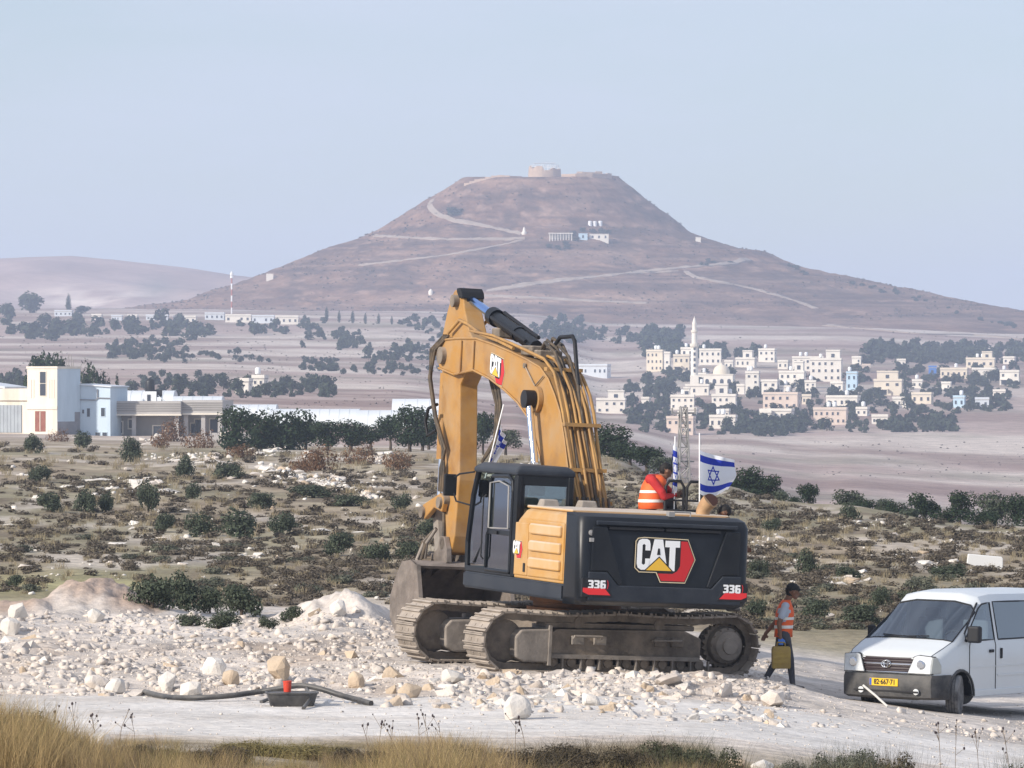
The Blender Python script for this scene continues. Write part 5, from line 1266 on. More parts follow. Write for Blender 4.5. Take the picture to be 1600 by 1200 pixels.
def station(f):
    zt = zt_low(f) if f > .10 else float(np.interp(f, [-3.9, -3.75, -1.28, -1.14, -.4, -.08, .06], [1.80, 1.94, 1.965, 1.955, 1.93, 1.865, 1.80]))
    W = HWv * float(np.interp(f, [-3.9, -3.6, .3, .6, .72, .78], [.95, 1, 1, .965, .92, .86]))
    zb = .30
    for ax_ in (0., -3.0):
        q = abs(f - ax_)
        if q < .43: zb = max(zb, .31 + math.sqrt(max(0, .43 ** 2 - q * q)) * .96)
    if f > .10: fu = f
    elif f in fh: fu = fh[f]
    else: fu = min(f, float(np.interp(f, [-1.14, -.08], [-1.16, -.80]))) if f > -1.2 else f
    if f > .10:
        pts = [(.95, zb), (1., zb + .03), (1.0, max(.72, zb + .06)), (.99, max(zt - .16, zb + .1)), (.965, zt - .085), (.90, zt - .03), (.72, zt - .008), (.38, zt)]
        fs = [f] * 8
    else:
        pts = [(.95, zb), (1., zb + .03), (1.0, max(.80, zb + .06)), (.995, 1.10), (.965, 1.19), (.84, zt - .17), (.74, zt - .055), (.40, zt)]
        fs = [f, f, f, f, f + (fu - f) * .12, fu + .02, fu, fu - .01 if f in fh else fu]
    half = [(fs[i], W * a, z) for i, (a, z) in enumerate(pts)]
    return half + [(a, -b_, c_) for a, b_, c_ in half[::-1]]
RG = [station(f) for f in stations]
parts = {}
def put(nm, i, k):
    parts.setdefault(nm, []).append((i, k))
for i in range(len(stations) - 1):
    f0, f1 = stations[i], stations[i + 1]
    for k in range(15):
        kk = k if k < 8 else 14 - k       # 0..6 rows from sill to roof, 7 = roof centre strip
        left = k < 7
        if f0 == .14: nm = 'windshield' if kk >= 5 else 'body'
        elif kk == 4 and f0 <= -.08 and f1 >= -1.14: nm = 'front_window_l' if left else 'front_window_r'
        elif kk == 4 and f0 <= -1.26 and f1 >= -2.45: nm = 'rear_window_l' if left else 'rear_window_r'
        elif kk == 4 and f0 <= -2.57 and f1 >= -3.6: nm = 'quarter_window_l' if left else 'quarter_window_r'
        elif kk < 4 and f0 <= -.28 and f1 >= -1.14: nm = 'front_door_l' if left else 'front_door_r'
        elif kk < 4 and f0 <= -1.14 and f1 >= -2.45: nm = 'sliding_door_l' if left else 'sliding_door_r'
        elif kk >= 5 and f0 > .14: nm = 'bonnet'
        elif kk >= 5: nm = 'roof'
        else: nm = 'body'
        put(nm, i, k)
def shell(nm, name, material, parent, smooth=38, caps=False):
    mb = MB(VX)
    idx = {}; v = []; f = []
    for (i, k) in parts[nm]:
        q = []
        for (a, b_) in ((i, k), (i + 1, k), (i + 1, k + 1), (i, k + 1)):
            if (a, b_) not in idx: idx[(a, b_)] = len(v); v.append(RG[a][b_])
            q.append(idx[(a, b_)])
        f.append(q)
    if caps:
        for a, rev in ((0, False), (len(stations) - 1, True)):
            q = []
            for b_ in range(16):
                if (a, b_) not in idx: idx[(a, b_)] = len(v); v.append(RG[a][b_])
                q.append(idx[(a, b_)])
            f.append(q[::-1] if rev else q)
    mb.add(v, f)
    return mb.build(name, material, parent, smooth=smooth)
body = shell('body', 'body', M_vp, van, caps=True)
shell('bonnet', 'bonnet', M_vp, van); shell('roof', 'roof', M_vp, van)
shell('windshield', 'windshield', G_van, van, 60)
dl = shell('front_door_l', 'front_door', M_vp, van); dr = shell('front_door_r', 'front_door', M_vp, van)
sl = shell('sliding_door_l', 'sliding_door', M_vp, van); sr = shell('sliding_door_r', 'sliding_door', M_vp, van)
shell('front_window_l', 'window', G_van, dl); shell('front_window_r', 'window', G_van, dr)
shell('rear_window_l', 'window', G_van, sl); shell('rear_window_r', 'window', G_van, sr)
shell('quarter_window_l', 'window', G_van, body); shell('quarter_window_r', 'window', G_van, body)
# seals, shut lines
def rim(keys, r, nm, material, parent):
    pts = [Vector(RG[stations.index(f)][k]) for f, k in keys]
    mb = MB(VX); mb.tube(pts, r, 5); mb.build(nm, material, parent)
rim([(.14, 5), (.14, 6), (.14, 7), (.14, 8), (.14, 9), (.14, 10), (.06, 10), (.06, 9), (.06, 8), (.06, 7), (.06, 6), (.06, 5), (.14, 5)], .014, 'window_seal', M_rub, van)
for (a, b_, par) in ((-.08, -1.14, dl), (-1.26, -2.45, sl)):
    ss = [f for f in stations if a >= f >= b_]
    rim([(f, 4) for f in ss] + [(f, 5) for f in ss[::-1]] + [(ss[0], 4)], .014, 'window_seal', M_rub, par)
for f, par in ((-.28, dl), (-1.14, sl), (-2.45, sl)):
    q = [Vector(RG[stations.index(f)][k]) * 1.0 for k in (1, 2, 3, 4)]
    mb = MB(VX); mb.tube([(a, b_ + .001, c_) for a, b_, c_ in q], .010, 4); mb.build('shut_line', M_bk, par)
mb = MB(VX); mb.tube([(-.22, HWv * .965, 1.17), (-.2, HWv * .93, 1.3), (-.55, HWv * .86, 1.60), (-.80, HWv * .80, 1.78)], .018, 5); mb.build('pillar_trim', M_rub, van)
mb = MB(VX); mb.b6(-1.06, -.92, HWv - .005, HWv + .025, .985, 1.035); mb.build('door_handle', M_rub, dl, bevel=.01)
mb = MB(VX); mb.b6(-1.34, -1.29, HWv - .005, HWv + .025, .88, 1.05); mb.build('door_handle', M_rub, sl, bevel=.01)
mb = MB(VX); mb.b6(-2.4, -.30, HWv - .003, HWv + .008, .755, .77); mb.build('side_crease', M_vp, body)
mb = MB(VX); mb.b6(-2.55, -.45, HWv - .03, HWv + .012, .29, .40); mb.build('sill', M_vp, body, bevel=.012)
for s_ in (5, 10):
    rim([(f, s_) for f in (.78, .72, .60, .46, .40, .28, .14)], .006, 'bonnet_gap', M_bk, van)
rim([(.78, 5), (.78, 6), (.78, 7), (.78, 8), (.78, 9), (.78, 10)], .008, 'bonnet_gap', M_bk, van)
mb = MB(VX); mb.tube([(-.30, HWv + .004, .33), (-1.14, HWv + .004, .33)], .005, 4); mb.tube([(-1.2, HWv + .004, .33), (-2.44, HWv + .004, .33)], .005, 4); mb.build('shut_line', M_bk, dl)
mb = MB(VX); mb.b6(-2.45, -1.2, HWv + .0, HWv + .012, .60, .625); mb.build('door_rail', M_vp, sl)
# wheel arches
for s_ in (1, -1):
    for ax_ in (0., -3.0):
        mb = MB(VX); mb.tube([(ax_ + .43 * math.cos(t), s_ * (HWv + .006), .31 + .415 * math.sin(t)) for t in np.linspace(0, math.pi, 15)], .022, 6); mb.build('arch_lip', M_vb, body)
        mb = MB(VX); rings = [[(ax_ + r_ * math.cos(t), y, .31 + r_ * .97 * math.sin(t)) for t in np.linspace(0, math.pi, 13)] for r_, y in ((.42, s_ * .86), (.42, s_ * .52), (.02, s_ * .50))]
        mb.loft(rings, cap=False, closed=False); mb.build('arch_liner', M_bk, body)
mb = MB(VX); mb.b6(-3.8, .70, -.50, .50, .26, .50); mb.b6(-2.52, -.48, -.80, .80, .30, .42); mb.build('underbody', M_bk, van)
# bumper
mb = MB(VX); rings = []
for (y, f) in ((-.905, .36), (-.90, .62), (-.80, .80), (-.5, .885), (0, .91), (.5, .885), (.80, .80), (.90, .62), (.905, .36)):
    rings.append([(f - .10, y * .97, .27), (f, y, .31), (f + .012, y, .46), (f + .012, y, .60), (f - .02, y, .66), (f - .12, y * .96, .67)])
mb.loft(rings); bump = mb.build('bumper', M_vb, van, smooth=40)
mb = MB(VX); mb.b6(.90, .925, -.55, .62, .385, .41); mb.build('air_slot', M_bk, bump)
for y in (-.42, .58):
    mb = MB(VX); mb.lathe([(0, 0), (.05, 0), (.05, .02), (0, .025)], (.90 if y < 0 else .885, y, .40), 12, axis=Matrix.Rotation(math.pi / 2, 3, 'Y')); mb.build('fog_lamp', M_lamp, bump)
# grille, badge, lamps
mb = MB(VX); rings = [[(.775 + .06 * (1 - (y / .5) ** 2), y, .70), (.795 + .05 * (1 - (y / .5) ** 2), y, .72), (.765 + .05 * (1 - (y / .5) ** 2), y, .93), (.72, y, .93), (.72, y, .70)] for y in np.linspace(-.50, .50, 9)]
mb.loft(rings); gr = mb.build('grille', M_grl, van)
for z in (.745, .79, .865, .905):
    mb = MB(VX); mb.tube([(.803 + .05 * (1 - (y / .5) ** 2) - (z - .72) * .13, y, z) for y in np.linspace(-.48, .48, 9)], .009, 5); mb.build('grille_bar', M_grl, gr)
M_cr = mat('badge_chrome', (.75, .77, .80), .2, metal=1.0)
mb = MB(VX); mb.tube([(.806 + .05 * (1 - (y / .5) ** 2) - (.825 - .72) * .13, y, .825) for y in np.linspace(-.49, .49, 9)], .013, 6); mb.build('chrome_bar', M_cr, gr)
mb = MB(VX); mb.tube([(.80 + .05 * (1 - (y / .5) ** 2) , y, .695) for y in np.linspace(-.49, .49, 9)], .012, 6); mb.build('chrome_strip', M_cr, gr)
mb = MB(VX); mb.tube([(.76 + .055 * (1 - (y / .52) ** 2), y, .945) for y in np.linspace(-.52, .52, 9)], .016, 6); mb.build('chrome_strip', M_vp, gr)
mb = MB(VX); fb = .858
for (rx, rz, cz) in ((.085, .058, 0), (.036, .054, 0), (.058, .022, .026)):
    mb.tube([(fb - (cz + rz * math.sin(t)) * .13, rx * math.cos(t), .825 + cz + rz * math.sin(t)) for t in np.linspace(0, 2 * math.pi, 25)], .0075, 5, cap=False)
mb.build('badge', M_cr, gr)
for s_ in (1, -1):
    mb = MB(VX)
    pl = [(.865, s_ * .40, .69), (.825, s_ * .79, .685), (.785, s_ * .80, .955), (.80, s_ * .56, .975), (.825, s_ * .50, .955)]
    bkp = [(a - .09, b_, c_) for a, b_, c_ in pl]
    mb.loft([pl if s_ < 0 else pl[::-1], bkp if s_ < 0 else bkp[::-1]][::-1]); hl = mb.build('headlight', M_lamp, van, bevel=.012)
    mb = MB(VX); cc_ = sum((Vector(q_) for q_ in pl), Vector()) / len(pl); bz = [cc_ + (Vector(q_) - cc_) * 1.07 - Vector((.02, 0, 0)) for q_ in pl]; bz2 = [q_ - Vector((.09, 0, 0)) for q_ in bz]
    mb.loft([bz if s_ < 0 else bz[::-1], bz2 if s_ < 0 else bz2[::-1]][::-1]); mb.build('lamp_bezel', M_bk, hl)
    mb = MB(VX); mb.lathe([(0, 0), (.075, 0), (.055, .02), (0, .02)], (.838, s_ * .62, .83), 14, axis=Matrix.Rotation(math.pi / 2, 3, 'Y')); mb.build('lamp_bulb', M_cr, hl)
    mb = MB(VX); pl = [(.815, s_ * .80, .69), (.62, s_ * .885, .70), (.62, s_ * .885, .82), (.70, s_ * .85, .95), (.775, s_ * .815, .95)]; bkp = [(a - .03, b_ - .08 * s_, c_) for a, b_, c_ in pl]
    mb.loft([pl if s_ < 0 else pl[::-1], bkp if s_ < 0 else bkp[::-1]][::-1]); mb.build('indicator', M_amb, van, bevel=.008)
# number plate
mb = MB(VX); mb.b6(.912, .925, -.26, .26, .475, .595); npl = mb.build('number_plate', mat('plate_yellow', (.80, .50, .02), .45), bump, bevel=.004)
mb = MB(VX); mb.b6(.926, .928, -.255, -.22, .48, .59); mb.build('plate_band', mat('plate_blue', (.03, .10, .45), .5), npl)
def text_mesh(txt, size, offset=0.0):
    cu = bpy.data.curves.new('txt', 'FONT'); cu.body = txt; cu.size = size; cu.extrude = .001; cu.offset = offset; cu.resolution_u = 2
    cu.align_x = 'CENTER'; cu.align_y = 'CENTER'
    o = bpy.data.objects.new('txt', cu); COL.objects.link(o)
    dg = bpy.context.evaluated_depsgraph_get(); me = bpy.data.meshes.new_from_object(o.evaluated_get(dg))
    bpy.data.objects.remove(o); bpy.data.curves.remove(cu)
    return me
me = text_mesh('82\u00b7667\u00b771', .115, .0035)
for v_ in me.vertices:
    a, b_, c_ = v_.co; v_.co = VX((.927 + c_, a * .86 + .02, .535 + b_))
me.materials.append(M_bk)
link(bpy.data.objects.new('plate_number', me), npl)
# wheels
def wheel(f, y, steer, parent):
    rz = Matrix.Rotation(steer, 3, 'Z')
    def WX(p):
        q = rz @ Vector((p[0], p[1], 0)); return VX((f + q.x, y + q.y, .325 + p[2]))
    s_ = 1 if y > 0 else -1
    ax = Matrix.Rotation(-math.pi / 2 * s_, 3, 'X')
    w = MB(WX); w.lathe([(.20, -.09), (.27, -.105), (.315, -.095), (.327, -.07), (.33, 0), (.327, .07), (.315, .095), (.27, .105), (.20, .09)], (0, 0, 0), 36, axis=ax); wo = w.build('wheel', M_tyre, parent, smooth=30)
    w = MB(WX); w.lathe([(.205, .085), (.195, .055), (.15, .03), (.09, .055), (.06, .07), (.06, .085), (0, .09)], (0, 0, 0), 24, axis=ax); rm = w.build('rim', M_rim, wo, smooth=35)
    for k in range(8):
        t = 2 * math.pi * k / 8; w = MB(WX); c0 = ax @ Vector((.145 * math.cos(t), .145 * math.sin(t), .038)); w.box(c0, (.045, .012, .045)); w.build('rim_slot', M_bk, wo)
    for off in (-.045, 0, .045):
        w = MB(WX); w.tube([ax @ Vector((.3302 * math.cos(t), .3302 * math.sin(t), off)) for t in np.linspace(0, 2 * math.pi, 37)], .004, 4, cap=False); w.build('tread_groove', M_bk, wo)
    return wo
for f, y, stv in ((0, .78, R(20)), (0, -.78, R(20)), (-3.0, .78, 0), (-3.0, -.78, 0)): wheel(f, y, stv, van)
# mirror, wipers, cab interior
mb = MB(VX); mb.box((-.22, HWv + .12, 1.30), (.14, .22, .27)); mb.box((-.24, HWv + .0, 1.22), (.10, .16, .08)); mb.build('mirror', M_rub, van, bevel=.035)
mb = MB(VX); mb.box((-.30, -HWv - .06, 1.28), (.10, .13, .20)); mb.box((-.30, -HWv + .0, 1.22), (.08, .12, .07)); mb.build('mirror', M_rub, van, bevel=.035)
mb = MB(VX); mb.tube([(.16, .15, 1.235), (.09, -.5, 1.26)], .01, 4); mb.tube([(.16, -.35, 1.235), (.10, .35, 1.26)], .01, 4); mb.build('wiper', M_rub, van)
mb = MB(VX); mb.b6(-.55, .06, -.80, .80, 1.0, 1.17); mb.tube([(-.62 + .04 * math.sin(t), .42 + .19 * math.cos(t), 1.17 + .16 * math.sin(t)) for t in np.linspace(0, 2 * math.pi, 18)], .017, 6); mb.build('dashboard', M_int, van)
M_vseat = mat('van_seat', (.22, .24, .27), .85)
for y in (.42, -.42):
    mb = MB(VX); mb.b6(-1.35, -.85, y - .26, y + .26, .55, .95); mb.box((-1.36, y, 1.2), (.16, .48, .6)); mb.box((-1.38, y, 1.57), (.11, .26, .18)); mb.build('seat', M_vseat, van, bevel=.04)
mb = MB(VX); mb.b6(-3.7, -.45, -.82, .82, .44, .50); mb.build('cabin_floor', M_int, van)
# loose rods at the bumper
M_alu = mat('pale_rod', (.62, .60, .56), .5)
mb = MB(); a = P(1349, 1071, 86.9); b_ = P(1387, 1104, 86.2); mb.tube([a, (a + b_) / 2 + Vector((0, 0, .008)), b_], .018, 7); mb.build('rod_', M_alu)
o = bpy.data.objects['rod_']; o.name = 'metal_rod'; tag(o, 'pale metal rod leaning slantwise against the black van bumper', 'rod')

# ------------------------------------------------------------------ people
SKIN = mat('skin_brown', (.20, .105, .065), .6, col2=(.16, .08, .05), scale=8); HAIR = mat('hair_black', (.012, .010, .009), .7)
VEST = mat('vest_orange', (.90, .16, .04), .7, col2=(.78, .11, .03), scale=4); STRIPE = mat('vest_stripe', (.82, .80, .74), .4)
SHIRT = mat('shirt_grey_blue', (.42, .47, .55), .9); REDS = mat('shirt_dark_red', (.50, .03, .03), .85, col2=(.36, .02, .025), scale=5)
PANTS = mat('pants_slate', (.055, .06, .075), .9, col2=(.09, .09, .10), scale=4); SHOE = mat('shoe_dark', (.045, .04, .04), .8, dust=(.35, .32, .28), dust_amt=.5, dust_up=.3)
GLOVE = mat('glove_blue', (.07, .20, .62), .7); JEANS = mat('trousers_dark', (.03, .032, .04), .9)
def figure(name, loc, segs, mats, voxel=.011, rotz=0., label='', extra=None):
    """one continuous body: tapered limbs fused by a voxel remesh; colour by the nearest limb"""
    mb = MB()
    def cap(p, q, r0, r1):
        p, q = Vector(p), Vector(q); d = (q - p); L_ = d.length
        dn = d.normalized() if L_ > 1e-6 else Vector((0, 0, 1))
        rot = dn.to_track_quat('Z', 'Y').to_matrix(); prof_ = []
        for t in np.linspace(-math.pi / 2, 0, 5): prof_.append((max(1e-4, r0 * math.cos(t)), r0 * math.sin(t)))
        for t in np.linspace(0, math.pi / 2, 5): prof_.append((max(1e-4, r1 * math.cos(t)), L_ + r1 * math.sin(t)))
        mb.lathe(prof_, p, 12, axis=rot)
    for (p, q, r0, r1, m) in segs: cap(p, q, r0, r1)
    me = to_mesh('tmp', mb.v, mb.f); o = bpy.data.objects.new('tmp', me); COL.objects.link(o)
    r_ = o.modifiers.new('r', 'REMESH'); r_.mode = 'VOXEL'; r_.voxel_size = voxel
    s_ = o.modifiers.new('s', 'SMOOTH'); s_.iterations = 4; s_.factor = .5
    d_ = o.modifiers.new('d', 'DECIMATE'); d_.ratio = .4
    dg = bpy.context.evaluated_depsgraph_get(); m2 = bpy.data.meshes.new_from_object(o.evaluated_get(dg)); bpy.data.objects.remove(o)
    m2.name = name
    for q in mats: m2.materials.append(q)
    co = np.array([p.center[:] for p in m2.polygons]); best = np.full(len(co), 1e9); mi = np.zeros(len(co), dtype=np.int32)
    for (p, q, r0, r1, m) in segs:
        p, q = np.array(p, float), np.array(q, float); d = q - p; L2 = (d * d).sum() + 1e-9
        t = np.clip(((co - p) @ d) / L2, 0, 1); dist = np.linalg.norm(co - (p + t[:, None] * d), axis=1) - (r0 + (r1 - r0) * t)
        k = dist < best; best[k] = dist[k]; mi[k] = m
    m2.polygons.foreach_set('material_index', mi); m2.polygons.foreach_set('use_smooth', np.ones(len(co), dtype=bool)); m2.update()
    o = bpy.data.objects.new(name, m2); o.location = loc; o.rotation_euler = (0, 0, rotz); COL.objects.link(o)
    return tag(o, label, 'person', 'workers')
def hand(w, d, side, m, curl=.6, s=1.0):
    """palm and five fingers: w wrist, d direction of the palm, side = direction of the thumb"""
    w, d, side = Vector(w), Vector(d).normalized(), Vector(side).normalized(); n = d.cross(side).normalized(); S = []
    palm = w + d * .075 * s
    for k, (off, ln) in enumerate(((-.030, .062), (-.010, .072), (.011, .078), (.031, .070))):
        b0 = w + d * .03 * s + side * off * .8 * s; b1 = palm + side * off * s
        S.append((b0, b1, .013 * s, .0125 * s, m))
        k1 = b1 + (d * math.cos(curl * .6) + n * math.sin(curl * .6)) * ln * .55 * s; k2 = k1 + (d * math.cos(curl * 2) + n * math.sin(curl * 2)) * ln * .5 * s
        S += [(b1, k1, .0105 * s, .0095 * s, m), (k1, k2, .0095 * s, .0085 * s, m)]
    t0 = w + d * .025 * s + side * .03 * s; t1 = t0 + (d * .6 + side * .8) * .04 * s; t2 = t1 + (d * .9 + side * .1 + n * .5) * .035 * s
    S += [(t0, t1, .0125 * s, .011 * s, m), (t1, t2, .011 * s, .009 * s, m)]
    return S
def head_segs(c, fwd, skin, hair, up=(0, 0, 1), cap_hair=True):
    """skull, jaw, nose, ears and brows; hair as its own colour over the crown and nape"""
    c, f, up = Vector(c), Vector(fwd).normalized(), Vector(up).normalized(); s = f.cross(up).normalized(); up = s.cross(f).normalized()
    S = [(c + up * .02 - f * .02, c + up * .02 + f * .02, .086, .083, skin), (c - up * .055 + f * .035, c - up * .075 + f * .05, .055, .042, skin),
         (c + f * .095 + up * .005, c + f * .112 - up * .028, .011, .016, skin), (c + f * .088 - up * .056 - s * .018, c + f * .088 - up * .056 + s * .018, .012, .012, skin),
         (c + s * .088 + up * .012, c + s * .092 - up * .022, .014, .012, skin), (c - s * .088 + up * .012, c - s * .092 - up * .022, .014, .012, skin),
         (c + f * .083 + up * .032 - s * .035, c + f * .083 + up * .032 + s * .035, .012, .012, hair)]
    if cap_hair:
        S += [(c + up * .045 - f * .03, c + up * .05 + f * .03, .09, .08, hair), (c - f * .045 - up * .01, c - f * .05 + up * .02, .07, .08, hair)]
    return S
def vest(parent, rings, n=18, stripes=()):
    mb = MB(); R_ = []
    for (c, rx, ry, fx) in rings:
        c = Vector(c); fx = Vector(fx).normalized(); sx = Vector((-fx.y, fx.x, 0))
        R_.append([c + fx * rx * math.cos(t) + sx * ry * math.sin(t) * (1 + .05 * math.cos(2 * t)) for t in [2 * math.pi * k / n for k in range(n)]])
    mb.loft(R_, cap=False); v_ = mb.build('vest', VEST, parent, smooth=70)
    s_ = v_.modifiers.new('t', 'SOLIDIFY'); s_.thickness = .012
    for (t0, t1) in stripes:
        def at(t):
            t = t * (len(rings) - 1); i = min(int(t), len(rings) - 2); f = t - i
            return [a * (1 - f) + b_ * f for a, b_ in zip(R_[i], R_[i + 1])]
        def fat(r_, k=.007):
            cc = sum(r_, Vector()) / len(r_); return [cc + (p - cc) * (1 + k / max((p - cc).length, .05)) for p in r_]
        mb = MB(); mb.loft([fat(at(t0)), fat(at((t0 + t1) / 2)), fat(at(t1))], cap=False); mb.build('reflective_stripe', STRIPE, v_, smooth=70)
    return v_
# walking man with the can; faces +x
wp = G(1222, 1078); s_w = wp.y / FP
wp = P(1222, 1078, 89.5); wz = wp.z
segs = [((.02, -.07, .90), (.02, .07, .90), .125, .125, 1), ((.02, -.04, .98), (.02, .04, .98), .115, .115, 1),
        ((.025, -.06, 1.06), (.04, -.075, 1.26), .115, .125, 2), ((.025, .06, 1.06), (.04, .075, 1.26), .115, .125, 2), ((.05, -.12, 1.36), (.05, .12, 1.36), .07, .07, 2),
        ((.06, 0, 1.40), (.11, 0, 1.50), .056, .052, 0),
        ((.04, -.10, .88), (.125, -.10, .50), .092, .066, 1), ((.125, -.10, .50), (.165, -.10, .10), .066, .046, 1), ((.14, -.10, .055), (.33, -.11, .035), .05, .034, 3), ((.165, -.10, .10), (.15, -.10, .06), .048, .05, 3),
        ((.0, .10, .88), (-.07, .10, .50), .092, .066, 1), ((-.07, .10, .50), (-.27, .10, .16), .066, .046, 1), ((-.29, .10, .12), (-.14, .10, .035), .048, .034, 3),
        ((.04, -.19, 1.35), (-.02, -.235, 1.20), .062, .06, 2), ((-.02, -.235, 1.20), (-.06, -.25, 1.09), .046, .042, 0), ((-.06, -.25, 1.09), (-.04, -.26, .86), .042, .030, 0),
        ((.05, .19, 1.35), (-.03, .23, 1.19), .062, .06, 2), ((-.03, .23, 1.19), (-.10, .25, 1.08), .046, .042, 0), ((-.10, .25, 1.08), (-.26, .22, .90), .042, .030, 0)]
segs += head_segs((.175, 0, 1.585), (1, 0, -.12), 0, 4) + hand((-.04, -.26, .86), (.05, 0, -1), (1, 0, 0), 5, 1.0, 1.1) + hand((-.26, .22, .90), (-.4, 0, -1), (1, 0, 0), 0, .7)
man = figure('person', (wp.x, wp.y, wz), segs, [SKIN, PANTS, SHIRT, SHOE, HAIR, GLOVE], label='person in orange vest and black cap walking with a yellow can')
vest(man, [((.02, 0, .86), .150, .195, (1, 0, 0)), ((.025, 0, .98), .145, .185, (1, 0, 0)), ((.035, 0, 1.12), .150, .19, (1, 0, 0)), ((.045, 0, 1.24), .150, .20, (1, 0, 0)), ((.05, 0, 1.34), .125, .185, (1, 0, 0)), ((.06, 0, 1.425), .085, .13, (1, 0, 0)), ((.07, 0, 1.46), .07, .085, (1, 0, 0))], stripes=((.19, .25), (.36, .42)))
mb = MB(); mb.lathe([(.096, 0), (.102, .02), (.098, .06), (.07, .10), (.02, .112), (0, .113)], (0, 0, 0), 18, axis=Matrix.Rotation(.08, 3, 'Y')); mb.tube([(.06, 0, .01), (.13, 0, .0), (.185, 0, -.02)], [.06, .052, .025], 10); 
for v_ in mb.v[-30:]: v_.z = v_.z * .25
for v_ in mb.v: v_ += Vector((.165, 0, 1.62))
mb.build('cap', mat('cap_black', (.012, .012, .014), .8), man, smooth=50)
# jerrycan in his hand
JER = mat('can_yellow', (.42, .29, .07), .55, col2=(.30, .20, .06), scale=6)
jc = empty('jerrycan', (wp.x - .03, wp.y - .27, wz + .36), (0, 0, R(4)), 'dirty yellow jerrycan carried by the walking person', 'can')
mb = MB(); mb.loft([[(x * k, y * k, z) for x, y in ((-.15, -.075), (-.14, -.085), (.14, -.085), (.15, -.075), (.15, .075), (.14, .085), (-.14, .085), (-.15, .075))] for z, k in ((0, .92), (.02, 1), (.30, 1), (.345, .93), (.36, .8))]); mb.build('can_body', JER, jc, smooth=40, bevel=.008)
for k in range(3):
    mb = MB(); z = .08 + .08 * k; mb.b6(-.12, .12, -.092, -.084, z, z + .018); mb.build('pressed_rib', JER, jc, bevel=.004)
mb = MB(); mb.tube([(-.07, 0, .35), (-.06, 0, .42), (.06, 0, .42), (.07, 0, .35)], .014, 7); mb.build('handle', JER, jc, smooth=60)
mb = MB(); mb.lathe([(0, .34), (.03, .34), (.03, .40), (0, .40)], (.115, 0, 0), 12); mb.build('screw_cap', M_bk, jc)
# seated worker on the hood, back to the camera, bent over to the right
T_ex = Matrix.LocRotScale(ex.location, ex.rotation_euler, None)
def onU(r, l, z): return T_ex @ U((r, l, z))
sp_ = onU(-1.00, -.80, 2.64)
f_ = (.80, .45)
segs = [((-.02, -.06, .11), (.02, .07, .11), .13, .13, 1), ((0, 0, .13), (.02, .03, .30), .13, .14, 2), ((.02, .0, .30), (.06, .03, .44), .15, .14, 2), ((-.02, -.10, .50), (.12, .13, .50), .085, .085, 2), ((.08, .03, .48), (.19, .04, .56), .06, .055, 0),
        ((.0, -.1, .12), (.34, .06, .13), .09, .07, 1), ((.34, .06, .13), (.44, .12, -.28), .066, .05, 1), ((.42, .12, -.30), (.58, .2, -.34), .05, .035, 3),
        ((-.04, .1, .12), (.28, .26, .13), .09, .07, 1), ((.28, .26, .13), (.38, .32, -.28), .066, .05, 1), ((.36, .3, -.30), (.52, .38, -.34), .05, .035, 3),
        ((.02, -.15, .48), (.16, -.21, .30), .078, .07, 2), ((.16, -.21, .30), (.20, -.20, .22), .066, .062, 2), ((.20, -.20, .22), (.38, -.02, .24), .058, .034, 2),
        ((.10, .18, .48), (.28, .26, .32), .075, .062, 2), ((.28, .26, .32), (.42, .14, .26), .055, .034, 2)]
segs += head_segs((.24, .04, .63), (.80, .25, -.55), 0, 4) + hand((.39, -.01, .24), (.8, .5, -.1), (0, 0, 1), 0, .8) + hand((.43, .13, .26), (.8, .1, -.2), (0, 0, 1), 0, .8)
sit = figure('person', sp_, segs, [SKIN, JEANS, REDS, SHOE, HAIR], label='person in orange vest and red sleeves seated on the excavator hood')
vest(sit, [((0, .01, .02), .205, .225, (.8, .45, 0)), ((0, .01, .14), .205, .225, (.8, .45, 0)), ((.02, .02, .28), .20, .22, (.8, .45, 0)), ((.05, .02, .40), .195, .225, (.8, .45, 0)), ((.07, .03, .49), .165, .20, (.8, .45, 0)), ((.08, .04, .57), .08, .10, (.8, .45, 0))], stripes=((.18, .25), (.40, .47)))
# third worker behind the counterweight, standing on the near track
tp = Vector((EX.x + 2.50, 90 - .30, EXZ + .93))
segs = [((0, -.07, .88), (0, .07, .88), .12, .12, 1), ((0, -.06, 1.04), (.02, -.07, 1.24), .115, .125, 2), ((0, .06, 1.04), (.02, .07, 1.24), .115, .125, 2), ((.03, -.12, 1.33), (.03, .12, 1.33), .072, .072, 2), ((.03, 0, 1.38), (.0, 0, 1.48), .055, .052, 0),
        ((0, -.10, .86), (.03, -.11, .48), .09, .066, 1), ((.03, -.11, .48), (0, -.11, .1), .066, .046, 1), ((0, -.11, .05), (.16, -.12, .035), .05, .034, 3),
        ((0, .10, .86), (.03, .11, .48), .09, .066, 1), ((.03, .11, .48), (0, .11, .1), .066, .046, 1), ((0, .11, .05), (.16, .12, .035), .05, .034, 3),
        ((.03, -.19, 1.32), (.06, -.26, 1.06), .062, .046, 2), ((.06, -.26, 1.06), (.24, -.2, 1.0), .042, .03, 0), ((.03, .19, 1.32), (.06, .26, 1.06), .062, .046, 2), ((.06, .26, 1.06), (.24, .2, 1.0), .042, .03, 0)]
segs += head_segs((-.06, 0, 1.60), (-.9, .2, -.5), 0, 4) + hand((.24, -.2, 1.0), (1, .2, 0), (0, 0, 1), 0, .8) + hand((.24, .2, 1.0), (1, -.2, 0), (0, 0, 1), 0, .8)
thd = figure('person', tp, segs, [SKIN, JEANS, VEST, SHOE, HAIR], label='person with black hair half hidden behind the excavator counterweight')
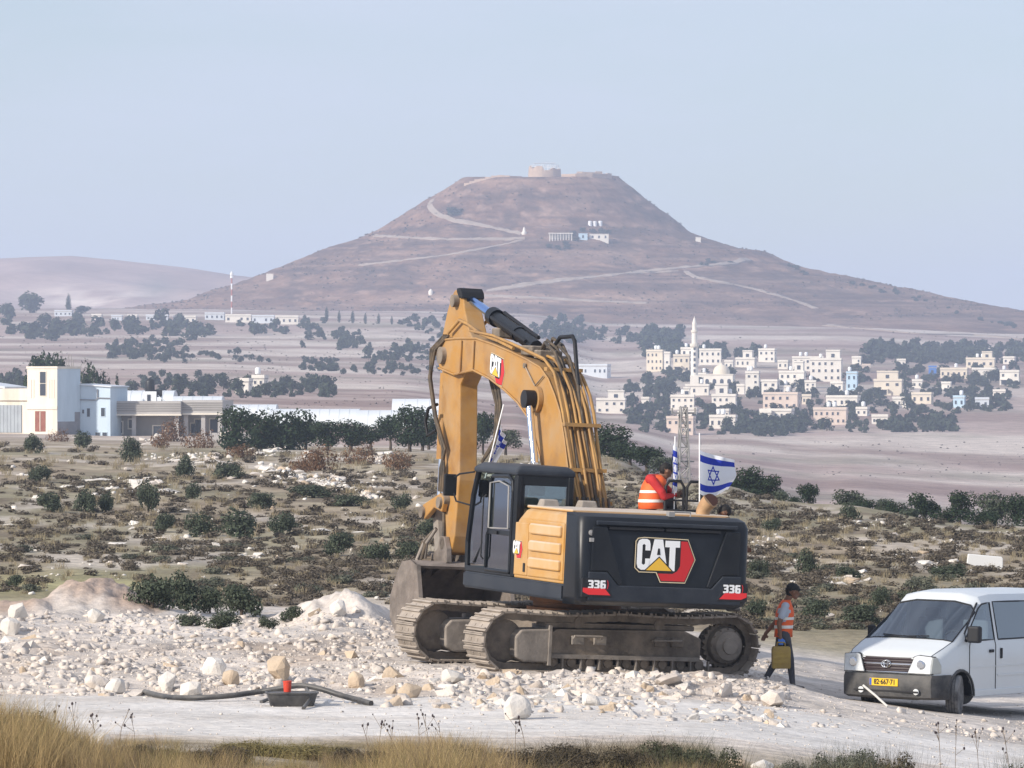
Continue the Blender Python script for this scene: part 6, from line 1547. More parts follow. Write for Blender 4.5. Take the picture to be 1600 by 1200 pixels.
vest(thd, [((0, 0, .82), .15, .20, (1, 0, 0)), ((.01, 0, 1.0), .145, .19, (1, 0, 0)), ((.02, 0, 1.2), .15, .20, (1, 0, 0)), ((.04, 0, 1.34), .135, .21, (1, 0, 0)), ((.06, 0, 1.45), .10, .15, (1, 0, 0))], stripes=((.2, .27), (.45, .52)))

# ------------------------------------------------------------------ flags
FW = mat('flag_white', (.80, .83, .88), .85); FB = mat('flag_blue', (.025, .05, .42), .85)
for m_ in (FW, FB):
    n_, l_ = m_.node_tree.nodes, m_.node_tree.links; tr_ = n_.new('ShaderNodeBsdfTranslucent'); ms_ = n_.new('ShaderNodeMixShader'); ms_.inputs[0].default_value = .3
    tr_.inputs['Color'].default_value = n_['Principled BSDF'].inputs['Base Color'].default_value
    l_.new(n_['Principled BSDF'].outputs[0], ms_.inputs[1]); l_.new(tr_.outputs[0], ms_.inputs[2]); l_.new(ms_.outputs[0], n_['Material Output'].inputs['Surface'])
def star(u_, v_):
    x = (u_ - .5) * 220; y = (v_ - .5) * 160
    def tri(R0, sgn):
        d = [abs(0)] ; m = max(x * math.sin(t) * 1.0 + sgn * y * math.cos(t) for t in (0, 2 * math.pi / 3, 4 * math.pi / 3)); return m
    ro, ri = 20.0, 14.2
    for sgn in (1, -1):
        m = tri(0, sgn)
        if ri < m < ro: return True
    return False
def flag_cloth(place, parent, nu=132, nv=96):
    v = []; f = []; mi = []
    for j in range(nv + 1):
        for i in range(nu + 1): v.append(place(i / nu, j / nv))
    for j in range(nv):
        for i in range(nu):
            f.append([j * (nu + 1) + i, j * (nu + 1) + i + 1, (j + 1) * (nu + 1) + i + 1, (j + 1) * (nu + 1) + i])
            a, b_ = (i + .5) / nu, (j + .5) / nv
            mi.append(1 if .094 < b_ < .25 or .75 < b_ < .906 or star(a, b_) else 0)
    me = to_mesh('cloth', v, f, [FW, FB], mi, 179); return link(bpy.data.objects.new('cloth', me), parent)
def pole(p0, p1, r, parent):
    mb = MB(); mb.cyl(p0, p1, r, 8); mb.build('flagpole', M_tank, parent, smooth=50)
base = P(1093, 792, 89.1)
fl = empty('flag', base, (0, 0, 0), 'large blue and white star flag on a pole above the hood', 'flag', 'flags on the excavator')
pole((0, 0, -.35), (-.0, 0, 1.19), .011, fl)
def pl1(u_, v_):
    w_ = math.sin(u_ * 6.0 + v_ * 1.6) * .10 * u_ ** .7 + .035 * math.sin(u_ * 15 + v_ * 4) * u_
    x = .60 * u_ ** 1.35 * (1 - .16 * max(0, v_ - .55) / .45 * u_); z = .92 - .70 * v_ - .17 * u_ * (1 - v_) + .05 * u_ * u_ * v_ - .07 * math.sin(math.pi * min(1, u_ * 1.1)) * v_
    return (x + .015 * math.sin(v_ * 7 + u_ * 4) * u_, .62 * u_ ** .9 * .9 + w_, z)
flag_cloth(pl1, fl)
base = P(1053, 790, 89.3)
f2 = empty('flag', base, (0, 0, 0), 'flag wrapped tightly round its pole behind the seated worker', 'flag', 'flags on the excavator')
pole((0, 0, -.2), (.02, 0, 1.12), .011, f2)
def pl2(u_, v_):
    a = u_ * 9.5; r_ = .018 + .030 * u_; return (.012 + r_ * math.cos(a) + .05 * math.sin(math.pi * v_) * u_ * .4, r_ * math.sin(a) + .01, 1.02 - .72 * v_ - .12 * u_)
flag_cloth(pl2, f2, 66, 48)
base = P(758, 738, 91.3); tip = P(787, 632, 91.3) - base
f3 = empty('flag', base, (0, 0, 0), 'drooping flag on a leaning pole at the cab roof front', 'flag', 'flags on the excavator')
pole((0, 0, -.1), tip, .011, f3)
def pl3(u_, v_):
    c_ = tip * (.70 - .62 * v_ * .95); fold = math.sin(u_ * 13 + v_ * 2) * .035 * (.4 + u_)
    return (c_.x + .04 + .10 * u_ * (1 - .6 * v_) - .06 * v_ * u_ + fold * .7, .10 * u_ + fold, c_.z - .28 * u_ * (1 - .55 * v_))
flag_cloth(pl3, f3, 66, 48)

# ------------------------------------------------------------------ black tub, pipe and red cup by the road
M_pe = mat('black_polyethylene', (.02, .021, .024), .38, dust=(.35, .33, .3), dust_amt=.3, dust_up=.25)
tb = G(456, 1104); sT = tb.y / FP
tub = empty('black_tub', tb, (0, 0, R(6)), 'shallow black plastic tub lying at the edge of the dirt road', 'tub')
mb = MB(); w_, d_ = .38, .30
def rr_pts(k, z, n=24): return [((w_ * k) * np.sign(math.cos(t)) * abs(math.cos(t)) ** .5, (d_ * k) * np.sign(math.sin(t)) * abs(math.sin(t)) ** .5, z) for t in [2 * math.pi * i / n for i in range(n)]]
mb.loft([rr_pts(.80, 0), rr_pts(.84, .02), rr_pts(.97, .19), rr_pts(1.03, .195), rr_pts(1.03, .215), rr_pts(.95, .215), rr_pts(.80, .05)]); mb.build('tub_shell', M_pe, tub, smooth=40)
mb = MB(); mb.loft([rr_pts(.93, .19), rr_pts(.90, .205), rr_pts(.5, .21)]); mb.build('tub_lid', M_pe, tub, smooth=40)
def gpath(pts, lift): return [G(a, b_) + Vector((0, 0, lift + c_)) for a, b_, c_ in pts]
mb = MB(); q = gpath([(226, 1088, .02), (262, 1094, .0), (310, 1097, .02), (360, 1097, .05), (405, 1096, .10), (440, 1097, .16), (470, 1098, .21), (500, 1099, .17), (530, 1100, .09), (560, 1102, .03), (580, 1104, .0)], .045)
pts = []
for i in range(len(q) - 1):
    p0, p1, p2, p3 = q[max(i - 1, 0)], q[i], q[i + 1], q[min(i + 2, len(q) - 1)]
    for t in np.linspace(0, 1, 7)[:-1]: pts.append(.5 * ((2 * p1) + (p2 - p0) * t + (2 * p0 - 5 * p1 + 4 * p2 - p3) * t * t + (3 * p1 - p0 - 3 * p2 + p3) * t ** 3))
pts.append(q[-1])
mb.tube(pts, .042, 10); tag(mb.build('water_pipe', M_pe, None, smooth=60), 'long black plastic pipe lying along the road over the tub', 'pipe')
mb = MB(); q = gpath([(408, 1100, .0), (430, 1097, .05), (452, 1094, .2), (476, 1096, .22), (486, 1104, .1), (474, 1110, .0)], .03); mb.tube(q, .028, 8); tag(mb.build('water_pipe', M_pe, None, smooth=60), 'short thin black pipe bent over the right end of the tub', 'pipe')
M_rcup = mat('cup_red', (.62, .06, .03), .45)
cp = G(449, 1100); cp.z += .255; cp.y += .12
cup = empty('red_bucket', (tb.x - .065, tb.y - .02, tb.z + .216), (0, 0, 0), 'small red bucket standing on the black tub', 'bucket')
mb = MB(); mb.lathe([(0, 0), (.052, 0), (.063, .145), (.068, .145), (.068, .16), (.058, .16), (.048, .015), (0, .015)], (0, 0, 0), 18); mb.build('bucket_shell', M_rcup, cup, smooth=40)
mb = MB(); mb.tube([(.066 * math.cos(t), -.01, .15 - .05 * math.sin(t)) for t in np.linspace(0, math.pi, 9)], .003, 4); mb.build('handle', M_steel, cup)
# white sheet and low ruined wall on the right slope
wpn = G(1539, 890); s_ = wpn.y / FP
pn = empty('leaning_sheet', wpn, (0, 0, R(8)), 'white sheet standing on edge on the right slope', 'sheet')
mb = MB(); mb.prism([(-29 * s_, 10 * s_), (-27 * s_, 25 * s_), (27 * s_, 20 * s_), (29 * s_, 17 * s_), (29 * s_, -2 * s_), (0, 0)], 0, .05, 'y'); mb.build('sheet_face', mat('panel_white', (.82, .82, .80), .5), pn, bevel=.02)
for x in (-20, 24):
    mb = MB(); mb.b6(x * s_ - .03, x * s_ + .03, .055, .11, -.3, 18 * s_); mb.build('prop_post', M_steel, pn)
# ------------------------------------------------------------------ rocks
def hull_rock(seed, n=16, sq=(1, .8, .7)):
    import bmesh
    r = np.random.default_rng(seed); bm = bmesh.new()
    p = r.normal(size=(n, 3)); p /= np.linalg.norm(p, axis=1)[:, None]; p *= r.uniform(.75, 1.1, (n, 1)); p *= np.array(sq)
    for q in p: bm.verts.new(q * .5)
    bmesh.ops.convex_hull(bm, input=bm.verts)
    for v in [v for v in bm.verts if not v.link_faces]: bm.verts.remove(v)
    bmesh.ops.triangulate(bm, faces=bm.faces[:]); bmesh.ops.recalc_face_normals(bm, faces=bm.faces[:])
    bm.verts.ensure_lookup_table(); bm.verts.index_update()
    V_ = np.array([v.co[:] for v in bm.verts]); F_ = np.array([[v.index for v in f.verts] for f in bm.faces]); bm.free()
    return V_, F_
M_rock = mat('limestone', (.63, .57, .51), .92, col2=(.52, .445, .375), scale=2.2, lo=.45, hi=.75, rnd=.13, bump=.5, bscale=9, spec=.2)
M_rockw = mat('limestone_white', (.70, .66, .605), .92, col2=(.60, .54, .47), scale=3, lo=.5, hi=.8, rnd=.12, bump=.5, bscale=8, spec=.2)
M_rockt = mat('limestone_tan', (.57, .46, .34), .92, col2=(.47, .37, .27), scale=3, rnd=.15, bump=.5, bscale=8, spec=.2)
HR = [hull_rock(k, 8 + k % 6, (1, .7 + .05 * (k % 6), .55 + .06 * (k % 5))) for k in range(14)]
RME = []
for k, (v, f) in enumerate(HR):
    RME.append(to_mesh('rock', v, f.tolist(), M_rockt if k in (3, 9) else (M_rockw if k % 4 == 0 else M_rock)))
def scatter_mesh(name, items, material, parent=None, shapes=HR, smooth=None):
    """many little stones joined as one mesh: items = (x, y, z, size, yaw, shape)"""
    V_, F_, o = [], [], 0
    for (x, y, z, s, a, k) in items:
        v, f = shapes[k]; c, sn = math.cos(a), math.sin(a)
        q = np.stack([v[:, 0] * c - v[:, 1] * sn, v[:, 0] * sn + v[:, 1] * c, v[:, 2]], 1) * s + np.array([x, y, z])
        V_.append(q); F_.append(f + o); o += len(v)
    V_ = np.concatenate(V_); F_ = np.concatenate(F_)
    me = bpy.data.meshes.new(name); me.vertices.add(len(V_)); me.vertices.foreach_set('co', V_.ravel().astype(np.float32))
    me.loops.add(F_.size); me.loops.foreach_set('vertex_index', F_.ravel().astype(np.int32)); me.polygons.add(len(F_)); me.polygons.foreach_set('loop_start', np.arange(0, F_.size, 3, dtype=np.int32))
    me.update(calc_edges=True); me.materials.append(material)
    if smooth: me.polygons.foreach_set('use_smooth', np.ones(len(F_), dtype=bool))
    o = bpy.data.objects.new(name, me); link(o, parent); o['kind'] = 'stuff'; return o
rng = np.random.default_rng(5)
def in_track(x, y):
    dx, dy = x - EX.x, y - 90.0; s = -math.cos(B) * dx - math.sin(B) * dy; t = math.sin(B) * dx - math.cos(B) * dy
    return abs(s) < 2.7 and abs(t) < 1.85
rub = []
while len(rub) < 6500:
    px = rng.uniform(-60, 1660); py = rng.uniform(955, 1165)
    edge_top = 962 if px < 640 else (1030 if px < 1230 else 1085)
    if 70 < px < 250: edge_top = 962 - 52 * math.exp(-((px - 150) / 55) ** 2)
    if 440 < px < 610: edge_top = 975 - 36 * math.exp(-((px - 525) / 45) ** 2)
    edge_bot = np.interp(px, [-60, 250, 560, 900, 1230, 1660], [1086, 1092, 1104, 1120, 1138, 1160])
    if not edge_top < py < edge_bot: continue
    if px > 1230 and rng.random() > .25 + .6 * (py > edge_bot - 26): continue
    if px > 1230 and py < 1112: continue
    if rng.random() > .15 + 1.25 * float(fbm(px / 70, py / 22, 3, 170)) ** 1.3: continue
    g = G(px, py)
    if in_track(g.x, g.y) and not (py > 1046): continue
    s = .045 + .26 * rng.random() ** 3.0 + (.22 * rng.random() ** 1.5 if rng.random() < .09 else 0)
    if 560 < px < 1230 and py > 1050: s *= 1.12
    if px > 1230: s *= .7
    rub.append((g.x, g.y, g.z + s * rng.uniform(-.24, .10), s, rng.uniform(0, 6.28), int(rng.integers(0, 14))))
rub.sort(key=lambda q: -q[3] / q[1])
for (x, y, z, s, a, k) in rub[:270]:
    o = bpy.data.objects.new('rock', RME[k]); o.location = (x, y, z); o.rotation_euler = (rng.uniform(-.4, .4), rng.uniform(-.4, .4), a); o.scale = (s, s, s); link(o, ground)
fin = []
for k in range(9000):
    px = rng.uniform(-60, 1660); py = rng.uniform(962, 1165); eb = np.interp(px, [-60, 250, 560, 900, 1230, 1660], [1092, 1098, 1110, 1126, 1144, 1166])
    if py > eb or (px > 640 and py < 1035) or (px > 1240 and rng.random() > .35): continue
    g = G(px, py); s_ = rng.uniform(.02, .055); fin.append((g.x, g.y, g.z + s_ * .1, s_, rng.uniform(0, 6.28), int(rng.integers(0, 14))))
for k in range(900):
    px = rng.uniform(-60, 1660); g = GD(px, rng.uniform(73.5, 84)); s_ = rng.uniform(.015, .05) * (1.6 if k % 9 == 0 else 1); fin.append((g.x, g.y, g.z + .01 + s_ * .1, s_, rng.uniform(0, 6.28), int(rng.integers(0, 14))))
scatter_mesh('rubble', rub[270:] + fin, M_rock, ground)
# distinct boulders
def lump(seed, sx, sy, sz):
    r = np.random.default_rng(seed)
    v, f = hull_rock(seed, 30, (1, 1, 1)); v = v * np.array([sx, sy, sz]); me = to_mesh('boulder', v, f.tolist())
    o = bpy.data.objects.new('tmp', me); COL.objects.link(o)
    m1 = o.modifiers.new('b', 'BEVEL'); m1.width = .035 * min(sx, sz) * 2; m1.segments = 1
    dg = bpy.context.evaluated_depsgraph_get(); m2 = bpy.data.meshes.new_from_object(o.evaluated_get(dg)); bpy.data.objects.remove(o); m2.name = 'boulder'; return m2
BLD = [(150, 962, 26, 24, 'white boulder on the shoulder of the left soil mound', M_rockw), (528, 950, 26, 30, 'pale knob of rock on top of the white rubble heap left of the bucket', M_rockw),
       (436, 1044, 34, 46, 'pointed tan boulder in the middle of the left rubble', M_rockt), (334, 1040, 40, 34, 'large white boulder above the black pipe', M_rockw), (361, 1058, 30, 26, 'rounded tan boulder right of the large white one', M_rockt),
       (182, 1070, 38, 30, 'bright white boulder near the road at left', M_rockw), (150, 1066, 44, 24, 'tan and white boulder beside the bright white one at left', M_rock),
       (809, 1106, 48, 46, 'big cream boulder at the road edge below the excavator', M_rockw), (1207, 1092, 44, 26, 'smooth pinkish boulder behind the walking person', M_rock), (28, 956, 30, 30, 'white boulder at the far left end of the rubble', M_rockw),
       (18, 978, 34, 28, 'lower white boulder at the left picture edge', M_rockw), (640, 1080, 40, 26, 'tan block of rock left of the cream boulder', M_rockt), (920, 1094, 36, 22, 'low white slab rock under the middle of the track', M_rockw),
       (556, 1062, 34, 28, 'yellowish boulder just left of the excavator tracks', M_rockt), (1042, 1062, 60, 18, 'long pinkish slab against the sprocket end of the track', M_rock), (707, 1055, 40, 24, 'grey white rock before the idler end of the near track', M_rockw),
       (262, 1066, 30, 34, 'upright white stone left of the tan boulders', M_rockw), (300, 1076, 40, 26, 'grey white block above the pipe end', M_rockw), (25, 1138, 34, 28, 'pale stone in the dry grass at the lower left corner', M_rockw), (158, 1166, 42, 24, 'flat-topped white block in the roadside grass', M_rockw),
       (45, 1168, 50, 22, 'half buried grey stone at the lower left corner', M_rock), (110, 1182, 46, 18, 'low grey stone left of the flat-topped block', M_rock), (1152, 1183, 34, 20, 'tan stone at the right side of the bottom verge', M_rockt), (1190, 1190, 40, 18, 'second pale stone at the right side of the bottom verge', M_rockw)]
for k, (px, py, w_, h_, lab, m_) in enumerate(BLD):
    if py > 1120: g = GD(px, 68.5); 
    else: g = G(px, py + h_ * .42)
    s = g.y / FP; me = lump(200 + k, w_ * s * 1.1, w_ * s * .9, h_ * s * 1.2); me.materials.append(m_)
    o = bpy.data.objects.new('boulder', me); o.location = (g.x, g.y, g.z + h_ * s * .36); o.rotation_euler = (.15 * math.sin(k * 3), .2 * math.cos(k * 2), .25 * math.sin(k * 1.3)); link(o); tag(o, lab, 'boulder', 'boulders in the rubble')

# stones on the dry slope
st = []
def slope_pt(lo=700, hi=955):
    while True:
        px = rng.uniform(-40, 1640); py = rng.uniform(lo, hi)
        top = np.interp(px, [-40, 300, 650, 950, 1100, 1300, 1640], [692, 706, 712, 720, 762, 800, 832])
        bot = np.interp(px, [-40, 300, 620, 800, 1180, 1300, 1640], [925, 945, 960, 960, 1000, 985, 985])
        if top < py < bot and depth1(px, py) > (121 if px < 640 else 106): return px, py
for k in range(420):
    px, py = slope_pt(690, 985); g = G(px, py); sz = (5 + 22 * rng.random() ** 3) * g.y / FP; st.append((g.x, g.y, g.z + sz * .05, sz, rng.uniform(-.4, .4) + (math.pi if k % 2 else 0), int(rng.integers(0, 14))))
for (cx, cy, sx, sy, n, mx_) in ((480, 750, 90, 9, 130, 20), (300, 715, 70, 8, 60, 18), (430, 705, 60, 7, 40, 16), (600, 718, 30, 8, 30, 16), (210, 752, 70, 6, 40, 24), (190, 765, 60, 5, 25, 22), (1300, 905, 60, 12, 60, 24), (1460, 880, 60, 10, 30, 16), (1190, 850, 30, 14, 40, 14), (1340, 820, 60, 8, 30, 12), (390, 870, 30, 5, 16, 18), (300, 840, 60, 4, 16, 16), (580, 760, 40, 8, 25, 10), (240, 690, 20, 6, 20, 20)):
    for k in range(n):
        px, py = rng.normal(cx, sx * .5), rng.normal(cy, sy * .5)
        g = G(px, py); sz = (4 + mx_ * rng.random() ** 2) * g.y / FP; st.append((g.x, g.y, g.z + sz * .05, sz, rng.uniform(-.4, .4), int(rng.integers(0, 14))))
for k in range(230):
    t = rng.random(); px = 405 + 185 * t + rng.normal(0, 6); py = 730 + 46 * t + rng.normal(0, 4) ; g = G(px, py); sz = (5 + 16 * rng.random() ** 2) * g.y / FP; st.append((g.x, g.y, g.z + sz * .1, sz, rng.uniform(-.4, .4), int(rng.integers(0, 14))))
for (px, py, w_) in ((150, 752, 90), (215, 755, 80), (250, 768, 70), (200, 768, 50), (330, 722, 60), (280, 720, 50), (1285, 905, 66), (1330, 908, 50), (1455, 888, 54), (495, 828, 50), (560, 832, 40), (370, 868, 36), (110, 760, 50), (45, 742, 44), (1395, 868, 40), (300, 742, 40), (1240, 875, 40), (600, 800, 40), (60, 860, 34), (180, 850, 40)):
    g = G(px, py); sz = w_ * g.y / FP; o = bpy.data.objects.new('rock_ledge', RME[(w_ + px) % 3 * 4]); o.location = (g.x, g.y, g.z - .02); o.rotation_euler = (0, 0, .2 * math.sin(px)); o.scale = (sz * 1.2, sz * .9, sz * .28); link(o, ground)
st.sort(key=lambda q: -q[3] / q[1])
for (x, y, z, s, a, k) in st[:230]:
    o = bpy.data.objects.new('slope_stone', RME[k]); o.location = (x, y, z); o.rotation_euler = (rng.uniform(-.2, .2), rng.uniform(-.2, .2), a); o.scale = (s * 1.25, s, s * .75); link(o, ground)
scatter_mesh('slope_rubble', st[230:], M_rockw, ground)

# ------------------------------------------------------------------ leaves, shrubs, trees
def leaf_cloud(rg, n, lobes, size, up=.3, elong=1.6):
    """n leaf quads spread through lobes (centre, radii), denser towards the outside"""
    wts = np.array([a[1][0] * a[1][1] * a[1][2] for a in lobes]) ** .7; wts /= wts.sum()
    li = rg.choice(len(lobes), n, p=wts); d = rg.normal(size=(n, 3)); d /= np.linalg.norm(d, axis=1)[:, None]
    r_ = rg.uniform(.35, 1, n) ** .6; C_ = np.array([lobes[i][0] for i in li]); Rd = np.array([lobes[i][1] for i in li])
    p = C_ + d * Rd * r_[:, None]
    nrm = d + rg.normal(size=(n, 3)) * .55 + np.array([0, 0, up]); nrm /= np.linalg.norm(nrm, axis=1)[:, None]
    t = np.cross(nrm, rg.normal(size=(n, 3))); t /= np.linalg.norm(t, axis=1)[:, None] + 1e-9; b_ = np.cross(nrm, t)
    s = size * rg.uniform(.6, 1.3, (n, 1)); t = t * s * elong / 2; b_ = b_ * s / 2
    V_ = np.stack([p - t, p + b_ * .9, p + t, p - b_ * .9], 1).reshape(-1, 3); F_ = np.arange(n * 4).reshape(n, 4)
    return V_, F_
def quads_mesh(name, V_, F_, material):
    me = bpy.data.meshes.new(name); me.vertices.add(len(V_)); me.vertices.foreach_set('co', V_.ravel().astype(np.float32))
    k = F_.shape[1]; me.loops.add(F_.size); me.loops.foreach_set('vertex_index', F_.ravel().astype(np.int32)); me.polygons.add(len(F_)); me.polygons.foreach_set('loop_start', np.arange(0, F_.size, k, dtype=np.int32))
    me.update(calc_edges=True); me.materials.append(material); return me
L_olive = leaf_mat('leaf_olive', (.070, .088, .058), (.10, .118, .08), .4, 1.2)
L_dark = leaf_mat('leaf_dark_green', (.030, .050, .026), (.048, .070, .036), .4, .8)
L_far = leaf_mat('leaf_far', (.045, .060, .035), (.06, .075, .045), .4, .2)
L_brush = leaf_mat('leaf_thorn', (.115, .095, .072), (.16, .135, .10), .3, 2.0, .15)
L_grey = leaf_mat('leaf_grey_green', (.105, .115, .082), (.15, .15, .11), .35, 2.0, .15)
L_brown = leaf_mat('leaf_dry_brown', (.20, .115, .065), (.15, .09, .055), .35, 2.0, .15)
M_bark = mat('bark', (.11, .085, .065), .95, col2=(.07, .055, .04), scale=6)
def tree_proto(seed, kind):
    """unit tree: crown about 1 wide, total height given by kind; returns (trunk mesh, crown mesh)"""
    rg = np.random.default_rng(seed); lobes = []
    if kind in ('olive', 'round', 'far', 'bush'):
        nl = {'olive': 9, 'round': 13, 'far': 9, 'bush': 9}[kind]; zb = {'olive': .40, 'round': .46, 'far': .42, 'bush': .29}[kind]; rz = {'olive': .32, 'round': .46, 'far': .44, 'bush': .28}[kind]
        for k in range(nl):
            a = 2 * math.pi * k / nl + rg.uniform(-.4, .4); rr = rg.uniform(.10, .30)
            s = rg.uniform(.15, .25); lobes.append(((rr * math.cos(a), rr * math.sin(a), zb + rg.uniform(-.85, .75) * rz * .75), (s, s, s * rg.uniform(.75, 1.0))))
        lobes.append(((0, 0, zb + .05), (.27, .27, rz * .75)))
        n = {'olive': 1900, 'round': 2300, 'far': 420, 'bush': 1500}[kind]; sz = {'olive': .042, 'round': .042, 'far': .10, 'bush': .045}[kind]
        mat_ = {'olive': L_olive, 'round': L_dark, 'far': L_far, 'bush': L_olive}[kind]
    elif kind == 'cypress':
        for z in np.linspace(.25, 2.6, 10): s = .30 * math.sin(math.pi * min(1, (z + .25) / 3.1) ** .8) + .05; lobes.append(((rg.uniform(-.05, .05), rg.uniform(-.05, .05), z), (s, s, .26)))
        n, sz, mat_ = 1500, .07, L_dark
    V_, F_ = leaf_cloud(rg, n, lobes, sz)
    # a twiggy core keeps the light from passing straight through
    cr = quads_mesh('crown', V_, F_, mat_)
    mb = MB(); top = {'olive': .5, 'round': .6, 'far': .5, 'bush': .3, 'cypress': 2.0}[kind]
    mb.tube([(0, 0, -.12), (.01, 0, .1), (-.02, .01, top * .6), (0, 0, top)], [.045, .035, .028, .012], 7)
    for k in range(4):
        a = k * 1.7 + rg.uniform(0, .5); mb.tube([(0, 0, top * .35 + .05 * k), (.12 * math.cos(a), .12 * math.sin(a), top * .7 + .03 * k), (.24 * math.cos(a), .24 * math.sin(a), top * .95 + .03 * k)], [.02, .014, .006], 5)
    return to_mesh('trunk', mb.v, mb.f, M_bark, None, 60), cr
PT = {k: [tree_proto(300 + 10 * i + j, k) for j in range(n)] for i, (k, n) in enumerate((('olive', 4), ('round', 4), ('far', 4), ('bush', 4), ('cypress', 2)))}
_tc = [0]
def tree(px, pyb, wpx, hpx, kind, label, cat='tree', group=None, D=None, name=None, asp=None):
    g = GD(px, D) if D else G(px, pyb)
    if D: g = Vector((g.x, D, H - (pyb - 600) * D / FP))
    s = g.y / FP; _tc[0] += 1; k = _tc[0]
    trm, crm = PT[kind][k % len(PT[kind])]
    hu = {'olive': .80, 'round': .92, 'far': .86, 'bush': .62, 'cypress': 2.85}[kind]; wu = .86 if kind != 'cypress' else .66
    o = empty(name or ('tree' if cat == 'tree' else 'shrub'), (g.x, g.y, g.z - .03 - (hpx * s * .10 if kind in ('round', 'olive') else 0)), (0, 0, k * 2.39), label, cat, group)
    o.scale = (wpx * s / wu, wpx * s / wu, hpx * s / hu)
    link(bpy.data.objects.new('trunk', trm), o); link(bpy.data.objects.new('crown', crm), o)
    return o
# dark trees behind the left houses and along the left crest
LT = [(62, 690, 78, 168, 'round', 'tall dark tree behind the left side of the cream tower', 640), (88, 690, 60, 166, 'round', 'dark treetop showing just above the cream tower roof', 645), (140, 690, 60, 150, 'round', 'dark tree between cream tower and shade-blue house roof', 640), (160, 690, 54, 138, 'round', 'dark bushy tree over the shade-blue house roof', 642),
      (183, 690, 16, 108, 'cypress', 'slim dark cypress right of the shade-blue house', 640)]
for (px, pb, w_, h_, kd, lab, D) in LT: tree(px, pb, w_, h_, kd, lab, D=D, group='trees by the left houses')
LT2 = [(365, 700, 62, 80, 'leftmost dark tree at the corner of the grey house'), (408, 704, 70, 78, 'dark broad tree right of the garden wall'), (440, 708, 84, 84, 'biggest dark tree on the left crest in front of the greenhouses'), (478, 702, 60, 56, 'lower dark tree right of the biggest one on the left crest'), (512, 694, 52, 46, 'rounded tree before the greenhouse, left of three'), (548, 694, 56, 48, 'rounded tree before the greenhouse, middle of three'), (580, 694, 46, 40, 'rounded tree before the greenhouse, right of three'),
       (610, 694, 44, 56, 'dark tree a little left of the stick trees'), (640, 692, 60, 72, 'tall dark tree next to the excavator stick'), (670, 690, 44, 52, 'dark tree touching the left edge of the excavator stick'), (660, 696, 50, 34, 'low bush at the foot of the trees beside the stick'), (755, 700, 40, 70, 'dark tree glimpsed between stick and boom'), (790, 702, 44, 40, 'grey-green bush glimpsed under the boom')]
for k, (px, pb, w_, h_, lab) in enumerate(LT2): tree(px, pb, w_ * 1.12, h_, 'round' if k != 12 else 'olive', lab, D=365 + 6 * (k % 4), group='trees on the left crest')
RT = [(958, 712, 70, 62, 305, 'large dark tree right beside the boom'), (985, 720, 56, 40, 300, 'second dark tree right of the boom'), (1010, 732, 60, 44, 290, 'dark tree behind the seated worker'), (1040, 742, 50, 38, 285, 'low tree behind the wrapped flag'), (930, 716, 44, 30, 310, 'low bush against the right side of the boom'),
      (1160, 775, 54, 58, 250, 'tree just right of the large flag, left of its clump'), (1182, 778, 46, 50, 252, 'middle tree of the clump right of the large flag'), (1205, 782, 46, 50, 250, 'right tree of the clump right of the large flag'), (1175, 790, 50, 34, 240, 'low bush before the clump right of the large flag'), (1215, 794, 44, 36, 235, 'low round bush under the clump right of the flag'), (1263, 790, 34, 44, 238, 'small umbrella-shaped tree standing alone'), (1240, 797, 28, 28, 228, 'little tree with a thin trunk near the umbrella-shaped one'),
      (1328, 800, 56, 46, 238, 'broad dark tree left of the crest gap'), (1332, 812, 44, 34, 228, 'bush directly below the broad dark tree'), (1350, 806, 36, 34, 232, 'tree leaning on the broad dark tree'), (1380, 806, 34, 36, 235, 'small dark tree in the crest row'), (1400, 812, 44, 36, 230, 'second small dark tree in the crest row'), (1445, 812, 52, 54, 235, 'tall tree left of the crest row centre'), (1420, 820, 44, 36, 225, 'spreading bush below the crest row'), (1500, 810, 50, 54, 235, 'rounded tree at the crest row centre'), (1475, 826, 60, 40, 222, 'wide bush under the crest row centre'),
      (1555, 815, 60, 58, 232, 'big dark tree near the right picture edge'), (1590, 820, 50, 60, 230, 'rightmost dark tree at the picture edge'), (1540, 830, 60, 40, 220, 'bush under the right-hand big tree'), (1580, 846, 70, 36, 208, 'wide shrub at the right edge below the trees'), (1405, 838, 50, 40, 212, 'grey-green bush left on the upper right slope'), (1440, 842, 46, 34, 208, 'grey-green bush beside it on the upper right slope'), (1520, 850, 60, 36, 205, 'long grey-green bush on the upper right slope')]
for k, (px, pb, w_, h_, D, lab) in enumerate(RT): tree(px, pb, w_ * 1.1, h_, 'round' if k < 3 or k % 3 else 'olive', lab, D=D, group='trees on the right crest')
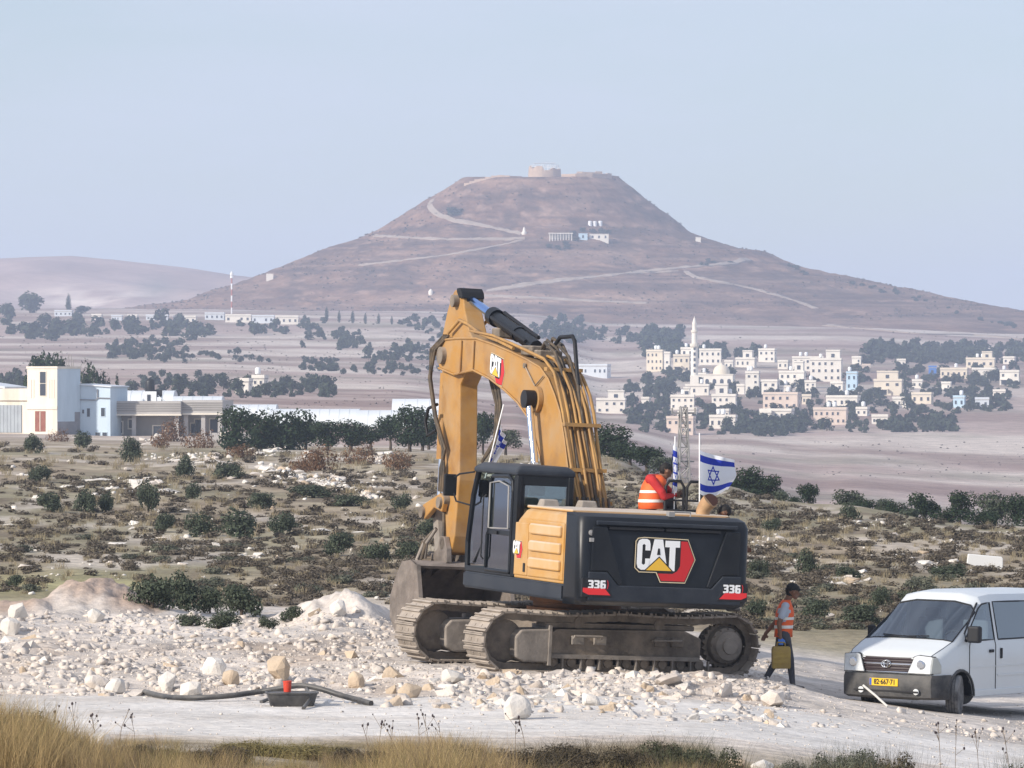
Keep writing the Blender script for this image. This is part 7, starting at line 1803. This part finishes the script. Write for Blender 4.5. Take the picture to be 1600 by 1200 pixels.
# single bushes and young trees on the slope
SB = [(205, 722, 38, 48, 'tall dark bush below the grey house'), (50, 708, 34, 34, 'small tree with a thin trunk under the shutter'), (130, 700, 36, 26, 'bush at the foot of the shade-blue house'), (62, 754, 34, 28, 'dark bush at the left edge, upper slope'), (80, 800, 40, 32, 'left of two dark trees low at the left'), (135, 800, 40, 40, 'olive tree with forked trunk at the left'), (165, 800, 30, 30, 'little olive tree right of the forked one'), (232, 802, 34, 50, 'narrow shrub in the middle of the left slope'), (255, 832, 32, 32, 'small round bush left of the two big bushes'),
      (313, 838, 50, 44, 'left one of two big round bushes on the slope'), (376, 840, 66, 46, 'right and wider one of two big round bushes'), (440, 838, 40, 38, 'round bush with short stem right of the two big ones'), (290, 748, 34, 44, 'slim tree under the pale rock ledge'), (357, 748, 50, 30, 'bush in front of the white rock line'), (300, 780, 30, 26, 'tiny bush above the two big ones'), (410, 795, 44, 32, 'bush at the centre of the left slope'), (527, 870, 46, 40, 'spreading brown-green bush left of the bucket'), (588, 878, 50, 36, 'bush nearer the bucket'), (640, 876, 50, 40, 'dark bush right next to the bucket'), (627, 800, 30, 30, 'small round bush left of the stick foot'), (490, 778, 70, 22, 'low wide scrub on the upper middle slope'), (548, 790, 60, 22, 'low scrub left of the small round bush'), (668, 838, 46, 30, 'bush beside the stick foot'),
      (70, 928, 38, 26, 'dark bush behind the left soil mound'), (22, 918, 26, 22, 'dark bush at the far left behind the rubble'), (238, 948, 70, 58, 'large dark bush left in the hollow behind the rubble'), (290, 956, 56, 60, 'dark tree in the hollow, second from left'), (328, 958, 40, 52, 'narrow dark bush in the middle of the hollow'), (378, 964, 62, 54, 'rounded dark tree at the right of the hollow'), (298, 976, 46, 24, 'low bush in front of the hollow trees'), (345, 980, 54, 30, 'greyish bush in front of the rounded hollow tree'), (420, 982, 30, 22, 'small bush at the end of the hollow'), (455, 968, 34, 26, 'bush left of the white rubble heap'),
      (1185, 900, 36, 34, 'bush right beside the counterweight'), (1264, 900, 34, 42, 'upright bush above the walking person'), (1205, 832, 30, 24, 'small bush right of the counterweight top'), (1325, 905, 40, 22, 'bush on the slope left of the van roof'), (1425, 944, 42, 28, 'dark bush behind the van windscreen'), (1372, 950, 34, 34, 'bush left behind the van'), (1345, 978, 60, 44, 'grey-green bush between person and van'), (1275, 968, 44, 34, 'soft bush just right of the walking person'), (1180, 968, 34, 40, 'bush between counterweight and walking person'), (1330, 812, 30, 26, 'little bush below the crest gap'), (1480, 905, 60, 26, 'low shrub above the van roof'), (1460, 950, 50, 24, 'bush showing over the van roof')]
for k, (px, pb, w_, h_, lab) in enumerate(SB): tree(px, pb, w_ * 1.12, h_ * 1.08, 'olive' if k % 3 == 0 and h_ > 30 else 'bush', lab, cat='bush', group='bushes on the dry slope')
# brown dead brush on the spoil heaps
def brush_mesh(seed, m_, n=260, flat=.45, sz=.10):
    rg = np.random.default_rng(seed); lobes = [((rg.uniform(-.28, .28), rg.uniform(-.28, .28), .10 + rg.uniform(0, .1)), (rg.uniform(.18, .30), rg.uniform(.18, .30), rg.uniform(.5, 1) * flat * .5)) for _ in range(5)]
    V_, F_ = leaf_cloud(rg, n, lobes, sz, .5, 1.8); V_[:, 2] = np.maximum(V_[:, 2], -.02); return V_, F_
BR = [(275, 690, 60, 34, 'reddish brown brush on the heap before the grey house'), (310, 700, 56, 26, 'brown brush right on the same heap'), (250, 700, 40, 24, 'brown brush at the left of the heap'), (505, 735, 90, 36, 'wide brown brush patch left of the stick'), (560, 725, 60, 30, 'brown brush patch nearer the stick'), (620, 735, 60, 30, 'brown brush by the pale rocks left of the stick'), (380, 715, 70, 20, 'dry brush below the garden wall'), (90, 690, 40, 18, 'dry brush at the foot of the cream tower'), (470, 738, 50, 22, 'rusty brush patch at the pale rock line')]
bme = [quads_mesh('brush', *brush_mesh(500 + k, L_brown, 1100, .6, .030), L_brown) for k in range(3)]
for k, (px, pb, w_, h_, lab) in enumerate(BR):
    g = G(px, pb); s = g.y / FP; o = bpy.data.objects.new('dry_brush', bme[k % 3]); o.location = g; o.scale = (w_ * s, w_ * s, h_ * s / .36); link(o); tag(o, lab, 'brush', 'dead brush on the slope')
# low thorny cushions
CM = [quads_mesh('cushion', *brush_mesh(520 + k, None, 460, .42, .052), (L_brush, L_grey, L_brush)[k % 3]) for k in range(9)]
CV = [brush_mesh(560 + k, None, 110, .42, .095) for k in range(6)]
cu = []
for k in range(4400):
    px, py = slope_pt(690, 985)
    dens = .30 + 1.0 * float(fbm(px / 120, py / 26, 3, 130)) - (.35 if py < 740 else 0) + (.25 if 400 < px < 720 and py > 850 else 0)
    if 60 < px < 330 and 880 < py < 915: dens = .1
    if rng.random() > dens: continue
    g = G(px, py); w_ = (14 + 34 * rng.random() ** 1.8) * g.y / FP * (.75 + .5 * (py - 700) / 250); cu.append((g.x, g.y, g.z, w_, rng.uniform(0, 6.28), int(rng.integers(0, 9)), px))
cu.sort(key=lambda q: -q[3] / q[1])
for (x, y, z, s, a, k, px) in cu[:290]:
    o = bpy.data.objects.new('cushion_shrub', CM[k]); o.location = (x, y, z - .01); o.rotation_euler = (0, 0, a); o.scale = (s, s, s * rng.uniform(.55, .95)); link(o)
    if k % 3 == 1: tag(o, 'low grey-green cushion shrub on the dry slope ' + ('left of the excavator' if px < 800 else 'right of the boom'), 'shrub', 'grey-green cushion shrubs on the ' + ('left' if px < 800 else 'right') + ' slope')
    elif px < 800: tag(o, 'low dark brown thorny cushion shrub on the dry slope left of the excavator', 'shrub', 'cushion shrubs on the left slope')
    else: tag(o, 'low dark brown thorny cushion shrub on the dry slope right of the boom', 'shrub', 'cushion shrubs on the right slope')
def scatter_quads(name, items, shapes, material, label):
    V_, F_, o = [], [], 0
    for (x, y, z, s, a, k, sz) in items:
        v, f = shapes[k % len(shapes)]; c, sn = math.cos(a), math.sin(a)
        V_.append(np.stack([(v[:, 0] * c - v[:, 1] * sn) * s + x, (v[:, 0] * sn + v[:, 1] * c) * s + y, v[:, 2] * s * sz + z], 1)); F_.append(f + o); o += len(v)
    ob = link(bpy.data.objects.new(name, quads_mesh(name, np.concatenate(V_), np.concatenate(F_), material))); tag(ob, label, None, None, 'stuff'); return ob
scatter_quads('dwarf_scrub', [(x, y, z - .01, s, a, k, rng.uniform(.5, .9)) for (x, y, z, s, a, k, px) in cu[290:]], CV, L_brush, 'mass of small dark dwarf shrubs covering the dry slope')
# dry grass tufts on the slope
def blades(rg, n, spread, hgt, w_=.012, lean=.35):
    p = rg.normal(size=(n, 2)) * spread; h_ = hgt * rg.uniform(.45, 1.1, n); a = rg.uniform(0, 6.28, n); ln = rg.normal(size=(n, 2)) * lean * h_[:, None]
    dx, dy = np.cos(a) * w_, np.sin(a) * w_
    z0 = np.full(n, -.03); m_ = p + ln * .42; t_ = p + ln
    def S(q, k, z): return np.stack([q[:, 0] + dx * k, q[:, 1] + dy * k, z], 1)
    v = np.stack([S(p, -1, z0), S(p, 1, z0), S(m_, .8, h_ * .6), S(m_, -.8, h_ * .6), S(t_, .15, h_), S(t_, -.15, h_)], 1).reshape(-1, 3)
    o = np.arange(n)[:, None] * 6; return v, np.concatenate([o + np.array([0, 1, 2, 3]), o + np.array([3, 2, 4, 5])])
L_straw = leaf_mat('dry_straw', (.42, .30, .14), (.50, .38, .20), .35, 2.0, .3)
L_straw2 = leaf_mat('dry_grass_olive', (.25, .215, .09), (.32, .26, .12), .35, 2.0, .3)
GB = [blades(np.random.default_rng(600 + k), 40, .30, 1.0, .022, .3) for k in range(6)]
tu = []
for k in range(2200):
    px, py = slope_pt(690, 985)
    if rng.random() > .25 + .9 * float(fbm(px / 90, py / 20, 3, 140)): continue
    g = G(px, py); tu.append((g.x, g.y, g.z, (7 + 9 * rng.random()) * g.y / FP, rng.uniform(0, 6.28), k, rng.uniform(.6, 1.0)))
L_straw3 = leaf_mat('pale_dry_grass', (.33, .275, .175), (.42, .355, .235), .3, 2.0, .3)
scatter_quads('dry_grass', tu, GB, L_straw3, 'pale dry grass tufts over the stony slope')

# roadside verge: grass, weeds and dark brush along the bottom of the picture
def verge_z(x, y): return gz(x, y)
vt = []; vt2 = []; vt3 = []
def toppx(px): return np.interp(px, [-40, 0, 60, 110, 180, 300, 420, 520, 600, 680, 760, 800, 870, 980, 1080, 1130, 1160, 1250, 1300, 1400, 1480, 1640], [1070, 1076, 1086, 1120, 1136, 1150, 1164, 1166, 1144, 1132, 1144, 1164, 1180, 1180, 1176, 1186, 1202, 1196, 1182, 1184, 1196, 1196])
GV = [blades(np.random.default_rng(640 + k), 70, .24, 1.0, .0032, .34) for k in range(8)]
for k in range(2800):
    px = rng.uniform(-80, 1680); D = rng.uniform(60.5, 70.5); x = (px - 800) / FP * D; z = verge_z(x, D)
    top = H - (toppx(px) + 46 * float(fbm(px / 30, D / 1.5, 3, 151)) - 14 + rng.uniform(0, 50) - 600) * D / FP; h_ = top - z
    if h_ < .12: continue
    h_ = min(h_, .95); it = (x, D, z, h_, rng.uniform(0, 6.28), k, 1.0)
    straw = np.interp(px, [-80, 40, 250, 330, 480, 560, 640, 780, 840, 1300, 1680], [.75, .75, .6, .25, .2, .75, .8, .6, .15, .15, .35]) + .8 * (float(fbm(px / 60, D / 3, 2, 150)) - .5)
    (vt if rng.random() < straw else (vt2 if k % 2 else vt3)).append(it)
scatter_quads('verge_grass', vt, GV, L_straw, 'tall yellow dry grass along the bottom edge of the picture')
scatter_quads('verge_weeds', vt2, GV, L_straw2, 'olive and brown weeds mixed into the roadside grass')
L_dead = leaf_mat('dead_stems', (.20, .145, .095), (.27, .20, .13), .35, 2.0, .2)
scatter_quads('dead_stems', vt3, GV, L_dead, 'brown dead stems mixed into the roadside grass')
VBU = [(900, 1160, 130, 'wide dark brush at the bottom edge under the track end'), (1060, 1158, 110, 'domed dark green brush at the bottom right of centre'), (985, 1172, 110, 'dark brush between the two bottom domes'), (1310, 1170, 100, 'grey-green weed clump at the bottom right'), (1400, 1176, 90, 'brown weed clump at the bottom right'), (700, 1166, 130, 'brownish brush in the middle of the bottom verge'), (470, 1172, 150, 'low brown brush left of the middle of the bottom verge'), (1240, 1188, 80, 'small weed clump by the bottom right stones'), (330, 1176, 120, 'brown weed patch at the bottom left'), (1580, 1188, 90, 'weeds at the bottom right corner'), (30, 1112, 90, 'green leafy weed clump at the left edge'), (100, 1150, 70, 'brown thistle clump at lower left'), (800, 1180, 90, 'grey brush low under the boulder'), (850, 1168, 110, 'dark brush left of the wide brush at the bottom'), (940, 1166, 120, 'brown brush right of the wide brush at the bottom'), (1020, 1160, 110, 'brown dome of brush left of the green dome'), (1100, 1166, 90, 'dark brush at the right end of the bottom brush row'), (1350, 1176, 100, 'dark weeds between the two bottom right clumps'), (760, 1170, 110, 'brown brush right of the tall straw'), (560, 1168, 120, 'brown weeds before the tall straw'), (230, 1160, 110, 'brown weeds right of the lower left stones'), (400, 1176, 110, 'dry brown weeds under the tub')]
bvm = []
L_weed = leaf_mat('leaf_dark_weed', (.085, .068, .045), (.12, .10, .065), .35, 3.0, .15); L_weed2 = leaf_mat('leaf_green_weed', (.07, .078, .042), (.11, .115, .07), .35, 3.0, .15)
for j, m_ in enumerate((L_weed, L_grey, L_weed2, L_straw2)):
    rg = np.random.default_rng(700 + j); lobes = [((rg.uniform(-.3, .3), rg.uniform(-.3, .3), rg.uniform(.1, .3)), (rg.uniform(.14, .25),) * 2 + (rg.uniform(.15, .3),)) for _ in range(9)]
    a = leaf_cloud(rg, 8000, lobes, .021, .4, 2.2); b2 = blades(rg, 400, .25, .62, .0025, .3); bvm.append(quads_mesh('weed', np.concatenate([a[0], b2[0]]), np.concatenate([a[1], b2[1] + len(a[0])]), m_))
for k, (px, pt, w_, lab) in enumerate(VBU):
    D = 67.0 - (k % 3); x = (px - 800) / FP * D; z = verge_z(x, D); top = H - (pt - 600) * D / FP; h_ = max(.2, top - z); s = w_ * D / FP / .85
    o = bpy.data.objects.new('weed_clump', bvm[(0, 2, 0, 1, 0, 0, 3, 1, 0, 1, 2, 0, 1, 0, 0, 0, 2, 1, 0, 0, 0, 3)[k]]); o.location = (x, D, z - .02); o.rotation_euler = (0, 0, k * 1.9); o.scale = (s, s, h_ / .52); link(o); tag(o, lab, 'weed', 'weeds on the roadside verge')
# thistle stalks with round heads
M_th = mat('thistle_head', (.06, .045, .05), .9)
for k, (px, pt) in enumerate(((85, 1112), (118, 1100), (150, 1118), (185, 1108), (212, 1120), (576, 1134), (592, 1128), (612, 1138), (655, 1122), (672, 1116), (690, 1130), (1470, 1130), (1492, 1126), (1530, 1140), (1580, 1138), (805, 1128), (822, 1120))):
    D = 69.0 + .3 * (k % 4); x = (px - 800) / FP * D; z = verge_z(x, D); h_ = H - (pt - 600) * D / FP - z
    t_ = empty('thistle', (x, D, z), (0, 0, k), 'dry thistle stalk with dark round heads standing over the roadside grass', 'thistle', 'thistles along the road')
    lx, ly = rng.normal(0, .06, 2); mb = MB(); mb.tube([(0, 0, -.05), (lx * .3, ly * .3, h_ * .5), (lx, ly, h_)], .0035, 4)
    hd_ = [(lx, ly, h_)]
    for j in range(int(rng.integers(2, 6))):
        t = rng.uniform(.45, .85); a = rng.uniform(0, 6.28); r_ = rng.uniform(.04, .13); e = (lx * t + r_ * math.cos(a), ly * t + r_ * math.sin(a), h_ * t + rng.uniform(.05, .2)); mb.tube([(lx * t * .8, ly * t * .8, h_ * t), e], .0025, 4); hd_.append(e)
    mb.build('stalk', L_dead, t_)
    for e in hd_:
        q = rng.uniform(.6, 1.2); mb = MB(); mb.lathe([(0, -.018 * q), (.010 * q, -.012 * q), (.014 * q, 0), (.009 * q, .014 * q), (0, .02 * q)], e, 6); mb.build('seed_head', M_th, t_)

# ------------------------------------------------------------------ far trees
def ftree(px, pb, w_, h_, lab, grp, kind='far'): return tree(px, pb, w_, h_, kind, lab, group=grp)
ftree(47, 489, 44, 38, 'big round tree on the far settlement skyline at left', 'settlement trees'); ftree(12, 498, 34, 28, 'dark tree at the left picture edge below the far ridge', 'settlement trees'); ftree(107, 489, 10, 32, 'far cypress standing among the settlement sheds', 'settlement trees', 'cypress'); ftree(128, 490, 30, 14, 'low tree clump right of the far cypress', 'settlement trees'); ftree(70, 512, 26, 26, 'tree below the big round settlement tree', 'settlement trees')
ftree(708, 338, 26, 12, 'lone dark bush high on the left shoulder of the hill', 'hill trees') if False else None
p = hill_hit(709, 334)
def htree(px, pb, w_, h_, lab, grp, kind='far'):
    g = hill_hit(px, pb); s = g.y / FP; _tc[0] += 1; trm, crm = PT[kind][_tc[0] % len(PT[kind])]
    o = empty('tree', (g.x, g.y, g.z - .3), (0, 0, _tc[0] * 2.4), lab, 'tree', grp); hu = .86 if kind == 'far' else 2.85; o.scale = (w_ * s / (.86 if kind == 'far' else .66),) * 2 + (h_ * s / hu,)
    link(bpy.data.objects.new('trunk', trm), o); link(bpy.data.objects.new('crown', crm), o)
htree(709, 336, 28, 15, 'lone dark bush high on the left shoulder of the cone hill', 'hill trees')
for px, pb in ((858, 388), (872, 390), (886, 389), (900, 377), (896, 368), (910, 362), (926, 364), (940, 364), (950, 366), (884, 383)): htree(px, pb, 13, 9, 'small dark tree around the pillared building on the hill', 'trees by the hill building')
for px in np.sort(rng.uniform(1095, 1605, 34)): htree(px, np.interp(px, [1100, 1180, 1250, 1330, 1400, 1470, 1540, 1600], [414, 410, 424, 444, 460, 480, 502, 516]) + rng.uniform(-4, 3), rng.uniform(6, 16), rng.uniform(4, 9), 'one of a line of dark trees along the right flank of the hill', 'tree line on the right flank')
for px, pb, w_, h_ in ((510, 502, 7, 24), (530, 504, 6, 20), (551, 505, 7, 22), (571, 506, 6, 18), (592, 506, 6, 18), (612, 507, 5, 14)): ftree(px, pb, w_, h_, 'far slim cypress in the row below the cut bank of the hill', 'cypress row', 'cypress')
def belt(lab, grp, n, x0, x1, yf, sp, w0, w1, asp=.9):
    for k in range(n):
        px = x0 + (x1 - x0) * (k + .5) / n + rng.uniform(-6, 6); w_ = rng.uniform(w0, w1); ftree(px, yf(px) + rng.uniform(-sp, sp), w_, w_ * asp * rng.uniform(.8, 1.2), lab, grp)
WV = []
for j in range(4):
    rg = np.random.default_rng(800 + j); lobes = [((rg.uniform(-.25, .25), rg.uniform(-.25, .25), rg.uniform(.12, .7)), (rg.uniform(.16, .25),) * 3) for _ in range(7)]
    WV.append(leaf_cloud(rg, 130, lobes, .20))
def wood(name, lab, n, x0, x1, yf, sp, w0, w1, asp=.9, dens=None):
    it = []
    while len(it) < n:
        px = rng.uniform(x0, x1); py = yf(px) + rng.uniform(-sp, sp)
        if dens and float(fbm(px / dens, py / (dens * .3), 2, 160)) < .46: continue
        g = G(px, py); w_ = rng.uniform(w0, w1) * g.y / FP / .86; it.append((g.x, g.y, g.z - .2, w_, rng.uniform(0, 6.28), len(it), asp * rng.uniform(.8, 1.15)))
    scatter_quads(name, it, WV, L_far, lab)
wood('tree_belt', 'hazy belt of trees below the far settlement sheds', 95, -10, 480, lambda x: 516 + 6 * math.sin(x / 40), 12, 10, 26, .9, 60)
wood('olive_grove', 'hazy olive grove on the far left field', 80, 170, 290, lambda x: 548, 14, 8, 16)
wood('hill_wood', 'hazy blue wood below the hill left of the stick', 230, 470, 700, lambda x: 540, 40, 7, 15, .9, 50)
wood('hill_wood', 'hazy wood below the hill right of the boom', 90, 830, 1005, lambda x: 520, 18, 8, 18, .9, 40)
wood('village_grove', 'dark hazy grove above the left end of the village', 60, 1008, 1062, lambda x: 541, 18, 13, 24)
wood('village_grove', 'dark hazy grove behind the minaret', 50, 1055, 1190, lambda x: 555, 8, 12, 20)
wood('plantation', 'long dark plantation above the right of the village', 170, 1345, 1610, lambda x: 557, 13, 11, 24)
wood('thicket', 'dark hazy thicket along the lower village edge', 80, 1146, 1252, lambda x: 671, 11, 12, 22)
wood('thicket', 'dark hazy thicket at the lower right of the village', 60, 1378, 1490, lambda x: 667, 9, 12, 24)
wood('village_scrub', 'hazy scrub and gardens filling the gaps between village houses', 260, 1040, 1350, lambda x: 632, 48, 9, 20, .8, 30)
wood('village_scrub', 'hazy scrub and gardens between the right-hand village houses', 190, 1330, 1590, lambda x: 612, 34, 9, 20, .8, 30)
wood('hollow_wood', 'hazy blue wood in the hollow left of the village', 75, 980, 1048, lambda x: 636, 40, 10, 22)
wood('valley_hedge', 'hazy hedge of trees behind the greenhouses', 70, 190, 520, lambda x: 612, 14, 10, 22, 1.0, 50)
wood('valley_hedge', 'bluish scrub at the left edge of the valley', 40, -10, 62, lambda x: 604, 12, 12, 24)
belt('hazy olive tree in the orchard row across the left valley', 'orchard rows', 22, 230, 420, lambda x: 560, 8, 8, 15)
belt('small bluish tree in the planted row across the valley floor', 'planted row', 14, 500, 690, lambda x: 583, 4, 9, 14)
belt('bluish valley tree behind the black water tank and greenhouses', 'trees behind the greenhouses', 14, 200, 520, lambda x: 614, 6, 20, 32, 1.0)
belt('bluish round tree in the upper row behind the greenhouses', 'upper valley row', 9, 215, 360, lambda x: 592, 4, 11, 18)
belt('hazy tree between the village houses', 'village trees', 32, 1095, 1345, lambda x: 640, 34, 14, 26)
belt('hazy tree between the right-hand village houses', 'right village trees', 22, 1330, 1560, lambda x: 618, 26, 14, 26)

# scrub dots on the hill and the valley floor
SD = []
for j in range(4):
    rg = np.random.default_rng(850 + j); SD.append(leaf_cloud(rg, 14, [((0, 0, .15), (.4, .4, .28))], .36))
rr0 = np.sqrt(rng.uniform(45 ** 2, 300 ** 2, 5200)); aa = rng.uniform(-math.pi * 1.02, .02 * math.pi, 5200); hx = HC.x + rr0 * np.cos(aa); hy = HC.y + rr0 * np.sin(aa); hzv = hill_z(hx, hy); keep = fbm(hx / 35, hzv / 9, 3, 180) > .46
scatter_quads('hill_scrub', [(hx[i], hy[i], hzv[i], .6 + 1.7 * rng.random() ** 2, rng.uniform(0, 6.28), i, .8) for i in range(5200) if keep[i]], SD, L_brush, 'dots of dry scrub scattered over the cone hill')
fs = []
while len(fs) < 2600:
    px = rng.uniform(-20, 1620); py = rng.uniform(488, 765) if px > 980 else rng.uniform(488, 640)
    if px > 1150 and 575 < py < 690: continue
    D = depth1(px, py)
    if D < 700 or float(fbm(px / 80, py / 16, 3, 181)) < .47: continue
    g = G(px, py); fs.append((g.x, g.y, g.z, (1.5 + 4 * rng.random() ** 3) * D / FP, rng.uniform(0, 6.28), len(fs), .8))
scatter_quads('field_scrub', fs, SD, L_brush, 'dots of dry scrub scattered over the valley fields')

# ------------------------------------------------------------------ haze
hz = bpy.data.materials.new('haze_air'); hz.use_nodes = True
hn, hl = hz.node_tree.nodes, hz.node_tree.links
for q in list(hn):
    if q.type != 'OUTPUT_MATERIAL': hn.remove(q)
pv = hn.new('ShaderNodeVolumePrincipled'); pv.inputs['Color'].default_value = (.64, .76, 1.0, 1); pv.inputs['Density'].default_value = HAZE_D; pv.inputs['Anisotropy'].default_value = 0.0
hl.new(pv.outputs[0], [q for q in hn if q.type == 'OUTPUT_MATERIAL'][0].inputs['Volume'])
zmin = -140.0
mb = MB(); mb.b6(-10200, 10200, -400, 7400, zmin, 152); o = mb.build('haze', hz); o['kind'] = 'stuff'; o['label'] = 'thin blue-grey summer haze filling the valley air'
